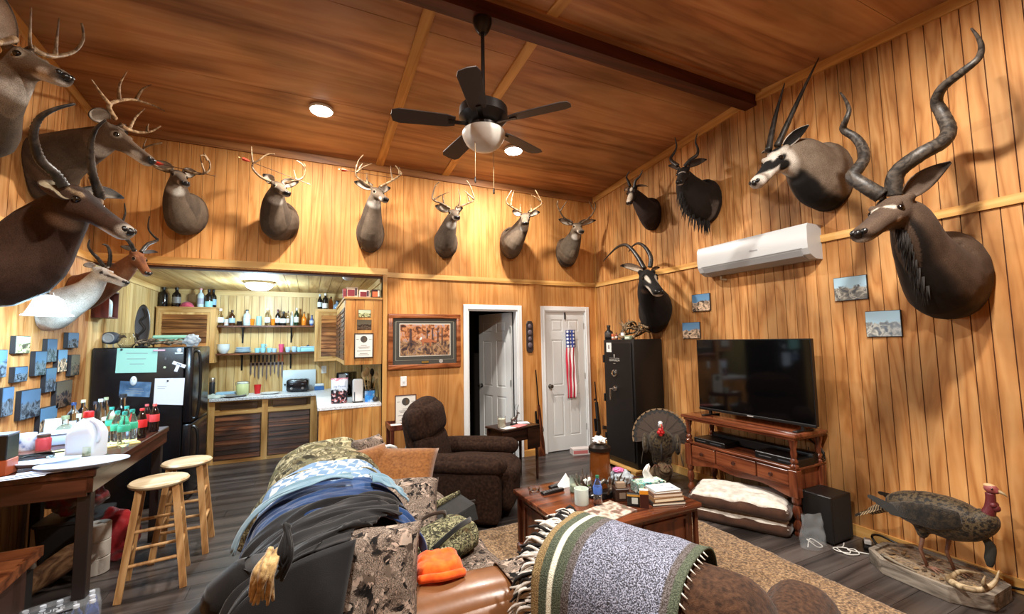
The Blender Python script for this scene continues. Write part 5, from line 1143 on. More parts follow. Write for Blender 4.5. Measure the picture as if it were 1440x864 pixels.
LW = [('blue photo block cut by the left photo edge', [(-24,487),(11,497),(9,536),(-26,529)], PH1), ('yellowish photo block, topmost of the left wall group', [(24,473),(44,472.5),(42,498),(22,497)], PH3), ('small landscape photo block under the yellowish one', [(22,516.5),(40,515),(39,537),(21,538)], PH1),
 ('tall blue photo block beside the lower left corner of the group', [(4,545),(20.5,544.5),(18.5,585),(3,586)], PH1), ('large grey blue photo block in the lower middle of the group', [(31,549),(58,547),(56,585),(29,592)], PH1), ('photo block with a grey animal, upper middle of the group', [(51,494),(66,494),(65,528),(49,529)], PH1),
 ('photo block tucked behind, high in the middle of the group', [(67,477),(81,476.5),(80,509),(67,510)], PH1), ('tall photo block below the tucked one', [(66,518),(80,517),(78.5,551),(64,552)], PH1), ('tall photo block with a bright blue sky, right of the tucked one', [(83,492),(96,491.5),(93.5,523),(81,523.5)], PH4), ('pale grey photo block, upper right of the group', [(97,468),(111.5,468),(110.5,489.5),(96,490)], PH1),
 ('dark photo block nearest the fridge', [(101,499),(113,499),(111.5,528),(99.5,529)], PH2), ('dark brown photo block above the bar bottles', [(80,537),(102,535),(100.5,571),(79,574)], PH2), ('lowest photo block with a blue sky over brown ground', [(57,573.5),(80,571.5),(80,611),(56,616)], PH4)]
for lb, q, m_ in LW: wall_pic(lb, q, m_, 'x', L, .035, group='photo blocks on the left wall')
# wooden box shelf with a bottle
a = at(139, 445, 'x', L); b = at(152, 446, 'x', L+.13)
y0 = at(140, 440, 'x', L).y; p0 = at(152, 447, 'x', L+.13); p1 = at(166, 445, 'x', L+.13); zt = at(153, 408, 'x', L+.13).z
t = thing('box_shelf', 'small red brown box shelf on the left wall below the impala', 'shelf', (L+.07, (p0.y+p1.y)/2, p0.z))
RB = wood('box_redwood', [(50,18,14),(86,36,28),(110,52,40)], 'z', 9, .1, .45, rnd=.05)
ya, yb = p0.y, p1.y; z0 = p0.z
for lo, hi in (((L+.002, ya, z0), (L+.13, ya+.012, zt)), ((L+.002, yb-.012, z0), (L+.13, yb, zt)), ((L+.002, ya+.012, z0), (L+.13, yb-.012, z0+.012)), ((L+.002, ya+.012, zt-.012), (L+.13, yb-.012, zt)), ((L+.002, ya+.012, z0+.012), (L+.008, yb-.012, zt-.012))): box('panel', lo, hi, RB, t, world=True)
bottle('pale labelled bottle inside the small box shelf', (L+.075, (ya+yb)/2, z0+.0125), (zt-z0)*.86, .045, 'spirit', PALEG, (150,180,190), (120,140,150), lz=(.1,.55))
# ---- the two stools
STW = wood('stool_beech', [(150,106,62),(196,150,98),(214,172,120)], 'z', 9, .1, .4, world=False, blotch=.2, rnd=.05); STT = wood('stool_top', [(176,146,106),(214,190,150),(226,206,172)], 'x', 7, .1, .35, world=False, blotch=.2, rnd=.05)
def make_stool(lb, loc, rz):
    t = thing('bar_stool', lb, 'stool', loc, rz, 'bar stools'); H = .69
    MB().lathe([(0,H-.03),(.155,H-.03),(.165,H-.022),(.168,H-.01),(.160,H),(0,H+.0)], 36).build('seat', STT, t, smooth=True)
    def leg(sx, sy, z): k = 1-(z/(H-.03)); return Vector((sx*(.095+.07*k), sy*(.095+.07*k), z))
    for sx in (-1, 1):
        for sy in (-1, 1):
            mb = MB(); mb.tube([leg(sx, sy, 0), leg(sx, sy, H-.03)], [.027, .027], 4, up=(sx, sy, 0)); mb.build('leg', STW, t)
    for k, z in ((0, .20), (1, .24), (0, .40), (1, .44)):
        for s_ in (-1, 1):
            a, b = (leg(-1, s_, z), leg(1, s_, z)) if k == 0 else (leg(s_, -1, z), leg(s_, 1, z))
            MB().cyl(a, b, .0115, 10).build('rung', STW, t, smooth=True)
    return t
st = make_stool('round top wooden bar stool, nearer of the two', (-.925, 3.80, 0), .15)
dup(st, (-.875, 4.30, 0), .05, 'round top wooden bar stool, the farther one by the fridge')
# ---- things under and beside the bar
TP = plain('toilet_paper', (206,200,190), .95, bumps=.3, bscale=120)
def roll(lb, c, n, r=.066, h=.105):
    for k in range(n):
        o = tag(MB().lathe([(.022, .003), (r-.006, 0), (r, .006), (r, h-.006), (r-.006, h), (.022, h-.003), (.02, h*.5)], 26).build('paper_roll', TP, loc=(c[0], c[1], c[2]+h*1.0*k), smooth=True), lb[k] if isinstance(lb, list) else lb, 'paper roll', 'paper rolls under the bar')
p = at(134, 806, 'z', 0); roll(['paper roll at the bottom of the stack right of the bar leg', 'middle paper roll of the stack right of the bar leg', 'topmost paper roll of the stack right of the bar leg'], p, 3, .075, .115)
p = at(78, 800, 'z', 0); roll(['lower paper roll behind the dark panel under the bar', 'upper paper roll behind the dark panel under the bar'], (p.x-.05, p.y, 0), 2, .09, .16)
p = at(172, 800, 'z', 0); t = thing('red_box', 'red soft carrier bag under the bar behind the stool', 'bag', (p.x-.12, p.y+.20, 0))
MB().add(crumple((0,0,0), (.16,.12,.20), 9, amp=.14)).build('fabric', fabric('bag_red', [(110,16,22),(160,26,32)], 8, .5, .2), t, smooth='all')
p = at(115, 745, 'z', .25); t = thing('plastic_bag', 'clear bag of red and brown items under the bar', 'bag', (p.x-.05, p.y+.05, .36))
RBM = fabric('bag_mixed', [(60,14,18),(130,40,44),(90,74,62),(150,136,120)], 10, .25, .1); MB().add(crumple((0,0,0), (.16,.14,.13), 12, amp=.22)).build('film', RBM, t, smooth='all')
t2 = thing('storage_tote', 'dark grey storage tote under the bar', 'tote', (p.x-.05, p.y+.05, 0)); MB().loft([rrect(.15,.15,0,.25), rrect(.18,.17,.33,.25), rrect(.19,.18,.335,.25), rrect(.19,.18,.355,.25)]).build('tub', plain('tote_grey', (44,44,46), .5), t2, smooth=True)
# wooden tray shelf at the lower left
p0 = at(60, 785, 'z', .52)
t = thing('wooden_tray', 'brown wooden tray cabinet at the lower left photo edge', 'tray', (-1.52, 2.62, 0))
TRW = wood('tray_wood', [(70,34,18),(110,60,34),(140,84,50)], 'x', 8, .1, .45, world=False, rnd=.05)
a = at(0, 822, 'z', .47); b = at(62, 768, 'z', .47)
dirx = Vector((b.x-a.x, b.y-a.y, 0)).normalized(); per = Vector((-dirx.y, dirx.x, 0))
def q3(u, v, z): return Vector((a.x, a.y, 0))+dirx*u+per*v+Vector((0, 0, z))
ln = (Vector((b.x, b.y, 0))-Vector((a.x, a.y, 0))).length
def slab(name, u0, u1, v0, v1, z0, z1, mat):
    mb = MB(); mb.loft([[q3(u0,v0,z0), q3(u1,v0,z0), q3(u1,v1,z0), q3(u0,v1,z0)], [q3(u0,v0,z1), q3(u1,v0,z1), q3(u1,v1,z1), q3(u0,v1,z1)]]); return mb.build(name, mat, t, True)
slab('tray_bottom', -.25, ln, 0, .34, .42, .435, TRW); slab('tray_side', -.25, ln, 0, .018, .435, .475, TRW); slab('tray_side', -.25, ln, .322, .34, .435, .475, TRW); slab('tray_end', ln-.018, ln, .018, .322, .435, .475, TRW)
slab('cabinet_side', -.25, ln-.13, .02, .32, 0, .42, plain('tray_cabinet', (60,36,26), .6)); slab('dark_panel', ln-.12, ln-.02, .03, .30, 0, .36, plain('panel_black', (18,18,20), .5))
p = at(80, 805, 'z', .12); t = thing('driftwood', 'rough brown wood slab leaning at the bar foot', 'wood piece', (p.x-.02, p.y-.05, 0))
mb = MB(); mb.tube(catmull([(-.16,-.12,.03),(-.08,-.05,.10),(.02,.02,.16),(.10,.06,.22),(.16,.10,.26)], 4), interp([.04,.07,.085,.08,.03], 17), 9, flat=.45); mb.build('slab', wood('driftwood', [(70,44,26),(116,80,50),(156,120,84)], 'x', 12, .3, .7, world=False), t, smooth='all')
# pack of bottled water
p = at(84, 852, 'z', .2); t = thing('water_pack', 'shrink wrapped pack of water bottles at the bottom left', 'water pack', (p.x, p.y, 0), .35)
WB = glassm('water_pet', (232,240,248), .06); BC = flat((206,214,226), .4)
for i in range(5):
    for j in range(3):
        o = MB().lathe([(0,0),(.028,0),(.031,.02),(.030,.06),(.031,.12),(.026,.155),(.012,.178),(.012,.185),(0,.185)], 12, c=((i-2)*.064, (j-1)*.064, .001)).build('water_bottle', WB, t, smooth=True)
        MB().lathe([(0,.2),(.0135,.2),(.014,.186),(0,.186)], 10, c=((i-2)*.064, (j-1)*.064, .001)).build('bottle_cap', BC, o, smooth=True)
        MB().lathe([(.0312,.06),(.0316,.062),(.0316,.11),(.0312,.112)], 12, c=((i-2)*.064, (j-1)*.064, .001)).build('wrap_label', flat((40,80,160) if i > 2 else (150,160,180)), o, smooth=True)
MB().box((-.11,-.10,.197),(.05,.02,.2)).build('printed_band', flat((20,22,30)), t)
text('printed_name', 'PURE', .045, flat((200,206,214)), Matrix.Translation(Vector((p.x, p.y, .2005))) @ Matrix.Rotation(.35, 4, 'Z') @ Matrix.Translation((-.03,-.04,0)), t)
SHR = plain('shrink_film', (214,222,230), .1); SHR.node_tree.nodes['Principled BSDF'].inputs['Alpha'].default_value = .16
MB().box((-.165,-.10,-.0),(.165,.10,.204), .02, seg=2).build('shrink_film', SHR, bpy.data.objects['water_pack'], smooth=True)
# ================================================================== carpet, sofa and chairs
t = thing('area_rug', 'beige shag rug under the coffee table', 'rug', (1.9, 2.0, 0))
RUG = fabric('rug_shag', [(56,42,30),(128,100,70),(184,152,112)], 70, .95, 1.0, True, 4, 200, .3, [.30,.5,.72])
def rugf(u, v):
    x = .75+2.36*u; y = -.1+3.62*v
    return (x-1.9+.012*noise.noise(Vector((v*14, 0, 3))), y-2.0+.012*noise.noise(Vector((u*9, 5, 3))), .022+.006*noise.noise(Vector((x*16, y*16, 0)))-(.018 if min(u, 1-u, v, 1-v) < .006 else 0))
mb = MB(); mb.grid(rugf, 120, 170); mb.build('pile', RUG, t, smooth='all')
LEA = plain('tan_leather', (112,72,42), .3, spec=.5, var=.22, bumps=.12, bscale=26, coat=.25)
CAMO = camo('camo_oak', [(14,12,12),(92,80,70),(40,33,30),(150,136,124),(22,19,18),(164,144,130),(66,55,48)], 12, 48)
CAMO_G = camo('camo_green', [(40,40,30),(120,120,88),(84,80,60),(170,164,130),(58,54,40),(96,84,60)], 7, 28)
# ---- leather sofa in camo covers, back along the left side
SX0, SX1, SY0, SY1 = -.16, .895, 1.56, 3.62
t = thing('sofa', 'tan leather sofa under camouflage covers, clothes heaped on its back', 'sofa', ((SX0+SX1)/2, (SY0+SY1)/2, 0))
rbox(MB(), (SX0, SY0+.05, .06), (SX1-.08, SY1-.05, .30), .05).build('base', LEA, t, True, 'all')
rbox(MB(), (SX0, SY0+.06, .2), (.22, SY1-.06, .775), .10, .01, 12, .01).build('backrest', LEA, t, True, 'all')
def arm(y0, y1, mat):
    mb = MB(); rbox(mb, (SX0+.12, y0+.02, .08), (SX1-.05, y1-.02, .50), .05); rbox(mb, (SX0+.10, y0-.02, .40), (SX1-.02, y1+.02, .645), .115, .015, 14, .008, 6)
    return mb.build('armrest', mat, t, True, 'all')
arm(SY0, SY0+.27, LEA); arm(SY1-.27, SY1, LEA)
mb = MB(); mb.tube([(SX0+.32, SY0+.0, .645), (SX0+.32, SY0+.135, .662), (SX0+.32, SY0+.28, .645)], .004, 6); mb.build('seam', plain('leather_seam', (110,64,34), .5), t, True, 'all')
for k, (y0, y1) in enumerate(((SY0+.28, 2.72), (2.73, SY1-.28))): rbox(MB(), (.18, y0, .27), (SX1, y1, .46), .06, .035, 12, .012, 7, seed=k).build('seat_cushion', CAMO, t, True, 'all')
for y0, y1 in ((SY0+.29, 2.72), (2.73, SY1-.29)): rbox(MB(), (.14, y0, .42), (.40, y1, .78), .09, .02, 12, .014, 6).build('back_cushion', CAMO, t, True, 'all')
# cover hanging over the seat front and the near arm's outer end
def skirt(u, v):
    y = SY0+.02+(SY1-SY0-.1)*u; w_ = .016*math.sin(u*46)+.02*noise.noise(Vector((u*9, v*3, 1)))
    P = [(SX1-.16, .475), (SX1-.03, .475), (SX1+.025, .44), (SX1+.035, .3), (SX1+.045, .12)]
    k = v*4; i = min(int(k), 3); f = k-i; a, b = P[i], P[i+1]
    z = a[1]+(b[1]-a[1])*f; x = a[0]+(b[0]-a[0])*f+w_*v
    if u < .135: z += (.135-.0-u)*.0+.17*sm(.135, .06, u) if False else .185*(1-sm(.09, .15, u))
    return (x, y, z)
mb = MB(); mb.grid(skirt, 90, 12, .006); mb.build('cover_skirt', CAMO, t, True, 'all')
# ---- garments heaped over the back; each follows the back's section and wrinkles by itself
def prof(s_):
    k = max(0, min(.9999, s_))*(len(PROFILE)-1); i = int(k); f = k-i; a, b = PROFILE[i], PROFILE[min(i+1, len(PROFILE)-1)]
    tn = (PROFILE[min(i+1, len(PROFILE)-1)]-PROFILE[max(i-1, 0)]).normalized()
    return Vector(a).lerp(Vector(b), f), Vector((tn.y, -tn.x))
PROFILE = [Vector((p[0], p[1])) for p in [(q.x, q.y) for q in catmull([(a, b, 0) for a, b in [(.62,.50),(.52,.53),(.45,.64),(.39,.77),(.29,.845),(.13,.865),(-.03,.85),(-.165,.77),(-.215,.62),(-.245,.45),(-.28,.26),(-.29,.14)]], 8)]]
def drape(name, label, mat, y0, y1, s0, s1, lift, amp=.03, freq=4, seed=0, skew=0, edge=.05, nu=70, nv=80, thick=.008, part='cloth', cat='clothing', group='clothes heaped on the sofa back', shear=0, folds=0):
    ys = (y0+y1)/2; p0 = prof(.42)[0]; t_ = thing(name, label, cat, (p0.x, ys, p0.y), 0, group); sh_ = shear
    def fn(u, v):
        e = edge*noise.noise(Vector((u*5, v*5, seed+9)))
        vv = s0+(s1-s0)*v+(e if v > .9 or v < .1 else 0)*.6+skew*(u-.5)
        p, n = prof(vv); y = y0+(y1-y0)*u+shear*(v-.5)+e*.6
        w_ = amp*(noise.noise(Vector((u*freq*2.2, v*freq*.9, seed)))+.6*noise.noise(Vector((u*freq*5, v*freq*2.2, seed+4))))+folds*math.sin(u*17+v*5+3*noise.noise(Vector((u*2, v*3, seed))))
        w_ = abs(w_)*.9+lift
        fall = max(0, vv-.62)
        return (p.x+n.x*w_-fall*.10*noise.noise(Vector((u*3, seed, 2))), y, max(p.y+n.y*w_, .03))
    mb = MB(); mb.grid(fn, nu, nv, thick); mb.build(part, mat, t_, True, 'all'); return t_, fn
KNIT, nt, b = newmat('blue_check_knit'); v_ = coords(nt)
mp = nt.nodes.new('ShaderNodeMapping'); mp.inputs['Scale'].default_value = (21, 21, 21); mp.inputs['Rotation'].default_value = (.0, .35, .5); nt.links.new(v_, mp.inputs[0])
ck = nd(nt, 'ShaderNodeTexChecker', Scale=1.0); nt.links.new(mp.outputs[0], ck.inputs['Vector'])
n1 = nd(nt, 'ShaderNodeTexNoise', Scale=5, Detail=1); nt.links.new(v_, n1.inputs['Vector'])
gate = ramp(nt, n1.outputs[0], [(.42, (0,0,0)), (.46, (255,255,255))], 'LINEAR')
col = mixc(nt, ck.outputs['Fac'], lin((104,134,166)), lin((196,206,208)))
nt.links.new(mixc(nt, gate, lin((112,142,176)), col), b.inputs['Base Color']); b.inputs['Roughness'].default_value = .95
n2 = nd(nt, 'ShaderNodeTexNoise', Scale=150); nt.links.new(v_, n2.inputs['Vector']); bump(nt, b, n2.outputs[0], .6, .004)
CAMO_T = camo('camo_tan', [(44,42,30),(128,120,90),(160,150,118),(72,64,44),(100,96,70),(172,164,132),(88,84,60)], 5, 13)
BLUEJ = fabric('blue_jacket', [(14,38,74),(20,54,100),(28,68,118)], 6, .75, .3); GREYP = fabric('blue_grey_panel', [(96,130,150),(120,150,166)], 10, .8, .3)
BLACKJ = fabric('black_jacket', [(13,13,14),(21,21,23),(30,30,33)], 5, .62, .25, sheen=.15)
drape('camo_jacket', 'tan and olive camouflage jacket at the far end of the sofa back', CAMO_T, 2.74, 3.55, .20, .92, .008, .04, 3, 11, .04)
drape('knit_blanket', 'pale blue and white checked knit blanket over the sofa back', KNIT, 2.28, 2.88, .27, .93, .022, .03, 3, 21, -.06)
drape('blue_jacket', 'royal blue jacket with grey blue panels lying over the checked blanket', BLUEJ, 1.90, 2.44, .16, .97, .034, .035, 4, 31, .10, folds=.010)
tj = bpy.data.objects['blue_jacket']
_, fnp = None, None
def patch(parent, name, mat, y0, y1, s0, s1, lift, seed, amp=.03):
    def fn(u, v):
        p, n = prof(s0+(s1-s0)*v); w_ = lift+abs(amp*noise.noise(Vector((u*4, v*3, seed))))
        return (p.x+n.x*w_, y0+(y1-y0)*u+.03*noise.noise(Vector((u*3, v*3, seed))), p.y+n.y*w_)
    mb = MB(); mb.grid(fn, 24, 24, .005); mb.build(name, mat, parent, True, 'all')
patch(tj, 'grey_panel', GREYP, 2.28, 2.38, .42, .70, .082, 3); patch(tj, 'grey_panel', GREYP, 2.22, 2.36, .27, .38, .082, 5)
tb, fb = drape('black_jacket', 'large black jacket draped over the near corner of the sofa back', BLACKJ, 1.50, 2.04, .35, .99, .046, .045, 3.2, 41, -.20, shear=-.34, folds=.013, nu=90, nv=100)
# trailing sleeve of the black jacket, towards the stools
SP = [(-.10, 1.72, .86), (-.24, 1.74, .72), (-.33, 1.80, .58), (-.39, 1.92, .45), (-.42, 2.06, .38), (-.43, 2.14, .35)]
Q = catmull(SP, 6); mb = MB(); mb.tube([Vector(q)+Vector((.012*math.sin(i*1.3), 0, .012*math.cos(i*1.7))) for i, q in enumerate(Q)], interp([.10, .10, .085, .07, .06, .05], len(Q)), 14, flat=.7); mb.build('sleeve', BLACKJ, tb, True, 'all')
mb = MB(); mb.tube([SP[-1], (-.436, 2.165, .34)], [.052, .05], 14, flat=.7); mb.build('cuff', BLACKJ, tb, True, 'all')
# near end of the jacket hanging over the arm end
def hang(u, v):
    p, n = prof(.44+.50*u); x0, z0 = p.x+n.x*.06, p.y+n.y*.06; ys = 1.50-.34*((.44+.50*u-.35)/.64-.5)
    z = z0+(.14-z0)*v
    return (x0-.17*v*(1-u)+.05*(u-.4)*v+.03*noise.noise(Vector((u*5, v*3, 2)))*v, ys+.015-.05*math.sin(min(1, v*3)*PI/2)-.10*abs(noise.noise(Vector((u*4+v*2, v*2.2, 7))))*min(1, v*4)-.022*math.sin(u*15+v*7)*min(1, v*2), z+.03*noise.noise(Vector((u*3, 0, 5)))*v)
mb = MB(); mb.grid(hang, 50, 40, .006); mb.build('hanging_panel', BLACKJ, tb, True, 'all')
# tan fringed cords hanging out of the jacket
t = thing('cord_bundle', 'tan and black tasselled cords hanging on the black jacket', 'cords', at(372, 790, 'y', 1.42))
TANC = fabric('tan_cord', [(110,84,48),(176,146,96),(206,180,130)], 60, .8, .5); rr = random.Random(8)
for k in range(11):
    a = at(378+rr.random()*16, 770+rr.random()*8, 'y', 1.44); b_ = at(348+rr.random()*40, 836+rr.random()*16, 'y', 1.41); m_ = a.lerp(b_, .5)+Vector((.02*(rr.random()-.5), -.02-.02*rr.random(), .02))
    MB().tube(catmull([a, m_, b_], 6), interp([.008, .010, .004], 13), 6).build('tassel', TANC, t, True, 'all')
for k in range(6):
    a = at(398+rr.random()*20, 735+rr.random()*10, 'y', 1.46); b_ = at(384+rr.random()*30, 800+rr.random()*20, 'y', 1.43); m_ = a.lerp(b_, .5)+Vector((.05*(rr.random()-.5), -.025, 0))
    MB().tube(catmull([a, m_, b_], 6), .007, 6).build('black_cord', BLACKJ, t, True, 'all')
# camo sleeve dangling at the rear of the far end
mb = MB(); q = catmull([(-.08, 3.0, .77), (-.20, 3.02, .64), (-.28, 3.06, .50), (-.33, 3.10, .38)], 6); mb.tube(q, interp([.07, .07, .065, .055], len(q)), 12, flat=.5); mb.build('sleeve', CAMO_T, bpy.data.objects['camo_jacket'], True, 'all')
# pillows on the seat
OCH = fabric('ochre_pillow', [(100,60,25),(122,76,33),(136,90,44)], 60, .9, .4)
def pillow(label, c, w_, h, d, mat, rx, rz, name='throw_pillow', seed=0, ry=0, amp=.012, group='throw pillows'):
    t_ = thing(name, label, 'pillow', c, 0, group); M = Matrix.Rotation(rz, 4, 'Z') @ Matrix.Rotation(ry, 4, 'Y') @ Matrix.Rotation(rx, 4, 'X'); mb = MB()
    def side(sg):
        def fn(u, v):
            a, b_ = u*2-1, v*2-1; e = max(0, (1-a**4)*(1-b_**4))**.55; pin = 1-.06*(1-a*a) if False else 1
            x = a*w_/2*(1-.07*(1-b_*b_)*(abs(a)**3)); y = b_*h/2*(1-.07*(1-a*a)*(abs(b_)**3))
            return M @ Vector((x, y, sg*d/2*e+amp*noise.noise(Vector((a*2.5+seed, b_*2.5, sg)))*e))
        return fn
    mb.grid(side(1), 18, 18); mb.grid(side(-1), 18, 18); bmesh.ops.remove_doubles(mb.b, verts=mb.b.verts, dist=.0008)
    mb.build('cover', mat, t_, smooth='all'); return t_
pillow('large ochre pillow leaning at the sofa\'s far end', at(560, 668, 'y', 3.12), .52, .42, .17, OCH, .75, -.45, seed=1)
pillow('smaller ochre pillow squeezed behind the large one', at(521, 665, 'y', 3.18), .36, .36, .15, OCH, 1.1, .5, seed=2)
pillow('camouflage pillow on the seat before the ochre pillows', at(558, 716, 'y', 2.66), .50, .42, .17, CAMO, .55, -.25, 'camo_pillow', 3)
pillow('large camouflage pillow at the near arm of the sofa', at(522, 816, 'y', 1.70), .35, .37, .19, CAMO, 1.2, -.30, 'camo_pillow', 4, amp=.02)
pillow('camouflage bundle at the far back of the sofa by the laundry basket', at(521, 643, 'y', 3.36), .26, .30, .16, CAMO, 1.2, .6, 'camo_pillow', 6)
# seat litter: pack, pouch, orange cap
BLK = fabric('pack_black', [(16,17,18),(28,30,30)], 20, .7, .3)
p = at(622, 762, 'z', .55); t = thing('backpack', 'camouflage and black hunting pack lying on the sofa seat', 'backpack', (p.x, p.y, .47), .5)
rbox(MB(), (-.19, -.13, .01), (.19, .13, .15), .06, .03, 10, .02, 8).build('main_pocket', CAMO_G, t, smooth='all'); rbox(MB(), (-.21, -.15, .0), (-.05, .10, .12), .05, .02, 8, .02, 8).build('side_pocket', BLK, t, smooth='all')
MB().tube(catmull([(-.16,-.10,.13),(-.05,-.15,.20),(.08,-.12,.19),(.16,-.05,.15)], 6), .014, 8, flat=.5).build('strap', BLK, t, smooth='all'); MB().tube(catmull([(-.2,.02,.10),(-.1,.05,.21),(.02,.02,.22),(.1,.08,.16)], 6), .012, 8, flat=.5).build('strap', fabric('pack_brown', [(50,36,28),(74,54,42)], 20), t, smooth='all')
p = at(628, 727, 'z', .52); t = thing('folded_bag', 'open black folded bag with a pale camo rim on the sofa seat', 'bag', (p.x, p.y, .47), .35)
MB().loft([[Vector(q) for q in ((-.19,-.08,.0),(.19,-.08,.0),(.19,.10,.0),(-.19,.10,.0))], [Vector(q) for q in ((-.17,-.06,.03),(.17,-.07,.10),(.18,.09,.12),(-.18,.08,.05))]]).build('bag_body', BLK, t, smooth=True)
MB().tube([(-.18,.085,.055),(0,.10,.10),(.18,.095,.125)], [.02,.024,.02], 8, flat=.5).build('rim', CAMO_G, t, smooth='all')
p = at(617, 800, 'z', .66); t = thing('orange_beanie', 'bright orange knit cap lying on the sofa arm', 'cap', (p.x, p.y, .655), -.15)
ORG = fabric('blaze_orange', [(226,70,10),(250,92,18),(255,110,34)], 30, .85, .5)
def cap_(u, v):
    a, b_ = u*2-1, v*2-1; e = max(0, (1-a**6)*(1-b_**6))**.5
    return (a*.10*(1-.12*(b_+1)*.5), b_*.085-.02*math.cos(a*2.5)*(b_ < 0)*1, .004+.055*e+.01*noise.noise(Vector((a*3, b_*3, 1)))*e)
mb = MB(); mb.grid(cap_, 20, 20); mb.grid(lambda u, v: tuple(Vector(cap_(u, v)).to_2d())+(.003,), 20, 20); mb.build('knit_crown', ORG, t, smooth='all')
MB().tube(catmull([(-.088,-.092,.02),(-.04,-.112,.03),(.0,-.118,.03),(.05,-.108,.028),(.09,-.088,.02)], 6), .016, 10).build('folded_brim', ORG, t, smooth='all')
# laundry basket beyond the sofa
p = at(518, 632, 'y', 5.08); t = thing('laundry_basket', 'pale grey plastic basket beyond the sofa by the counter end', 'basket', (p.x, p.y, 0))
PL = plain('basket_grey', (176,186,200), .4); MB().loft([rrect(.16,.12,.0,.35), rrect(.20,.16,.40,.35), rrect(.205,.165,.40,.35), rrect(.215,.175,.43,.35), rrect(.195,.155,.43,.35), rrect(.19,.15,.40,.35), rrect(.15,.11,.02,.35)]).build('basket', PL, t, smooth=True)
p = at(548, 645, 'y', 4.25); t = thing('folding_chair', 'white metal tube handle sticking up behind the pillows', 'frame', (p.x, p.y, 0))
MB().tube(catmull([(-.14,0,.0),(-.13,0,.45),(-.07,0,.60),(.02,0,.62),(.08,0,.52),(.12,.0,.0)], 8), .016, 10).build('tube', plain('tube_white', (214,214,210), .4), t, smooth='all')
# ---- armchair in the foreground with a striped throw
AO = Vector((1.432, 1.367, 0)); AR = math.radians(23.7)
BRN = fabric('armchair_brown', [(38,24,16),(62,41,28),(80,55,38)], 60, .95, .5, sheen=.1, detail=5, fine=300)
t = thing('armchair', 'brown plush armchair seen from behind in the foreground, throw over its back', 'armchair', AO, AR)
rbox(MB(), (-.32, -.40, .04), (.24, .40, .34), .08, .02).build('base', BRN, t, smooth='all'); rbox(MB(), (-.25, -.27, .30), (.27, .27, .48), .07, .04).build('seat_cushion', BRN, t, smooth='all')
mb = MB(); rbox(mb, (-.55, -.39, .08), (-.235, .39, .882), .11, .016, 14, .006, 5, M=Matrix.Rotation(-.04, 4, 'Y')); mb.build('backrest', BRN, t, smooth='all')
for s_ in (-1, 1):
    mb = MB(); y0, y1 = (-.47, -.27) if s_ < 0 else (.27, .47); rbox(mb, (-.40, y0+.02, .05), (.26, y1-.02, .50), .06, .01); rbox(mb, (-.42, y0-.02, .42), (.32, y1+.02, .62), .10, .02, 12, .008); mb.build('armrest', BRN, t, smooth='all')
THR, nt, b = newmat('striped_throw'); tc = nd(nt, 'ShaderNodeTexCoord'); sp = nd(nt, 'ShaderNodeSeparateXYZ'); nt.links.new(tc.outputs['Object'], sp.inputs[0])
mr = nd(nt, 'ShaderNodeMapRange'); mr.inputs[1].default_value = .33; mr.inputs[2].default_value = -.18; nt.links.new(sp.outputs[1], mr.inputs[0])
nz = nd(nt, 'ShaderNodeTexNoise', Scale=230, Detail=2); nt.links.new(tc.outputs['Object'], nz.inputs['Vector'])
hea = ramp(nt, nz.outputs[0], [(.40, (48,47,52)), (.50, (92,96,114)), (.60, (156,160,180))])
grn = ramp(nt, nz.outputs[0], [(.40, (52,60,46)), (.6, (84,92,74))])
tan = ramp(nt, nz.outputs[0], [(.40, (110,90,56)), (.6, (150,126,84))])
bro = ramp(nt, nz.outputs[0], [(.40, (54,46,40)), (.6, (104,98,98))])
c_ = tan
for pos, cc in ((.07, grn), (.135, lin((226,226,206))), (.175, grn), (.25, bro), (.31, hea), (.90, bro), (.945, grn)):
    st = ramp(nt, mr.outputs[0], [(pos-.004, (0,0,0)), (pos+.004, (255,255,255))]); c_ = mixc(nt, st, c_, cc)
nt.links.new(c_, b.inputs['Base Color']); b.inputs['Roughness'].default_value = .95; bump(nt, b, nz.outputs[0], .8, .006)
tt = thing('striped_throw', 'blue grey heather throw with green and white stripes over the armchair back', 'throw blanket', AO, AR)
TP_ = catmull([(-.19,.56,0),(-.20,.70,0),(-.215,.81,0),(-.285,.885,0),(-.39,.898,0),(-.515,.878,0),(-.60,.79,0),(-.622,.66,0),(-.622,.48,0),(-.625,.36,0),(-.628,.22,0)], 6)
def thr(u, v):
    k = v*(len(TP_)-1); i = min(int(k), len(TP_)-2); p = TP_[i].lerp(TP_[i+1], k-i); y = .33-.51*u
    sag = .05*max(0, abs(y)-.30)/.1 if abs(y) > .30 else 0
    return (p.x+.010*noise.noise(Vector((u*6, v*3, 1)))-.006*math.sin(u*30)*max(0, v-.55), y+.012*noise.noise(Vector((v*5, u, 4))), p.y-sag*.8*(p.y > .78)+.008*noise.noise(Vector((u*5, v*5, 9))))
mb = MB(); mb.grid(thr, 70, 90, .009); mb.build('woven_cloth', THR, tt, smooth='all')
FRA = fabric('fringe_yarn', [(16,15,15),(50,47,46)], 45, .9, .3); FRA.node_tree.nodes['Principled BSDF'].inputs['Sheen Weight'].default_value = 0
FRW_ = fabric('fringe_pale', [(150,146,140),(220,216,208)], 45, .9, .3, sheen=0); rr = random.Random(5); mbs = [MB(), MB()]
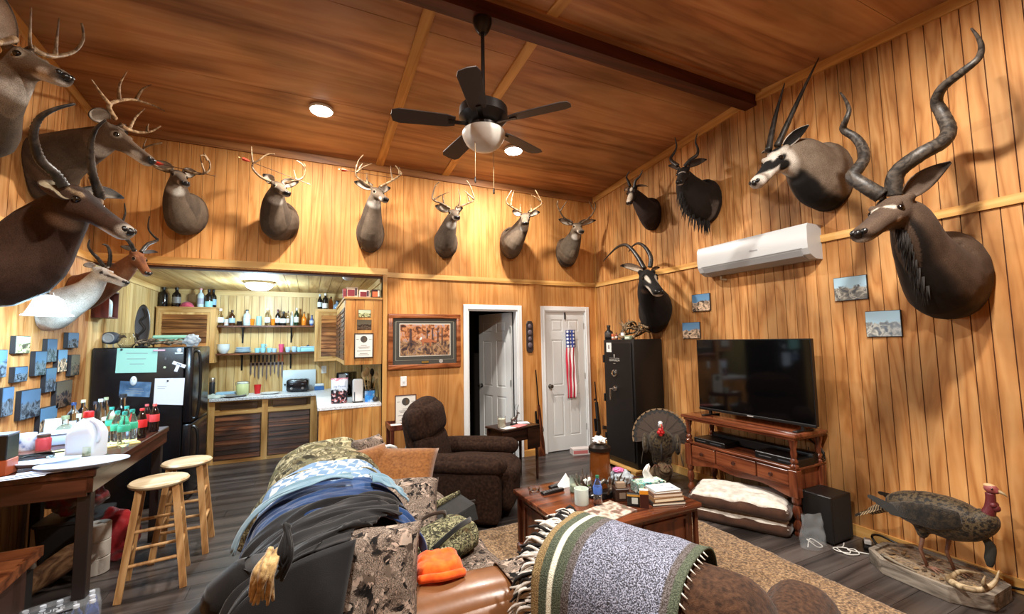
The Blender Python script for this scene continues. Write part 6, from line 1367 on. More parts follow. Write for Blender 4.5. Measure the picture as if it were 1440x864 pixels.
for k in range(280):
    mb = mbs[k % 2 if k % 5 else 1]; v = .26+.74*k/279; p = Vector(thr(0, v)); 
    if v < .58: d0 = Vector((-.2+.5*(rr.random()-.5), 1, .15-.5*rr.random()))
    else: d0 = Vector((-.35-.3*rr.random(), .8, -.25-.3*rr.random()))
    d0.normalize(); l = .05+.045*rr.random(); w1 = Vector((rr.random()-.5, .2, rr.random()-.5))*.035
    mb.tube(catmull([p, p+d0*l*.5+w1, p+d0*l+w1*.3+Vector((0, 0, -.03*rr.random()))], 3), interp([.0062, .0066, .003], 7), 5)
tag(mbs[0].build('dark_fringe', FRA, tt, smooth='all'), kind='stuff'); tag(mbs[1].build('pale_fringe', FRW_, tt, smooth='all'), kind='stuff')
mb = MB()
for k in range(26):
    v = .36+.6*k/25; p = Vector(thr(1, v)); mb.tube([p+Vector((-.002, .006, .004)), p+Vector((-.008, -.014-.006*rr.random(), -.006))], [.004, .002], 5)
tag(mb.build('edge_stitches', plain('stitch_white', (206,204,196), .9), tt, smooth='all'), kind='stuff')
# ---- recliner
RO = Vector((1.40, 4.06, 0)); RA = math.radians(-33.7)
REC = fabric('recliner_brown', [(26,16,11),(42,27,19),(56,38,28)], 45, .95, .4, sheen=.0, detail=4, fine=350)
t = thing('recliner', 'dark brown recliner with a side lever by the open door', 'recliner', RO, RA)
rbox(MB(), (-.36, -.30, .05), (.36, .30, .30), .05).build('base', REC, t, smooth='all')
rbox(MB(), (-.25, -.26, .27), (.50, .26, .47), .09, .04, 12, .01).build('seat_cushion', REC, t, smooth='all'); rbox(MB(), (.36, -.26, .07), (.49, .26, .40), .06, .03).build('footrest', REC, t, smooth='all')
for s_ in (-1, 1):
    y0, y1 = (-.46, -.27) if s_ < 0 else (.27, .46); mb = MB(); rbox(mb, (-.40, y0, .03), (.40, y1, .50), .04, .008, 10); rbox(mb, (-.38, y0-.015, .43), (.45, y1+.015, .585), .075, .015, 12, .006); mb.build('armrest', REC, t, smooth='all')
Mb = Matrix.Translation((-.28, 0, .42)) @ Matrix.Rotation(-.20, 4, 'Y')
rbox(MB(), (-.13, -.30, -.08), (.06, .30, .34), .09, .03, 12, .012, 5, M=Mb).build('back_cushion', REC, t, smooth='all'); rbox(MB(), (-.17, -.305, .24), (.08, .305, .62), .125, .04, 14, .016, 5, M=Mb).build('headrest', REC, t, smooth='all'); rbox(MB(), (-.19, -.29, -.30), (-.08, .29, .54), .07, .01, 10, M=Mb).build('back_shell', REC, t, smooth='all')
MB().tube(catmull([(-.02,-.475,.20),(.03,-.49,.20),(.16,-.495,.235),(.21,-.495,.25)], 5), interp([.02,.02,.018,.016], 16), 8, flat=.5).build('lever', plain('lever_brown', (36,26,20), .4), t, smooth='all')
# ---- coffee table
TW = wood('cherry_top', [(60,28,16),(96,48,28),(128,70,42)], 'x', 8, .08, .16, world=False, blotch=.3, rnd=0, gb=.02, coat=.5); TWZ = wood('cherry_side', [(52,24,14),(84,42,24),(110,58,34)], 'z', 8, .12, .3, world=False, blotch=.3, rnd=.05, gb=.04)
CX0, CX1, CY0, CY1, CZ = 1.43, 2.47, 2.20, 3.06, .47
t = thing('coffee_table', 'square cherry wood trunk coffee table on the rug', 'coffee table', ((CX0+CX1)/2, (CY0+CY1)/2, .02))
box('table_top', (CX0, CY0, CZ-.035), (CX1, CY1, CZ), TW, t, .008, world=True, seg=2); box('moulding', (CX0+.02, CY0+.02, CZ-.06), (CX1-.02, CY1-.02, CZ-.035), TWZ, t, .006, world=True)
box('body', (CX0+.05, CY0+.05, .08), (CX1-.05, CY1-.05, CZ-.06), TWZ, t, world=True); box('plinth', (CX0+.015, CY0+.015, .025), (CX1-.015, CY1-.015, .085), TWZ, t, .012, world=True)
for x0, x1 in ((CX0+.10, (CX0+CX1)/2-.03), ((CX0+CX1)/2+.03, CX1-.10)):
    for y, s_ in ((CY0+.05, -1), (CY1-.05, 1)):
        for lo, hi in (((x0, y, .12), (x1, y+s_*.01, .14)), ((x0, y, .37), (x1, y+s_*.01, .39)), ((x0, y, .14), (x0+.02, y+s_*.01, .37)), ((x1-.02, y, .14), (x1, y+s_*.01, .37))): box('panel_moulding', lo, hi, TWZ, t, world=True)
for y0, y1 in ((CY0+.10, (CY0+CY1)/2-.03), ((CY0+CY1)/2+.03, CY1-.10)):
    for x, s_ in ((CX0+.05, -1), (CX1-.05, 1)):
        for lo, hi in (((x, y0, .12), (x+s_*.01, y1, .14)), ((x, y0, .37), (x+s_*.01, y1, .39)), ((x, y0, .14), (x+s_*.01, y0+.02, .37)), ((x, y1-.02, .14), (x+s_*.01, y1, .37))): box('panel_moulding', lo, hi, TWZ, t, world=True)
for x in (CX0, CX1-.07):
    for y in (CY0, CY1-.07): box('corner_post', (x+.03, y+.03, .085), (x+.06, y+.06, CZ-.06), TWZ, t, .004, world=True)
def onc(px, py): return at(px, py, 'z', CZ)
def carton(name, label, cat, c, rz, dims, mat, extra=()):
    t_ = thing(name, label, cat, c, rz); w_, d, h = dims; MB().box((-w_/2, -d/2, 0), (w_/2, d/2, h), .003).build('box' if name != 'book' else 'cover', mat, t_)
    for n_, lo, hi, m_ in extra: MB().box(lo, hi).build(n_, m_, t_)
    return t_
p = onc(776, 692); 
def remote(label, c, rz, l=.19, w_=.045):
    t_ = thing('remote_control', label, 'remote', c, rz, 'remote controls'); MB().box((-l/2, -w_/2, .0), (l/2, w_/2, .02), .006, seg=2).build('body', plain('remote_black', (18,18,20), .35), t_, smooth=True)
    for i in range(6):
        for j in range(3): MB().box((-l*.38+i*l*.13, -.013+j*.010, .02), (-l*.38+i*l*.13+.010, -.013+j*.010+.006, .0215)).build('button', plain('button_grey', (104,106,110), .5), t_)
remote('black remote control nearest the table\'s left edge', onc(777, 693), .1); remote('black remote control behind the other remote', onc(786, 684), .25)
p = onc(751, 690); t = thing('coin_dish', 'small clear glass ashtray at the table\'s left corner', 'ashtray', p); MB().lathe([(0,0),(.04,0),(.048,.02),(.043,.02),(.036,.006),(0,.006)], 14).build('dish', CLEAR, t, smooth=True)
def candle(label, c, h, r, col, fill, cat='candle'):
    t_ = thing('candle_jar', label, cat, c); MB().lathe([(0,0),(r*.95,0),(r,.006),(r,h),(r*.94,h),(r*.94,.008),(0,.008)], 22).build('jar', col, t_, smooth=True); MB().lathe([(0,.009),(r*.93,.009),(r*.93,h*fill),(0,h*fill)], 22).build('wax', plain('wax_cream', (214,210,190), .5), t_, smooth=True); MB().cyl((0,0,h*fill), (0,0,h*fill+.012), .0015, 6).build('wick', BLACKM, t_); return t_
FROST = glassm('frosted_glass', (226,240,232), .25)
candle('frosted candle glass with wax nearest the throw', onc(818, 709), .105, .05, plain('milk_glass', (206,220,212), .25), .5)
candle('clear candle jar behind the frosted one', onc(809, 692), .115, .042, FROST, .45)
p = onc(841, 711); t = bottle('small water bottle with a green cap and blue label on the coffee table', p, .2, .031, 'soda', GW, (70,110,190), (40,110,80), 'water_bottle', 'bottle', None, (.4,.62))
# antler candle holder with an amber glass
p = onc(852, 694); t = thing('antler_lantern', 'amber glass lantern in a nest of small antlers on the table', 'lantern', (p.x, p.y+.06, CZ))
rr = random.Random(12)
ABR = wood('dark_antler', [(30,22,18),(60,46,36),(110,92,74)], 'z', 16, .5, .4, world=False, rnd=0)
for k in range(14):
    a = 2*PI*k/14+.2*rr.random(); c_, s_ = math.cos(a), math.sin(a); r = .06; l = .12+.05*rr.random(); mb = MB()
    P = [Vector((r*c_, r*s_, .02)), Vector(((r+.05)*c_, (r+.05)*s_, .015)), Vector(((r+l*.8)*math.cos(a+.3), (r+l*.8)*math.sin(a+.3), .05)), Vector(((r+l)*math.cos(a+.2), (r+l)*math.sin(a+.2), .10+.03*rr.random()))]
    mb.tube(catmull(P, 4), interp([.013,.012,.009,.002], 13), 7); mb.tube([P[1], P[1]+Vector((.03*c_, .03*s_, .055)), P[1]+Vector((.02*c_, .02*s_, .09))], [.009,.006,.002], 6); mb.build('antler', ABR, t, smooth='all')
AMG = plain('amber_jar', (150,80,26), .1, spec=.6); 
MB().lathe([(0,.03),(.05,.03),(.06,.06),(.072,.09),(.072,.14),(.066,.155),(0,.155)], 24).build('amber_wax', plain('amber_wax', (214,130,50), .3), t, smooth=True)
AMJ = plain('amber_clear', (120,66,26), .1); AMJ.node_tree.nodes['Principled BSDF'].inputs['Alpha'].default_value = .72; MB().lathe([(.066,.03),(.075,.08),(.078,.16),(.072,.30),(.068,.30),(.074,.16),(.071,.085),(.062,.035)], 24).build('glass_chimney', AMJ, t, smooth=True)
MB().lathe([(0,.345),(.06,.345),(.082,.325),(.084,.30),(.06,.295),(0,.295)], 24).build('metal_collar', plain('bronze_dark', (34,26,22), .35, .6), t, smooth=True)
MB().lathe([(.012,.03),(.05,.035),(.07,.02),(.05,.0),(0,0)], 18).build('foot', ABR, t, smooth=True)
mb = MB(); mb.add(crumple((0,0,.345), (.055,.05,.03), 5)); mb.build('crumpled_tissue', plain('tissue_white', (232,232,230), .8), t, smooth='all')
# papers, lime box, bags
p = onc(796, 682); t = thing('paper_sheet', 'folded white paper standing at the table\'s far left', 'paper', p, .5); MB().loft([[Vector(q) for q in ((-.12,-.02,0),(0,-.05,.0),(.10,.0,.0))], [Vector(q) for q in ((-.10,.02,.02),(.0,.0,.09),(.09,.03,.03))]], closed=False).build('sheet', plain('paper_bright', (232,234,234), .7), t)
p = onc(828, 684); carton('tissue_pack', 'small white and lime green pack on the table', 'pack', p, .4, (.10,.05,.055), plain('pack_white', (226,232,226), .5), [('lime_band', (-.051,-.0265,.0), (.051,.0265,.022), plain('lime', (150,206,40), .5))])
p = onc(836, 697); t = thing('black_case', 'flat black case with a white stripe on the table', 'case', p, .25); MB().box((-.07,-.035,0),(.07,.035,.018), .005).build('case', BLACKM, t); MB().box((-.06,-.028,.018),(.05,-.018,.0187)).build('stripe', plain('paper_bright', 0), t)
p = onc(862, 709); t = thing('pipe_stand', 'cast dark metal figure beside the amber lantern', 'ornament', (p.x+.02, p.y+.12, CZ)); MB().box((-.05,-.04,0),(.05,.04,.05), .008).build('base', BLACKM, t); MB().tube(catmull([(-.03,0,.05),(-.04,0,.09),(.0,0,.12),(.03,0,.10),(.05,0,.14)], 5), interp([.018,.014,.016,.01,.003], 21), 8).build('figure', plain('pewter', (110,108,104), .35, .8), t, smooth='all')
p = onc(889, 685); t = thing('plastic_bag', 'clear plastic bag with a pink top on the coffee table', 'bag', (p.x-.02, p.y+.10, CZ)); MB().add(crumple((0,0,0), (.10,.075,.055), 14, amp=.2)).build('film', FILM, t, smooth='all'); MB().add(crumple((-.03,0,.09), (.05,.045,.02), 15, amp=.2)).build('pink_seal', plain('pink_film', (214,110,160), .2), t, smooth='all'); MB().box((-.04,-.03,.02),(.05,.03,.05), .004).build('contents', flat((150,130,110)), t)
p = onc(873, 703); carton('card_box', 'brown wooden box with a round dial on the coffee table', 'box', p, -.35, (.10,.08,.085), plain('box_brown', (46,28,20), .4), [('pens', (-.03,-.02,.085), (.03,.02,.12), flat((150,130,110))), ('dial', (-.022,-.0415,.02), (.022,-.04,.06), flat((120,104,90)))])
# tissue box
p = onc(916, 692); t = thing('tissue_box', 'teal patterned tissue box with a tissue standing out', 'tissue box', (p.x, p.y+.03, CZ), -.18)
MB().box((-.115,-.06,0),(.115,.06,.075), .003).build('carton', camo('tissue_print', [(30,120,120),(226,232,226),(140,200,190),(40,44,50),(206,226,190),(70,160,160)], 9, 22, 0), t)
MB().lathe([(0,.0755),(.045,.0755),(.045,.0765),(0,.0765)], 18).build('opening', flat((226,230,226)), t)
MB().grid(lambda u, v: ((u-.5)*.10*(1-.65*v)+.012*math.sin(v*7), .018*math.sin(u*9)*(1-v*.4), .07+.13*v-.05*abs(u-.5)), 14, 12, .002).build('tissue', plain('tissue_white', 0), t, smooth='all')
# books
for k, (lb, dims, col, pg, rz) in enumerate((('bottom book of the stack, white pages, black cover', (.24,.17,.022), (26,26,28), (226,222,206), -.30), ('middle book of the stack with a tan spine', (.22,.16,.028), (150,116,80), (226,216,190), -.24), ('third book of the stack with a brown cover', (.21,.15,.026), (120,92,76), (214,200,180), -.30), ('top book of the stack with a pale printed cover', (.19,.14,.016), (206,214,214), (226,222,214), -.22))):
    zz = CZ+[0, .0225, .051, .0775][k]; p = onc(936, 706); t = thing('book', lb, 'book', (p.x, p.y+.02, zz), rz, 'books stacked on the coffee table'); w_, d, h = dims
    for z0 in (0, h-.003): MB().box((-w_/2, -d/2, z0), (w_/2, d/2, z0+.003)).build('cover', flat(col), t)
    MB().box((-w_/2+.003, -d/2+.003, .003), (w_/2-.002, d/2-.003, h-.003)).build('pages', flat(pg, .8), t); MB().box((-w_/2-.002, -d/2, 0), (-w_/2, d/2, h)).build('spine', flat(col), t)
    if k == 3: MB().box((-.06,-.04,h), (.06,.04,h+.0006)).build('printed_picture', fabric('cover_print', [(150,180,200),(214,220,220),(96,110,150)], 25, .5, 0), t)
p = onc(906, 714); carton('snack_box', 'orange and dark red carton standing at the books\' left', 'carton', p, -.6, (.055,.035,.115), plain('carton_orange', (214,140,40), .4), [('dark_side', (-.0285,-.0185,.0), (.0285,-.0175,.09), flat((60,26,20))), ('white_top', (-.028,-.018,.115), (.028,.018,.117), flat((226,222,206)))])
p = onc(893, 712); carton('camera_box', 'black carton with a white ring print on the coffee table', 'carton', p, -.7, (.10,.035,.085), plain('carton_black', (20,22,22), .4), [('ring_print', (-.02,-.0185,.02), (.02,-.0175,.06), flat((190,196,190))), ('gold_band', (-.051,-.0182,.068), (.051,.0182,.08), flat((190,140,60)))])
p = onc(856, 722); t = thing('magazine', 'autumn camouflage patterned magazine at the table\'s near edge', 'magazine', (p.x+.02, p.y+.02, CZ), .25); MB().box((-.15,-.11,0),(.15,.11,.006), .001).build('cover', fabric('magazine_print', [(70,52,40),(150,130,110),(206,196,180),(120,84,70),(90,90,70)], 11, .25, 0), t)
# ---- side tables
DKW = wood('dark_table', [(26,14,10),(46,26,18),(64,38,26)], 'x', 9, .1, .3, world=False, rnd=0)
t = thing('side_table', 'small dark drop leaf table behind the recliner', 'side table', (2.16, 4.60, 0), math.radians(14)); sw_, sd, sh = .27, .18, .62
MB().box((-sw_,-sd,sh-.022),(sw_,sd,sh), .005).build('table_top', DKW, t); MB().box((-sw_+.03,-sd+.02,sh-.15),(sw_-.03,sd-.02,sh-.022)).build('apron', DKW, t)
MB().box((sw_-.19,-sd-.002,sh-.26),(sw_,-sd+.016,sh-.022), .003).build('drop_leaf', DKW, t)
for x in (-1, 1):
    for y in (-1, 1): MB().tube([(x*(sw_-.03), y*(sd-.03), 0), (x*(sw_-.03), y*(sd-.03), sh-.03)], [.014,.022], 8).build('leg', DKW, t, smooth=True)
STM = bw(t)
def onst(x, y): return STM @ Vector((x, y, sh))
candle('tall cream candle jar on the dark side table', onst(-.16, .0), .125, .048, CLEAR, .75)
t = thing('figurine', 'small pewter deer figurine on the dark side table', 'figurine', onst(.04, .02)); mb = MB(); mb.tube(catmull([(-.035,0,.055),(0,0,.07),(.03,0,.075)], 4), interp([.018,.022,.016], 9), 8); mb.tube([(.03,0,.075),(.05,0,.13)], [.013,.009], 8); mb.tube([(.04,0,.135),(.075,0,.125)], [.012,.006], 8); mb.build('body', plain('pewter', 0), t, smooth='all')
for x in (-.03, .03):
    for y in (-.012, .012): MB().cyl((x,y,.012),(x,y,.06), .005, 6).build('leg', plain('pewter', 0), t)
for s_ in (-1, 1): MB().tube(catmull([(.045,s_*.006,.145),(.03,s_*.03,.19),(.05,s_*.035,.23)], 4), .003, 5).build('antler', plain('pewter', 0), t)
MB().lathe([(0,0),(.05,0),(.045,.012),(0,.012)], 16).build('foot', BLACKM, t)
for k, (x, y, rz, cl_) in enumerate(((-.12,-.08,.2,(232,230,226)),(.16,.03,-.2,(226,230,236)),(.02,-.09,.5,(206,120,120)))): tag(MB().box((-.09,-.06,.0),(.09,.06,.002), 0).build('paper', flat(cl_, .7), loc=onst(x, y)+Vector((0, 0, .0025*k))), ['white sheet under the candle on the dark side table', 'pale blue white sheet at the right of the dark side table', 'reddish printed leaflet on the dark side table'][k], 'paper'); bpy.data.objects['paper' if k == 0 else 'paper.%03d' % k].rotation_euler = (0, 0, rz)
t = thing('plant_stand', 'reddish brown wooden stand under the framed certificate', 'stand', (1.02, 5.12, 0)); RW = wood('stand_red', [(60,26,18),(96,44,30),(120,62,44)], 'z', 9, .1, .35, world=False, rnd=0)
MB().box((-.20,-.17,.62),(.20,.17,.65), .005).build('stand_top', RW, t); 
for a, b_ in (((-.20,-.17,.65),(.20,-.155,.68)), ((-.20,.155,.65),(.20,.17,.68)), ((-.20,-.155,.65),(-.185,.155,.68)), ((.185,-.155,.65),(.20,.155,.68))): MB().box(a, b_).build('rail', RW, t)
for x in (-.17, .17):
    for y in (-.14, .14): MB().box((x-.02,y-.02,0),(x+.02,y+.02,.62)).build('leg', RW, t)
MB().box((-.17,-.14,.18),(.17,.14,.2)).build('lower_shelf', RW, t)
p = at(553, 596, 'y', 5.0); tag(MB().box((-.06,-.04,0),(.06,.04,.03), .006).build('wallet', flat((206,204,196)), loc=(.90, 5.03, .6505)), 'small white box on the reddish stand', 'box')
candle('white candle glass on the reddish stand beside the recliner', Vector((1.13, 5.02, .6505)), .12, .045, plain('milk_glass', 0), .5)
p = at(580, 640, 'y', 5.0); t = thing('duffel_bag', 'dark green duffel bag with carry straps beside the reddish stand', 'bag', (1.05, 4.74, 0), .3); rbox(MB(), (-.20,-.12,.0),(.20,.12,.40), .09, .02, 10, .03, 6).build('body', fabric('duffel_green', [(22,32,26),(40,54,44)], 12, .8), t, smooth='all')
MB().tube(catmull([(-.12,-.12,.32),(-.08,-.10,.50),(.06,-.10,.52),(.12,-.12,.33)], 7), .014, 8, flat=.5).build('strap', BLK, t, smooth='all'); MB().tube(catmull([(-.1,.08,.34),(-.02,.08,.55),(.12,.08,.5),(.16,.06,.3)], 7), .010, 8, flat=.5).build('strap', flat((120,126,120)), t, smooth='all')
# ================================================================== gun safe and what stands on it
SB_ = plain('safe_black', (17,16,16), .38, spec=.45, bumps=.25, bscale=420)
GX0, GX1, GY0, GY1, GZ = 3.53, 3.99, 4.05, 4.63, 1.60
t = thing('pallet', 'pale wood strips under the gun safe', 'pallet', ((GX0+GX1)/2, (GY0+GY1)/2, 0))
for y in (GY0-.01, (GY0+GY1)/2-.04, GY1-.07): box('skid', (GX0-.05, y, .0), (GX1, y+.08, .035), TRIMX, t, world=True)
for x in (GX0-.06, GX0+.17, GX1-.12): box('deck_board', (x, GY0-.03, .035), (x+.10, GY1, .055), TRIMY, t, world=True)
t = thing('gun_safe', 'tall black gun safe in the corner', 'safe', ((GX0+GX1)/2, (GY0+GY1)/2, .056))
box('safe_body', (GX0, GY0, .056), (GX1, GY1, GZ), SB_, t, .012, world=True, seg=2)
o = box('safe_door', (GX0-.022, GY0+.03, .12), (GX0+.001, GY1-.03, GZ-.04), SB_, t, .008, world=True)
CHR = plain('chrome', (206,204,200), .15, 1)
ym = GY0+.34; 
MX = Matrix.Rotation(-PI/2, 4, 'Y')
MB().lathe([(0,0),(.045,0),(.045,.01),(.032,.014),(.03,.03),(.0,.034)], 24, M=Matrix.Translation((GX0-.022, ym, 1.175)) @ MX).build('combination_dial', CHR, o, True, True)
MB().lathe([(0,0),(.034,0),(.034,.008),(.015,.012),(.014,.045),(0,.046)], 18, M=Matrix.Translation((GX0-.022, ym, .98)) @ MX).build('handle_hub', CHR, o, True, True)
mb = MB(); mb.tube([(GX0-.065, ym-.03, .985), (GX0-.066, ym+.04, .98), (GX0-.066, ym+.045, .84)], [.012,.014,.011], 10); mb.build('lever_handle', CHR, o, True, True)
Mtx = Matrix(((0,0,-1,GX0-.0235),(-1,0,0,ym),(0,1,0,1.335),(0,0,0,1)))
text('brand_lettering', 'CENTURION', .036, plain('lettering_grey', (186,182,174), .4), Mtx, o); box('rule_line', (GX0-.0236, ym-.02, 1.295), (GX0-.0225, ym+.02, 1.299), plain('lettering_grey', 0), o, world=True)
mb = MB(); mb.lathe([(0,0),(.010,0),(.011,.001),(0,.0015)], 12, M=Matrix.Translation((GX0-.0225, ym, 1.402)) @ MX); mb.box((GX0-.024, ym-.006, 1.37), (GX0-.0225, ym+.006, 1.395)); mb.build('emblem', plain('lettering_grey', 0), o, world=True); box('rule_line', (GX0-.0236, ym-.10, 1.361), (GX0-.0225, ym+.10, 1.364), plain('lettering_grey', 0), o, world=True)
box('white_tag', (GX0-.0245, GY1-.19, 1.44), (GX0-.0225, GY1-.09, 1.56), flat((226,226,222), .5), o, world=True); box('tag_print', (GX0-.0255, GY1-.155, 1.48), (GX0-.0245, GY1-.125, 1.53), flat((130,130,130)), o, world=True)
for z in (.35, .85, 1.35): box('hinge', (GX0-.03, GY1-.03, z-.05), (GX0-.005, GY1-.005, z+.05), SB_, t, .005, world=True)
# shed antlers, a skull-like knot and small bottles on the safe
AN2 = wood('shed_antler', [(70,52,34),(130,104,74),(176,152,116)], 'z', 14, .6, .6, world=False, blotch=.5, rnd=.35)
rr = random.Random(21)
def shed(label, c, rz, s=1.0, tilt=0):  # one antler: curved beam and three tines
    t_ = thing('shed_antler', label, 'antler', c, rz, 'shed antlers on the safe'); M = Matrix.Rotation(tilt, 4, 'X')
    mb = MB(); P = catmull([(-.20,0,.02),(-.10,.05,.03),(.02,.06,.05),(.13,.02,.10),(.20,-.06,.17)], 6); mb.tube([M @ (p*s) for p in P], interp([.017*s,.016*s,.014*s,.010*s,.003*s], len(P)), 8)
    for a, l in ((.25,.12),(.5,.14),(.72,.10)): q = P[int(a*(len(P)-1))]; mb.tube([M @ (p*s) for p in catmull([q, q+Vector((.03,-.04,l*.5)), q+Vector((.05,-.03,l))], 4)], interp([.012*s,.009*s,.002*s], 9), 7)
    mb.build('beam', AN2, t_, smooth='all'); return t_
for k, (dx, dy, dz, rz, s, ti, lb) in enumerate(((.30,.10,.0,.3,.85,0,'shed antler at the front right of the pile on the safe'),(.26,.22,.055,2.3,.8,.3,'shed antler lying backwards on the pile'),(.34,.14,.09,1.2,.75,.5,'shed antler crossing the top of the pile'),(.20,.34,.0,.8,.9,0,'shed antler with a raised dark tine at the left of the pile'),(.36,.30,.03,-1.0,.7,.2,'shed antler at the back of the pile by the sable'))): shed(lb, (GX0+dx*.8, GY0+dy, GZ+dz*1.3+.002), rz, s*1.25, ti)
t = thing('nest_ball', 'round tangle of thin antler tips on the pile', 'decor', (GX0+.20, GY0+.26, GZ+.10)); 
for k in range(9):
    a = k*.7; MB().tube(catmull([(.09*math.cos(a+i*.7), .09*math.sin(a+i*.7)*math.cos(k), .04+.09*math.sin(a+i*.7)*math.sin(k)) for i in range(5)], 4), .010, 6).build('curved_tip', AN2, t, smooth='all')
def safe_item(lb, px, h, r, kind, mat, lab, cap): p = at(px, 474, 'x', GX0+.05); bottle(lb, (GX0+.06, min(max(p.y, GY0+.04), GY1-.04), GZ), h, r, kind, mat, lab, cap, 'bottle', 'bottle', 'small bottles on the safe')
safe_item('black binocular shaped bottle at the safe\'s left front', 853, .19, .055, 'squat', BLACKM, (60,56,54), (20,20,20)); safe_item('small orange bottle on the safe', 861, .075, .018, 'jar', flat((190,90,50)), (214,206,196), (206,110,60))
safe_item('small red brown bottle on the safe', 866, .085, .018, 'spirit', flat((120,50,40)), (206,196,186), (60,40,36)); safe_item('small white bottle on the safe', 875, .085, .024, 'jar', flat((226,226,224)), (180,186,190), (226,226,226)); safe_item('dark little jar at the far left of the safe', 848, .06, .03, 'jar', DARKG, (140,70,50), (30,26,24))
p = at(884, 474, 'x', GX0+.05); t = thing('ammo_box', 'pale green flat box on the safe front edge', 'box', (GX0+.06, GY0+.15, GZ)); MB().box((-.04,-.065,0),(.04,.065,.045), .003).build('box', flat((150,166,140)), t); MB().box((-.0405,-.05,.01),(-.0395,.05,.03)).build('label_strip', flat((226,230,214)), t)
# ---- rifles and the things by the doors
GWD = wood('gun_walnut', [(50,22,12),(92,46,26),(130,74,44)], 'z', 14, .2, .3, world=False, rnd=0); BLU = plain('gun_blue', (24,22,24), .3, .6)
def gunrot(a, b): 
    d = (b-a).normalized(); x = Vector((1, 0, 0)); x = (x-d*x.dot(d)).normalized(); y = d.cross(x); return Matrix((x, y, d)).transposed().to_4x4()
a = Vector((2.95, 5.33, .0)); b = Vector((2.90, 5.385, 1.19)); t = thing('rifle', 'wooden stocked bolt action rifle leaning between the doors', 'rifle', a); R = gunrot(a, b)
mb = MB(); mb.loft([rrect_ for rrect_ in [[R @ Vector((q.x*w_+o_, q.y*d_, z)) for q in rrect(1,1,0,.5,14)] for w_, d_, o_, z in ((.055,.018,.0,.0),(.052,.02,.0,.02),(.04,.02,.01,.18),(.024,.02,.02,.27),(.026,.02,.012,.33),(.024,.021,.01,.45),(.02,.019,.01,.62),(.014,.014,.008,.70))]]); mb.build('stock', GWD, t, smooth=True)
MB().tube([R @ Vector((.01,0,.42)), R @ Vector((.005,0,1.19))], [.011,.008], 10).build('barrel', BLU, t, smooth=True); MB().tube([R @ Vector((-.014,0,.32)), R @ Vector((-.014,0,.50))], .014, 10).build('receiver', BLU, t, smooth=True)
MB().tube([R @ Vector((-.046,0,.33)), R @ Vector((-.046,0,.62))], [.017,.014], 12).build('scope', BLU, t, smooth=True); MB().tube([R @ Vector((-.014,.015,.34)), R @ Vector((.01,.06,.32))], [.006,.010], 8).build('bolt_handle', METAL, t, smooth=True); MB().tube(catmull([R @ Vector((.03,0,.31)), R @ Vector((.055,0,.34)), R @ Vector((.045,0,.39)), R @ Vector((.022,0,.40))], 4), .004, 6).build('trigger_guard', BLU, t, smooth=True)
a = Vector((3.86, 5.22, .0)); b = Vector((3.90, 5.36, .98)); t = thing('rifle', 'black modern rifle leaning in the corner beside the safe', 'rifle', a); R = gunrot(a, b); BPL = plain('gun_polymer', (18,18,18), .5)
def gbox(nm, lo, hi, m_=BPL, bev=.004): MB().box(lo, hi, bev, M=R).build(nm, m_, t)
gbox('stock', (-.03,-.016,.0), (.05,.016,.04)); gbox('buffer_tube', (-.013,-.013,.04), (.013,.013,.22)); gbox('stock', (-.02,-.014,.02), (.03,.014,.17)); gbox('receiver', (-.022,-.016,.22), (.03,.016,.42)); gbox('handguard', (-.022,-.02,.42), (.022,.02,.68))
MB().tube([R @ Vector((0,0,.68)), R @ Vector((0,0,.98))], [.009,.009], 10).build('barrel', BLU, t, smooth=True); MB().box((.03,-.012,.29),(.15,.012,.345), .004, M=R @ Matrix.Rotation(.15, 4, 'Y')).build('magazine', BPL, t); MB().box((.02,-.012,.20),(.10,.012,.245), .006, M=R @ Matrix.Rotation(-.3, 4, 'Y')).build('pistol_grip', BPL, t); MB().tube([R @ Vector((-.05,0,.26)), R @ Vector((-.05,0,.44))], [.018,.02], 12).build('scope', BLU, t, smooth=True)
gbox('sight_post', (-.045,-.004,.70), (-.01,.004,.73))
p = at(820, 636, 'z', 0); t = thing('shoe_box', 'open white and red cardboard box on the floor before the closet door', 'box', (3.52, 4.93+.24, 0), -.25); MB().box((-.17,-.07,.0),(.17,.07,.08)).build('carton', plain('carton_white', (206,200,198), .6), t); MB().box((-.16,-.0715,.015),(.05,-.07,.06)).build('red_print', flat((190,110,110)), t); MB().box((.06,-.0715,.02),(.15,-.07,.055)).build('black_print', flat((40,36,36)), t)
# flag banner on the closet door
FLG, nt, b_ = newmat('flag_banner'); tc = nd(nt, 'ShaderNodeTexCoord'); sp = nd(nt, 'ShaderNodeSeparateXYZ'); nt.links.new(tc.outputs['Object'], sp.inputs[0])
def mth(op, a, v=None):
    n_ = nd(nt, 'ShaderNodeMath', operation=op); nt.links.new(a, n_.inputs[0])
    if v is not None: n_.inputs[1].default_value = v
    return n_.outputs[0]
sx_ = mth('FRACT', mth('MULTIPLY_ADD', sp.outputs[0], 17.0)); nt.nodes[-1]; 
st = ramp(nt, sx_, [(0, (190,36,60)), (.5, (206,60,84)), (.501, (226,222,222)), (1, (222,216,216))], 'CONSTANT')
vm = nd(nt, 'ShaderNodeVectorMath', operation='MULTIPLY'); vm.inputs[1].default_value = (1, 0, 1); nt.links.new(tc.outputs['Object'], vm.inputs[0]); vo = nd(nt, 'ShaderNodeTexVoronoi', Scale=19, Randomness=.0); nt.links.new(vm.outputs[0], vo.inputs['Vector'])
stars = ramp(nt, vo.outputs['Distance'], [(.0, (230,232,236)), (.27, (230,232,236)), (.33, (44,60,130)), (1, (40,54,122))])
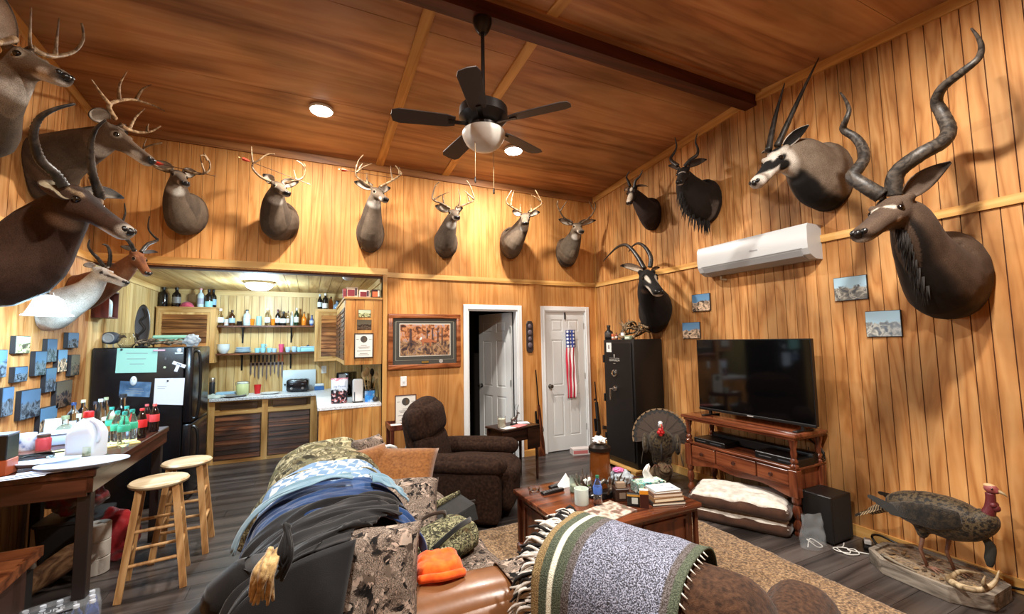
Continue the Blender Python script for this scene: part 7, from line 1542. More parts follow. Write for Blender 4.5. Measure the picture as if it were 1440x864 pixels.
up_ = ramp(nt, mth('MULTIPLY_ADD', sp.outputs[2], 1.0), [(.74, (0,0,0)), (.742, (255,255,255))]); nt.links.new(mixc(nt, up_, st, stars), b_.inputs['Base Color']); b_.inputs['Roughness'].default_value = .8
c = at(804, 512, 'y', D-.05); t = thing('flag_banner', 'narrow stars and stripes banner hanging on the closet door', 'banner', (c.x, D-.035, c.z))
MB().grid(lambda u, v: ((u-.5)*.165*(1-.05*v)+.006*math.sin(v*9), .010*math.sin(u*14+v*4)+.004*math.sin(v*20), .50-1.0*v), 16, 40, .003).build('banner_cloth', FLG, t, smooth='all'); MB().tube([(-.06,0,.49),(0,.005,.58),(.06,0,.49)], .003, 6).build('cord', flat((200,196,190)), t)
# carved plaque between the doors
c = at(745, 474, 'y', D-.01); t = thing('wall_plaque', 'narrow dark carved plaque on the wall between the doors', 'plaque', (c.x, D, c.z)); hh = .225
MB().prism([(-.055+.02*0, -hh+.04), (-.03, -hh), (.03, -hh), (.055, -hh+.04), (.055, hh-.04), (.03, hh), (-.03, hh), (-.055, hh-.04)], 0, .018, M=Matrix.Rotation(PI/2, 4, 'X'), bev=.004).build('board', plain('plaque_dark', (50,40,40), .5), t)
for k, (z, r) in enumerate(((.15,.03),(.06,.036),(-.03,.03),(-.12,.036))): MB().ball((0,-.02,z), (r,.012,r*1.15), 12, 8).build('carved_relief', plain('plaque_relief', (96,84,92), .5, var=.4, bscale=40), t, smooth='all')
# ---- framed deer print and certificates on the back wall
FRW = wood('print_frame', [(96,48,22),(140,76,40),(172,104,62)], 'x', 9, .12, .3, world=False, rnd=.06)
def framed(name, label, q, ax_y, fr, mats, dep=.03, mat=FRW):
    P = [at(px, py, 'y', ax_y-dep) for px, py in q]; x0 = (P[0].x+P[3].x)/2; x1 = (P[1].x+P[2].x)/2; z1 = (P[0].z+P[1].z)/2; z0 = (P[2].z+P[3].z)/2
    t_ = thing(name, label, 'picture', ((x0+x1)/2, ax_y, (z0+z1)/2)); w_, h = (x1-x0)/2, (z1-z0)/2
    for lo, hi in (((-w_, -dep, h-fr), (w_, -.001, h)), ((-w_, -dep, -h), (w_, -.001, -h+fr)), ((-w_, -dep, -h+fr), (-w_+fr, -.001, h-fr)), ((w_-fr, -dep, -h+fr), (w_, -.001, h-fr))): MB().box(lo, hi, min(.006, fr*.3), seg=2).build('frame', mat, t_, smooth=True)
    y = -.012
    for nm, ins, m_ in mats: MB().box((-w_+fr+ins[0], y, -h+fr+ins[1]), (w_-fr-ins[2], -.001 if ins == (0,0,0,0) else y+.003, h-fr-ins[3])).build(nm, m_, t_); y -= .0015
    return t_, w_, h
MATB = plain('mat_board', (58,56,50), .6); 
DP, nt, b_ = newmat('deer_print'); tc = nd(nt, 'ShaderNodeTexCoord'); sp = nd(nt, 'ShaderNodeSeparateXYZ'); nt.links.new(tc.outputs['Generated'], sp.inputs[0])
n1 = nd(nt, 'ShaderNodeTexNoise', Scale=7, Detail=6, Distortion=1.2); mp = nt.nodes.new('ShaderNodeMapping'); mp.inputs['Scale'].default_value = (1.6, 1, .8); nt.links.new(tc.outputs['Generated'], mp.inputs[0]); nt.links.new(mp.outputs[0], n1.inputs['Vector'])
woods = ramp(nt, n1.outputs[0], [(.34, (50,36,36)), (.45, (140,84,52)), (.55, (190,130,84)), (.66, (150,140,150))]); grass = ramp(nt, n1.outputs[0], [(.36, (52,42,48)), (.5, (126,96,72)), (.6, (176,140,100)), (.7, (90,80,92))])
nt.links.new(mixc(nt, ramp(nt, sp.outputs[2], [(.42, (0,0,0)), (.52, (255,255,255))]), grass, woods), b_.inputs['Base Color']); b_.inputs['Roughness'].default_value = .3
t, w_, h = framed('deer_print', 'large framed print of a deer in autumn woods under mat board', [(546.5,441),(648.5,443),(647.5,516),(546,521)], D, .055, [('mat_board', (0,0,0,0), MATB), ('mat_line', (.035,.05,.035,.035), flat((150,146,130))), ('mat_board', (.041,.056,.041,.041), MATB), ('white_border', (.08,.10,.08,.065), flat((206,200,186))), ('print', (.09,.11,.09,.075), DP)], .035)
TRK = plain('print_trunk', (70,48,44), .5)
for x, wd_, z0_, z1_ in ((-.19,.028,-.02,.16),(.02,.016,.0,.165),(.09,.02,-.02,.165),(.16,.014,-.01,.165),(.215,.018,-.06,.165)): MB().prism([(x-wd_*.6, z0_), (x+wd_*.6, z0_), (x+wd_*.4, z1_), (x-wd_*.4, z1_)], .0192, .0200, M=Matrix.Rotation(PI/2, 4, 'X')).build('printed_trunk', TRK, t)
DB_ = plain('print_deer', (160,92,56), .5)
MB().prism([(-.06,.02),(-.02,.035),(.06,.03),(.10,.01),(.13,.0),(.15,-.015),(.12,-.02),(.09,-.01),(.07,-.02),(.065,-.07),(.055,-.07),(.05,-.02),(-.02,-.015),(-.03,-.06),(-.04,-.06),(-.045,-.01),(-.06,.0)], .0202, .0206, M=Matrix.Rotation(PI/2, 4, 'X')).build('printed_deer', DB_, t); MB().prism([(-.075,.02),(-.06,.06),(-.045,.045),(-.05,.015)], .0202, .0206, M=Matrix.Rotation(PI/2, 4, 'X')).build('printed_tail', flat((226,222,214)), t)
MB().box((-.05,-.017,-h+.068),(.04,-.0145,-h+.092)).build('brass_plate', plain('brass', (170,140,70), .35, .8), t); MB().lathe([(0,0),(.026,0),(.026,.002),(0,.002)], 20, M=Matrix.Translation((.20,-.0145,-h+.085)) @ Matrix.Rotation(PI/2, 4, 'X')).build('medallion', flat((160,156,150)), t)
CERT = plain('certificate_paper', (222,220,212), .5)
def certificate(name, label, q, y, frm):
    t_, w_, h = framed(name, label, q, y, .012, [('certificate', (0,0,0,0), CERT)], .016, frm)
    M = Matrix.Rotation(PI/2, 4, 'X'); mb = MB(); r = w_*.36; zc = h*.52
    mb.lathe([(r*.80,0),(r,0),(r,.0008),(r*.80,.0008)], 24, M=Matrix.Translation((0,-.0121,zc)) @ M); mb.build('ring_emblem', flat((70,66,62)), t_)
    MB().prism([(-r*.1,zc-r*1.25),(r*.2,zc-r*.6),(r*.75,zc-r*.2),(r*.5,zc+r*.5),(r*.1,zc+r*.7),(r*.05,zc-r*.1)], .0122, .0130, M=M).build('deer_emblem', flat((90,74,56)), t_)
    for k, (z, l) in enumerate(((.02,.3),(-.10,.62),(-.20,.5),(-.42,.7),(-.62,.4),(-.74,.55))): MB().box((-w_*l,-.0128,h*z-.004),(w_*l,-.0121,h*z+.002)).build('printed_line', flat((130,128,124)), t_)
    for s_ in (-1, 1): MB().box((s_*w_*.52,-.0128,zc-.003),(s_*w_*.8,-.0121,zc+.001)).build('rule_line', flat((90,88,84)), t_)
certificate('certificate', 'white certificate with a ring emblem on the wall cabinet end', [(498,469),(525.5,469),(525,504),(498,503.5)], YE, plain('frame_dark', (40,26,20), .4))
t = thing('certificate_easel', 'x', 'x') if False else None
certificate('certificate', 'white certificate with a ring emblem standing on the reddish stand', [(554,555.5),(585.5,555.5),(586,595.5),(556.5,596)], 5.25, plain('frame_brown', (84,50,34), .4))
wall_pic('small photo of several animals, upper one on the cabinet end', [(504,435.5),(522,436),(521.5,446.5),(504,446.5)], PH3, 'y', YE, .004, 'photo_print', None, .003, -1); wall_pic('small dark photo above the certificate on the cabinet end', [(502,450),(522.5,450),(522.5,464),(502,464)], PH2, 'y', YE, .004, 'photo_print', None, .002, -1)
PH5 = photo_mat('photo_haze', (150,180,196), (120,118,110), (70,72,78))
# photos on the right wall
for lb, q, m_ in (('photo block, higher of the two beside the sable', [(973,415),(998,412),(998,437),(973,439)], PH4), ('photo block with a blue sky just above the television\'s left end', [(959.5,454),(984,453),(984,476),(959.5,477)], PH4), ('pale blue photo block under the kudu\'s nose', [(1172,391),(1219,386.5),(1220,421),(1173,424)], PH5), ('lower photo block of two hunters, right of the pale one', [(1216,438),(1267,436),(1268,473),(1218,475)], PH5)): wall_pic(lb, q, m_, 'x', W, .018, group='photo blocks on the right wall', sg=-1)
# ---- split air conditioner
t = thing('air_conditioner', 'white split air conditioner on the right wall', 'air conditioner', (W, 2.72, 2.27), -PI/2)
ACW = plain('ac_white', (186,189,190), .35); l = .57; sec = [(0,.0),(-.10,.0),(-.175,.035),(-.205,.085),(-.21,.14),(-.205,.27),(-.19,.30),(0,.30)]
mb = MB(); mb.loft([[Vector((-l, y*1.0, z)) for y, z in sec], [Vector((l, y, z)) for y, z in sec]]); mb.build('housing', ACW, t, smooth=25)
mb = MB(); sc = [(-.085,-.004),(-.17,.028),(-.198,.072),(-.204,.074),(-.176,.026),(-.088,-.008)]; mb.loft([[Vector((-l+.06, y, z)) for y, z in sc], [Vector((l-.06, y, z)) for y, z in sc]]); mb.build('louver', plain('ac_grey', (150,152,154), .4), t, smooth=25)
mb = MB(); mb.box((-l+.05,-.2085,.085),(l-.05,-.204,.091)); mb.build('seam_line', plain('ac_seam', (120,122,124), .5), t); 
text('brand_lettering', 'Hisense', .026, plain('ac_logo', (150,152,156), .4), bw(t) @ Matrix.Translation((.08,-.2115,.155)) @ Matrix.Rotation(PI/2, 4, 'X'), t)
MB().tube([(-.40,-.06,-.003),(-.40,-.06,-.05),(-.36,-.03,-.055)], .012, 8).build('pipe_stub', plain('pipe_beige', (150,130,100), .5), t)
# ---- television and its stand
t = thing('tv_stand', 'cherry wood television stand with turned posts and three drawers', 'tv stand', (3.77, 2.79, 0))
TX0, TX1, TY0, TY1, TZ = 3.54, 3.99, 2.20, 3.38, .81
STX = wood('stand_cherry', [(66,30,17),(104,52,31),(138,78,49)], 'y', 8, .1, .22, world=False, blotch=.3, rnd=.06, gb=.03, coat=.3); STZ = wood('stand_cherry_z', [(66,30,17),(98,48,29),(130,72,45)], 'z', 9, .12, .25, world=False, blotch=.3, rnd=.05, gb=.03, coat=.3)
box('top', (TX0, TY0, TZ-.03), (TX1, TY1, TZ), STX, t, .008, world=True, seg=2); box('top_moulding', (TX0+.02, TY0+.02, TZ-.055), (TX1, TY1-.02, TZ-.03), STX, t, .005, world=True)
ZD0, ZD1 = .335, .535
box('drawer_case', (TX0+.05, TY0+.05, ZD0+.02), (TX1-.01, TY1-.05, ZD1-.02), STZ, t, world=True); box('shelf', (TX0+.03, TY0+.03, ZD1-.02), (TX1, TY1-.03, ZD1), STX, t, .004, world=True)
POST = [(0,0),(.026,0),(.03,.02),(.022,.035),(.034,.06),(.036,.085),(.022,.11),(.018,.125),(.030,.15),(.036,.19),(.028,.225),(.022,.24),(.032,.255),(.034,.27),(.034,.34)]
UP = [(.034,.0),(.034,.02),(.022,.035),(.030,.05),(.030,.065),(.019,.085),(.026,.13),(.022,.18),(.030,.205),(.030,.22),(.034,.235),(.034,.26)]
for x in (TX0+.055, TX1-.055):
    for y in (TY0+.055, TY1-.055):
        MB().lathe(POST, 18, c=(x, y, 0)).build('turned_leg', STZ, t, True, True); box('corner_block', (x-.034, y-.034, .30), (x+.034, y+.034, ZD1-.02), STZ, t, .003, world=True); MB().lathe([(r, z*(TZ-.055-ZD1)/.26+ZD1) for r, z in UP], 18, c=(x, y, 0)).build('turned_post', STZ, t, True, True)
yy = [TY0+.09, TY0+.09+.29, TY0+.09+.71, TY1-.09]
for a, b_ in zip(yy, yy[1:]):
    o = box('drawer', (TX0+.032, a+.008, ZD0+.045), (TX0+.052, b_-.008, ZD1-.03), STX, t, .005, world=True); MB().lathe([(0,0),(.008,0),(.008,.012),(.019,.02),(.016,.03),(0,.034)], 14, M=Matrix.Translation((TX0+.032, (a+b_)/2, (ZD0+ZD1)/2+.008)) @ MX).build('knob', plain('knob_dark', (60,30,20), .3), o, True, True)
mb = MB(); pts = [(TY0+.09, ZD0+.02)]+[(TY0+.09+(TY1-TY0-.18)*i/24, ZD0-.002-.03*(abs(i/12-1)**2.2)-.012*math.cos(i/24*PI*4)) for i in range(25)]+[(TY1-.09, ZD0+.02)]
mb.prism(pts, TX0+.04, TX0+.055, M=Matrix(((0,0,1,0),(1,0,0,0),(0,1,0,0),(0,0,0,1)))); mb.build('scalloped_apron', STX, t, world=True)
box('rail', (TX0+.042, TY0+.08, ZD0+.018), (TX0+.056, TY1-.08, ZD0+.045), STX, t, world=True)
t = thing('television', 'large black flat television on the cherry stand', 'television', (3.75, 2.72, TZ))
SCR = plain('tv_screen', (5,5,6), .06, spec=.6); TVB = plain('tv_black', (12,12,13), .35)
V0, V1, U0, U1 = .865, 1.585, 2.135, 3.29
box('cabinet', (3.725, U0, V0), (3.765, U1, V1), TVB, t, .004, world=True); box('screen', (3.7225, U0+.008, V0+.018), (3.726, U1-.008, V1-.008), SCR, t, world=True); box('lower_bezel', (3.718, U0, V0-.008), (3.735, U1, V0+.016), TVB, t, .003, world=True); box('maker_mark', (3.717, 2.68, V0+.001), (3.7185, 2.74, V0+.009), plain('mark_silver', (190,190,190), .3), t, world=True)
for y in (U0+.12, U1-.12):
    MB().prism([(y-.015, TZ), (y+.015, TZ), (y+.01, V0), (y-.01, V0)], 3.735, 3.755, M=Matrix(((0,0,1,0),(1,0,0,0),(0,1,0,0),(0,0,0,1)))).build('foot_post', TVB, t, world=True); box('foot', (3.63, y-.02, TZ), (3.86, y+.02, TZ+.014), TVB, t, .004, world=True)
for k, (y, l, h, lb) in enumerate(((3.10,.36,.05,'slim black player at the far end of the stand\'s shelf'),(2.42,.38,.06,'black receiver box at the near end of the stand\'s shelf'))): t = thing('media_player', lb, 'player', (3.73, y, ZD1)); MB().box((-.12,-l/2,0),(.10,l/2,h), .005).build('case', TVB, t); MB().box((-.1215,-l*.4,h*.4),(-.1195,-l*.05,h*.6)).build('display', flat((60,64,70), .2), t); MB().box((-.1215,l*.1,h*.45),(-.1195,l*.4,h*.55)).build('slot', flat((90,90,94)), t)
t = thing('soundbar', 'long black soundbar in the middle of the stand\'s shelf', 'soundbar', (3.80, 2.74, ZD1+.0)); MB().box((.03,-.50,0),(.11,.50,.085), .012, seg=2).build('bar', TVB, t, smooth=True); MB().box((.027,-.48,.012),(.031,.48,.075)).build('grille', plain('grille_grey', (40,40,42), .7, bumps=.6, bscale=600), t)
t = thing('soundbar_cables', 'loose black cables behind the stand\'s near end', 'cable', (3.95, 2.3, ZD1)); rr = random.Random(2)
for k in range(4): MB().tube(catmull([(-.02,.0+.05*k,.22),(.0,-.04+.03*k,.12+.02*k),(-.03,-.10,.03+.02*k),(-.0,.02,.01),(.02,.06,.10)], 6), .004, 6).build('cable', BLACKM, t, smooth='all')
# ---- dog beds under the stand
DBW = fabric('fleece_white', [(180,174,164),(214,208,198),(230,226,218)], 18, .95, .8, fine=90); DBB = fabric('dogbed_brown', [(52,32,22),(76,50,36)], 14, .85, .3)
BC0, BRZ = Vector((3.09, 2.90, 0)), math.radians(-61)
def dogbed(label, z, h, seed):
    ax = Vector((math.cos(BRZ), math.sin(BRZ), 0)); py_ = Vector((-ax.y, ax.x, 0)); l, w_ = .765, .50; c = BC0+ax*l/2+py_*w_/2
    t_ = thing('dog_bed', label, 'dog bed', (c.x, c.y, z), BRZ, 'dog beds under the television')
    rbox(MB(), (-l/2, -w_/2, .0), (l/2, w_/2, h*.78), .05, .012, 14, .012, 7, seed=seed).build('cushion', DBB, t_, smooth='all')
    def fl(u, v):
        a, b_ = u*2-1, v*2-1; e = max(0, (1-abs(a)**5)*(1-abs(b_)**5))**.4
        return (a*(l/2-.012)*(1-.03*noise.noise(Vector((b_*3, seed, 0)))), b_*(w_/2-.012)*(1-.05*noise.noise(Vector((a*3, seed, 4)))), h*.60+h*.40*e+.010*noise.noise(Vector((a*4+seed, b_*4, 0)))*e)
    MB().grid(fl, 40, 30, .012).build('fleece_top', DBW, t_, smooth='all'); return t_
dogbed('lower brown dog bed with a white fleece edge', .0, .12, 1); dogbed('upper brown dog bed with a white fleece top', .117, .14, 5)
# subwoofer, bag and charger by the wall
t = thing('subwoofer', 'black subwoofer box on the floor by the stand', 'speaker', (3.77, 2.13, 0), 0); MB().box((-.135,-.11,.015),(.135,.11,.36), .006).build('cabinet', plain('sub_black', (16,15,15), .45), t)
for x in (-.11, .11):
    for y in (-.085, .085): MB().cyl((x,y,0),(x,y,.016), .015, 10).build('foot', BLACKM, t)
MB().box((-.12,-.1115,.03),(.12,-.1095,.345)).build('grille', plain('sub_grille', (22,21,21), .8, bumps=.5, bscale=500), t)
t = thing('plastic_bag', 'clear plastic bag with a white cable on the floor by the subwoofer', 'bag', (3.50, 2.09, 0), -.4); 
CL2 = plain('plastic_clear', (190,200,206), .08); CL2.node_tree.nodes['Principled BSDF'].inputs['Alpha'].default_value = .2
MB().grid(lambda u, v: (.10*math.cos(2*PI*u)*(1-.25*v)+.012*noise.noise(Vector((u*8, v*4, 2))), .075*math.sin(2*PI*u)*(1-v**1.6)+.012*noise.noise(Vector((u*8, v*5, 7))), .005+.24*v+.012*noise.noise(Vector((u*6, v*3, 5)))), 40, 20).build('film', CL2, t, smooth='all')
MB().tube(catmull([(-.06,-.02,.01),(.0,.03,.05),(.06,-.01,.012),(.0,-.04,.02),(-.05,.0,.06),(.02,.02,.02)], 6), .004, 6).build('coiled_cable', plain('cable_white', (214,214,210), .4), t, smooth='all')
CW = plain('cable_white', 0)
p = at(1193, 777, 'z', 0); t = thing('charging_cable', 'white charging cable coiled on the floor', 'cable', (p.x, p.y, 0))
MB().tube(catmull([(.12,.09,.004),(.04,.06,.004),(-.04,.08,.006),(-.07,.03,.01),(-.02,-.02,.006),(.03,.02,.012),(-.03,.06,.014),(-.06,-.02,.008),(.02,-.06,.006),(.06,-.01,.012),(.0,.0,.016),(.09,-.09,.004)], 7), .0042, 6).build('cord', CW, t, smooth='all')
p = at(1221, 771, 'z', 0); t = thing('charger', 'white plug on a black power adapter at the baseboard', 'charger', (p.x, p.y, 0), .5); MB().box((-.03,-.022,.03),(.03,.022,.065), .006).build('plug', CW, t); MB().box((-.07,-.03,0),(.08,.03,.03), .006).build('adapter', BLACKM, t)
t = thing('black_cable', 'black cord looping along the baseboard behind the turkey base', 'cable', (3.93, 1.7, 0)); MB().tube(catmull([(-.09,.10,.012),(-.06,.18,.08),(.0,.16,.09),(.03,.05,.06),(.035,-.2,.03),(.035,-.5,.03),(.04,-.70,.10),(.03,-.80,.22),(.05,-.86,.33)], 7), .008, 8).build('cord', BLACKM, t, smooth='all')
t = thing('power_adapter', 'black adapter on the floor at the right photo edge', 'adapter', (3.93, 1.02, 0)); MB().box((-.05,-.04,0),(.05,.04,.05), .008).build('case', BLACKM, t); MB().tube([(.05,0,.025),(.06,.06,.03),(.06,.12,.08)], .006, 6).build('lead', BLACKM, t)
# ---- ceiling fan hung from the ridge beam
FB_ = plain('fan_bronze', (30,24,22), .35, .5); FXc, FYc = 1.085, 2.715
t = thing('ceiling_fan', 'dark bronze ceiling fan with a frosted bowl light', 'ceiling fan', (FXc, FYc, 3.0))
MB().lathe([(0,.925),(.068,.925),(.068,.90),(.05,.85),(.028,.82),(0,.815)], 26).build('canopy', FB_, t, smooth=True); MB().cyl((0,0,.30), (0,0,.82), .0135, 12).build('down_rod', FB_, t, smooth=True)
MB().lathe([(.0,.31),(.03,.31),(.11,.295),(.17,.255),(.175,.19),(.14,.15),(.10,.13),(.095,.10),(.13,.09),(.135,.075),(0,.07)], 32).build('motor_housing', FB_, t, smooth=True)
BOWLM = plain('frosted_bowl', (206,204,198), .35); MB().lathe([(.148,.085),(.153,.07),(.148,.045),(.125,.0),(.09,-.03),(.04,-.05),(0,-.053)], 30).build('light_bowl', BOWLM, t, smooth=True)
for k in range(5):
    a = math.radians(-48+72*k); R = Matrix.Rotation(a, 4, 'Z') @ Matrix.Translation((0,0,.145)) @ Matrix.Rotation(math.radians(11), 4, 'X')
    o = MB().prism([(.20,-.045),(.26,-.062),(.58,-.072),(.625,-.055),(.635,0),(.625,.055),(.58,.072),(.26,.062),(.20,.045)], -.004, .004, M=R, bev=.002).build('fan_blade', plain('blade_dark', (44,30,24), .5), t); MB().box((.10,-.018,-.012),(.25,.018,-.005), .002, M=R).build('blade_iron', FB_, o)
for dx, dy, l in ((-.085,-.05,.27),(.085,.03,.30)):
    MB().tube([(dx,dy,.075),(dx,dy,-.06),(dx,dy,-l)], .0022, 6).build('pull_chain', plain('chain_brass', (150,130,96), .4, .7), t); MB().lathe([(0,0),(.006,.005),(.007,.03),(.003,.045),(0,.046)], 8, c=(dx,dy,-l-.046)).build('chain_bob', FB_, t, smooth=True)
# ================================================================== mounted turkeys
FEA = fabric('turkey_plumage', [(9,8,7),(28,23,17),(84,70,48),(18,15,12)], 45, .5, .7, detail=5, fine=140, sheen=.1); FEA.node_tree.nodes['Principled BSDF'].inputs['Specular IOR Level'].default_value = .3
FEB = plain('feather_dark', (58,42,29), .55, var=.5, bscale=80); FED = plain('feather_band', (18,15,13), .55); FET = plain('feather_tip', (120,96,66), .6)
RED = plain('wattle_red', (176,26,26), .4, bumps=.4, bscale=180); MAR = plain('neck_maroon', (92,30,36), .45, bumps=.5, bscale=160); WHT = plain('crown_white', (206,210,216), .5); LEG = plain('turkey_leg', (120,84,66), .55, bumps=.3, bscale=160)
def union(mb, name, mat, parent, voxel=.012, it=6, world=False):
    bmesh.ops.recalc_face_normals(mb.b, faces=mb.b.faces); me = bpy.data.meshes.new('tmp'); mb.b.to_mesh(me); mb.b.free(); o = bpy.data.objects.new('tmp', me); C.objects.link(o)
    md = o.modifiers.new('r', 'REMESH'); md.mode = 'VOXEL'; md.voxel_size = voxel; m2 = o.modifiers.new('s', 'SMOOTH'); m2.factor = .5; m2.iterations = it
    out = bpy.data.meshes.new_from_object(o.evaluated_get(bpy.context.evaluated_depsgraph_get())); bpy.data.objects.remove(o); bpy.data.meshes.remove(me)
    out.materials.clear(); out.materials.append(mat)
    for p in out.polygons: p.use_smooth = True
    if world: out.transform(bw(parent).inverted())
    o = bpy.data.objects.new(name, out); C.objects.link(o); o.parent = parent; return o
def feather(mb, a, b, n, w_, curl=0):
    """flat vane from a to b, broad at the tip, lying in the plane square to n"""
    ax = b-a; s_ = ax.cross(n).normalized(); R0, R1 = [], []; T = [(0,.25),(.3,.6),(.65,.95),(.88,1),(.97,.75),(1,.25)]
    up = [a+ax*t+s_*w_*k+n*curl*t*t for t, k in T]+[a+ax*t-s_*w_*k+n*curl*t*t for t, k in reversed(T)]
    mb.loft([[p+n*.0012 for p in up], [p-n*.0012 for p in up]])
def foot(parent, p, fw, M=None):
    for a in (-.5, 0, .5): R = Matrix.Rotation(a, 3, 'Z'); MB().tube([p+Vector((0,0,.012)), p+(R @ fw)*.045+Vector((0,0,.014)), p+(R @ fw)*.085+Vector((0,0,.004))], [.008,.007,.003], 6).build('toe', LEG, parent, smooth='all')
    MB().tube([p+Vector((0,0,.012)), p-fw*.04+Vector((0,0,.004))], [.007,.003], 6).build('toe', LEG, parent, smooth='all')
# tom in strut, facing the room, local +x forward
tl = Vector((3.49, 3.62, 0)); ta = math.atan2(-.72, -.69)
t = thing('strutting_turkey', 'mounted strutting tom turkey with a full tail fan between safe and television', 'turkey mount', tl, ta)
mb = MB(); mb.tube(catmull([(-.13,-.10,0),(-.10,-.02,.10),(-.02,.02,.20),(.06,.02,.235)], 5), interp([.10,.11,.10,.07], 16), 12, flat=.8); mb.build('driftwood_base', wood('base_driftwood', [(84,66,46),(134,110,82),(172,148,116)], 'z', 12, .3, .8, world=False, rnd=0, gb=.5), t, smooth='all')
mb = MB(); mb.ball((0,0,.46), (.17,.155,.155), 16, 12); mb.ball((.08,0,.50), (.12,.13,.13), 14, 10); mb.ball((-.12,0,.45), (.12,.13,.11), 14, 10); mb.ball((.0,0,.36), (.11,.11,.09), 12, 8)
for s_ in (-1, 1): mb.ball((.02, s_*.06, .31), (.05,.045,.09), 10, 8)
mb.tube(catmull([(.13,0,.56),(.19,0,.60),(.17,0,.66)], 4), interp([.07,.04,.026], 9), 10)
union(mb, 'body', FEA, t, .012)
fc = Vector((-.15, 0, .50)); nrm = Vector((.96, 0, .22)).normalized(); upv = Vector((-.22, 0, .96))
for k in range(17):
    a = math.radians(-98+196*k/16); dr = (upv*math.cos(a)+Vector((0,1,0))*math.sin(a)).normalized(); off = nrm*(.004*(k % 2))-nrm*.05*abs(math.sin(a))*.3
    mb = MB(); feather(mb, fc+dr*.05+off, fc+dr*.305+off, nrm, .034); o = mb.build('tail_feather', FEB, t)
    mb = MB(); feather(mb, fc+dr*.258+off+nrm*.002, fc+dr*.296+off+nrm*.002, nrm, .033); mb.build('dark_band', FED, o); mb = MB(); feather(mb, fc+dr*.293+off+nrm*.0035, fc+dr*.312+off+nrm*.0035, nrm, .030); mb.build('pale_tip', FET, o)
for s_ in (-1, 1):
    mb = MB(); mb.ball((.0, s_*.165, .46), (.15,.035,.11), 14, 10, M=None); union(mb, 'wing', FEA, t, .011)
    for k in range(7): mb = MB(); a = Vector((-.02+.02*k, s_*(.185), .42)); feather(mb, a, a+Vector((-.06+.012*k, s_*.03, -.22+.012*k)), Vector((0, s_, .1)).normalized(), .016); mb.build('wing_feather', plain('primary_barred', (74,66,56), .6, var=.6, bscale=60), t)
    mb = MB(); q = Vector((.03, s_*.055, .235)); mb.tube([(.02, s_*.06, .30), (.04, s_*.058, .24)], [.018,.013], 8); mb.build('leg', LEG, t, smooth='all'); foot(t, q-Vector((0,0,.008)), Vector((1,0,0)))
mb = MB(); mb.ball((.185,0,.70), (.034,.028,.036), 12, 10); union(mb, 'head', WHT, t, .006, 3)
MB().tube([(.21,0,.70),(.235,0,.69),(.25,0,.675)], [.012,.008,.001], 8).build('beak', plain('beak_horn', (150,130,96), .5), t, smooth='all'); MB().tube(catmull([(.215,.01,.705),(.235,.018,.66),(.235,.02,.61)], 4), interp([.007,.009,.005], 9), 7).build('snood', RED, t, smooth='all')
for s_ in (-1, 1): MB().ball((.205, s_*.024, .71), .006, 8, 6).build('eye', EYE, t, smooth='all')
for c_, r in (((.215,.0,.645),.026),((.222,.018,.625),.022),((.222,-.018,.622),.022),((.205,0,.60),.026)): MB().ball(c_, r, 10, 8).build('wattle', RED, t, smooth='all')
MB().tube([(.19,0,.50),(.205,0,.42),(.20,0,.33)], [.010,.012,.004], 8).build('beard', MANE, t, smooth='all')
# hen on an octagonal base by the wall, local +x forward = towards the viewer along the wall
hc = Vector((3.71, 1.46, 0)); ha = -PI/2
t = thing('turkey_base', 'weathered octagonal wooden base under the standing turkey', 'display base', hc, ha)
GRW = wood('grey_barnwood', [(84,76,66),(124,114,102),(156,146,132)], 'x', 10, .12, .8, world=False, rnd=.1, gb=.4)
OC = [(-.33,-.08),(-.20,-.20),(.14,-.225),(.30,-.11),(.30,.13),(.16,.245),(-.22,.245),(-.33,.12)]
MB().prism(OC, 0, .075, bev=.004).build('board', GRW, t); n = 8
for k in range(8):
    a, b_ = Vector((*OC[k], 0)), Vector((*OC[(k+1) % 8], 0)); ia, ib = a*.90, b_*.90; mb = MB(); z0, z1 = .075, .092
    mb.loft([[Vector((p.x, p.y, z)) for p, z in ((a,z0),(b_,z0),(ib,z0),(ia,z0))], [Vector((p.x, p.y, z)) for p, z in ((a,z1),(b_,z1),(ib,z1),(ia,z1))]]); mb.build('edge_board', GRW, t)
def soil(u, v): r = math.sqrt(u); a = 2*PI*v; k = a/(2*PI)*8; i = int(k) % 8; f = k-int(k); e = Vector(OC[i]).lerp(Vector(OC[(i+1) % 8]), f)*.895; return (e.x*r, e.y*r, .078+.008*noise.noise(Vector((e.x*r*30, e.y*r*30, 1)))*(r < .98))
MB().grid(soil, 14, 64).build('leaf_litter', fabric('leaf_litter', [(62,48,34),(110,90,66),(140,120,92),(84,66,46)], 46, .95, 1, fine=120), t, smooth='all')
rr = random.Random(6)
for k in range(26):
    x, y, a = -.24+.46*rr.random(), -.14+.30*rr.random(), rr.random()*6; M = Matrix.Translation((x, y, .088)) @ Matrix.Rotation(a, 4, 'Z') @ Matrix.Rotation(.5*(rr.random()-.5), 4, 'X')
    MB().prism([(-.022,0),(-.008,.010),(.012,.008),(.024,0),(.010,-.010),(-.010,-.008)], 0, .0015, M=M).build('dry_leaf', plain(['leaf_brown','leaf_tan','leaf_dark'][k % 3], [(110,84,56),(146,120,84),(76,58,40)][k % 3], .8), t)
MB().tube(catmull([(-.24,-.10,.086),(-.20,-.135,.098),(-.12,-.155,.09),(-.03,-.165,.086)], 5), interp([.012,.011,.009,.004], 16), 7).build('bark_curl', wood('bark', [(70,60,50),(120,108,92),(150,138,120)], 'x', 20, .3, .8, world=False), t, smooth='all')
t2 = thing('shed_antler', 'single shed deer antler lying on the octagonal base at the turkey\'s feet', 'antler', hc+Vector((-.06,-.16,.088)), ha)
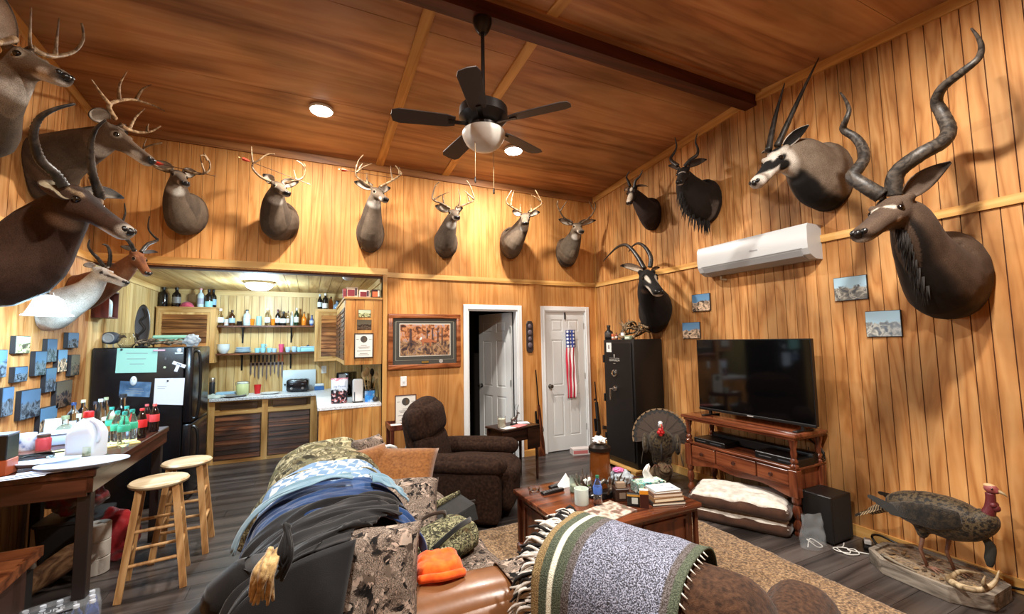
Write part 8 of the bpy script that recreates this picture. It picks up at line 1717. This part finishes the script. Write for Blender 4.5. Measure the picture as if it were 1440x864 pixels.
mb = MB(); P = catmull([(-.04,-.05,.02),(-.03,-.11,.025),(.04,-.15,.03),(.12,-.14,.05),(.16,-.09,.10),(.17,-.05,.16)], 6); mb.tube(P, interp([.021,.019,.018,.016,.011,.002], len(P)), 10); Q = P
for i0, e1, e2 in ((20,(.14,-.17,.10),(.155,-.19,.155)),(3,(-.02,.02,.05),(.06,.08,.055))): mb.tube(catmull([Q[i0], Vector(e1), Vector(e2)], 5), interp([.014,.012,.002], 11), 8)
mb.build('beam', wood('pale_antler', [(96,78,54),(150,128,96),(190,170,136)], 'z', 14, .6, .5, world=False, rnd=0), t2, smooth='all')
t = thing('standing_turkey', 'mounted dark turkey standing on the octagonal base by the wall', 'turkey mount', hc+Vector((0,0,.09)), ha); t.scale = (.93, .93, .93)
mb = MB(); BP = [(-.24,0,.36,.05,.05),(-.15,0,.375,.10,.10),(-.03,0,.375,.128,.135),(.10,0,.37,.135,.145),(.20,0,.385,.115,.125),(.27,0,.42,.07,.085),(.295,0,.47,.042,.045)]
rings = []
CP = catmull([b_[:3] for b_ in BP], 5); RP = interp([b_[3:] for b_ in BP], len(CP))
for i, c_ in enumerate(CP):
    tn = (CP[min(i+1, len(CP)-1)]-CP[max(i-1, 0)]).normalized(); la = Vector((0,1,0)); ve = tn.cross(la)*-1; rings.append(sect(c_, la, ve, *RP[i], 18))
mb.loft(rings)
for s_ in (-1, 1): mb.tube([(.02+.05*s_, s_*.055, .30), (.02+.05*s_, s_*.055, .20)], [.055,.026], 10)
union(mb, 'body', FEA, t, .011)
for s_ in (-1, 1):
    mb = MB(); WPn = catmull([(.20,s_*.105,.41),(.08,s_*.135,.39),(-.08,s_*.125,.37),(-.20,s_*.075,.36)], 4); mb.tube(WPn, interp([.05,.085,.075,.03], 13), 12, flat=.35, up=(0,0,1)); union(mb, 'wing', fabric('wing_plumage', [(12,11,9),(34,28,21),(58,48,34)], 40, .5, .8, detail=5, fine=160), t, .009, 4)
    for k in range(6): a = Vector((-.02-.03*k, s_*(.155-.009*k), .345+.008*k)); mb = MB(); feather(mb, a, a+Vector((-.17, -s_*.035, -.012+.004*k)), Vector((0, s_, .25)).normalized(), .016); mb.build('wing_feather', plain('feather_wing', (32,27,22), .5, var=.4, bscale=70), t)
BAR, nt, b_ = newmat('barred_feather'); tc = nd(nt, 'ShaderNodeTexCoord'); wv = nd(nt, 'ShaderNodeTexWave', Scale=16, Distortion=2.5); wv.bands_direction = 'X'; nt.links.new(tc.outputs['Object'], wv.inputs['Vector']); nt.links.new(ramp(nt, wv.outputs[0], [(.3, (26,21,17)), (.6, (150,128,96))]), b_.inputs['Base Color']); b_.inputs['Roughness'].default_value = .6
mb = MB(); mb.tube(catmull([(-.17,0,.372),(-.26,0,.325),(-.36,0,.258)], 5), interp([.075,.062,.042], 11), 12, flat=.62, up=(0,1,0)); mb.build('tail', BAR, t, smooth='all')
for k in range(9):
    y = (k-4)*.014; mb = MB(); a = Vector((-.20, y*.7, .375-.004*abs(k-4))); b2 = a+Vector((-.225-.006*k % .02, y*.9, -.165+.006*abs(k-4))); feather(mb, a, b2, Vector((.55, .0, .84)).normalized(), .022); o = mb.build('tail_feather', BAR, t); mb = MB(); feather(mb, a.lerp(b2, .84)+Vector((0,0,.002)), b2+Vector((-.003,0,.002)), Vector((.55,0,.84)).normalized(), .023); mb.build('dark_tip', FED, o)
for s_ in (-1, 1):
    x = .02+.05*s_; y = s_*.055; kn = Vector((x-.02, y, .11)); MB().tube([(x, y, .21), kn, (x+.01, y, .008)], [.014,.011,.010], 9).build('leg', LEG, t, smooth='all'); foot(t, Vector((x+.012, y, -.004)), Vector((1,0,0)))
MB().tube(catmull([(.28,0,.43),(.305,0,.50),(.312,0,.56),(.312,0,.60)], 5), interp([.042,.030,.025,.024], 16), 12).build('neck', MAR, t, smooth='all')
mb = MB(); mb.ball((.318,0,.628), (.036,.027,.030), 12, 10); mb.ball((.335,0,.62), (.025,.02,.02), 10, 8); union(mb, 'head', plain('head_pink', (140,72,70), .45, bumps=.4, bscale=180), t, .005, 3)
MB().ball((.312,0,.646), (.030,.020,.014), 12, 8).build('crown', plain('crown_pale', (196,160,120), .5), t, smooth='all')
MB().tube([(.35,0,.622),(.375,0,.612),(.39,0,.595)], [.012,.008,.001], 8).build('beak', plain('beak_horn', 0), t, smooth='all')
for s_ in (-1, 1): MB().ball((.33, s_*.024, .632), .006, 8, 6).build('eye', EYE, t, smooth='all')
for c_, r in (((.33,0,.51),.024),((.325,.015,.53),.018),((.325,-.015,.53),.018)): MB().ball(c_, r, 10, 8).build('wattle', MAR, t, smooth='all')
mb = MB(); mb.tube(catmull([(.245,0,.32),(.285,.01,.26),(.275,.015,.17),(.27,.02,.12)], 5), interp([.014,.026,.026,.012], 16), 10, flat=.5); mb.build('beard', plain('beard_grey', (44,44,38), .8, bumps=.6, bscale=260), t, smooth='all')
# ================================================================== lamps
LAMPW = plain('lamp_disc_glow', (255,255,250), .5, emit=(255,252,245), es=30)
LAMPK = plain('kitchen_dome_glow', (235,245,255), .4, emit=(225,242,255), es=9)
LAMPP = plain('pendant_shade_glow', (235,245,255), .4, emit=(215,238,255), es=7)
names = ['round ceiling lamp over the kitchen side of the deer wall', 'round ceiling lamp beside the fan, over the doors', 'round ceiling lamp above the bar behind the viewer', 'round ceiling lamp above the armchair behind the viewer']
for (x, y), e, lb in zip(CEIL_LAMPS, LAMP_E, names):
    z = ceil_z(y)
    t = thing('ceiling_lamp', lb, 'lamp', (x, y, z-.03), 0, 'round ceiling lamps')
    MB().lathe([(.0, .03), (.112, .03), (.112, .014), (.106, .006), (.101, .006), (.101, .012), (0, .012)], 28).build('trim_ring', WHITE, t, smooth=True)
    MB().lathe([(0, .011), (.1, .011), (.094, -.004), (.05, -.012), (0, -.014)], 28).build('diffuser', LAMPW, t, smooth=True)
    light('ceiling_lamp_light', 'AREA', (x, y, z-.045), e, WARM, .15)
t = thing('dome_lamp', 'frosted dome lamp on the kitchen ceiling', 'lamp', KITCHEN_LAMP)
MB().lathe([(0, 0), (.175, 0), (.178, -.02), (.165, -.03), (0, -.03)], 32).build('lamp_base', plain('lamp_nickel', (190,185,175), .35, .9), t, smooth=True)
MB().lathe([(.163, -.03), (.158, -.055), (.13, -.085), (.085, -.105), (.03, -.113), (0, -.114)], 32).build('glass_dome', LAMPK, t, smooth=True)
light('kitchen_light', 'POINT', (KITCHEN_LAMP[0], KITCHEN_LAMP[1], KITCHEN_LAMP[2]-.17), 112, (.62,.85,1.0), .09)
px, py, pz = PENDANT
t = thing('wall_lamp', 'white bell shade lamp on a wall arm above the bar', 'lamp', PENDANT)
MB().lathe([(a*1.14, b*1.14) for a, b in [(.02, .115), (.035, .11), (.06, .09), (.075, .05), (.092, .01), (.107, 0), (.102, 0), (.088, .012), (.071, .05), (.055, .086), (.03, .105), (.02, .107)]], 30).build('lamp_shade', LAMPP, t, smooth=True)
MB().lathe([(0, .105), (.022, .105), (.02, .15), (0, .155)], 16).build('socket', METAL, t, smooth=True)
MB().tube(catmull([(0, 0, .15), (-.05, 0, .2), (-.2, 0, .2), (L-px+.01, 0, .17)], 5), .008, 8).build('lamp_arm', METAL, t, smooth=True)
MB().lathe([(0, 0), (.05, 0), (.045, .015), (0, .018)], 18, M=Matrix.Translation((L-px, 0, .17)) @ Matrix.Rotation(PI/2, 4, 'Y')).build('wall_plate', METAL, t, smooth=True)
light('wall_lamp_light', 'POINT', (px, py, pz-.03), 100, (.52,.79,1.0), .06)
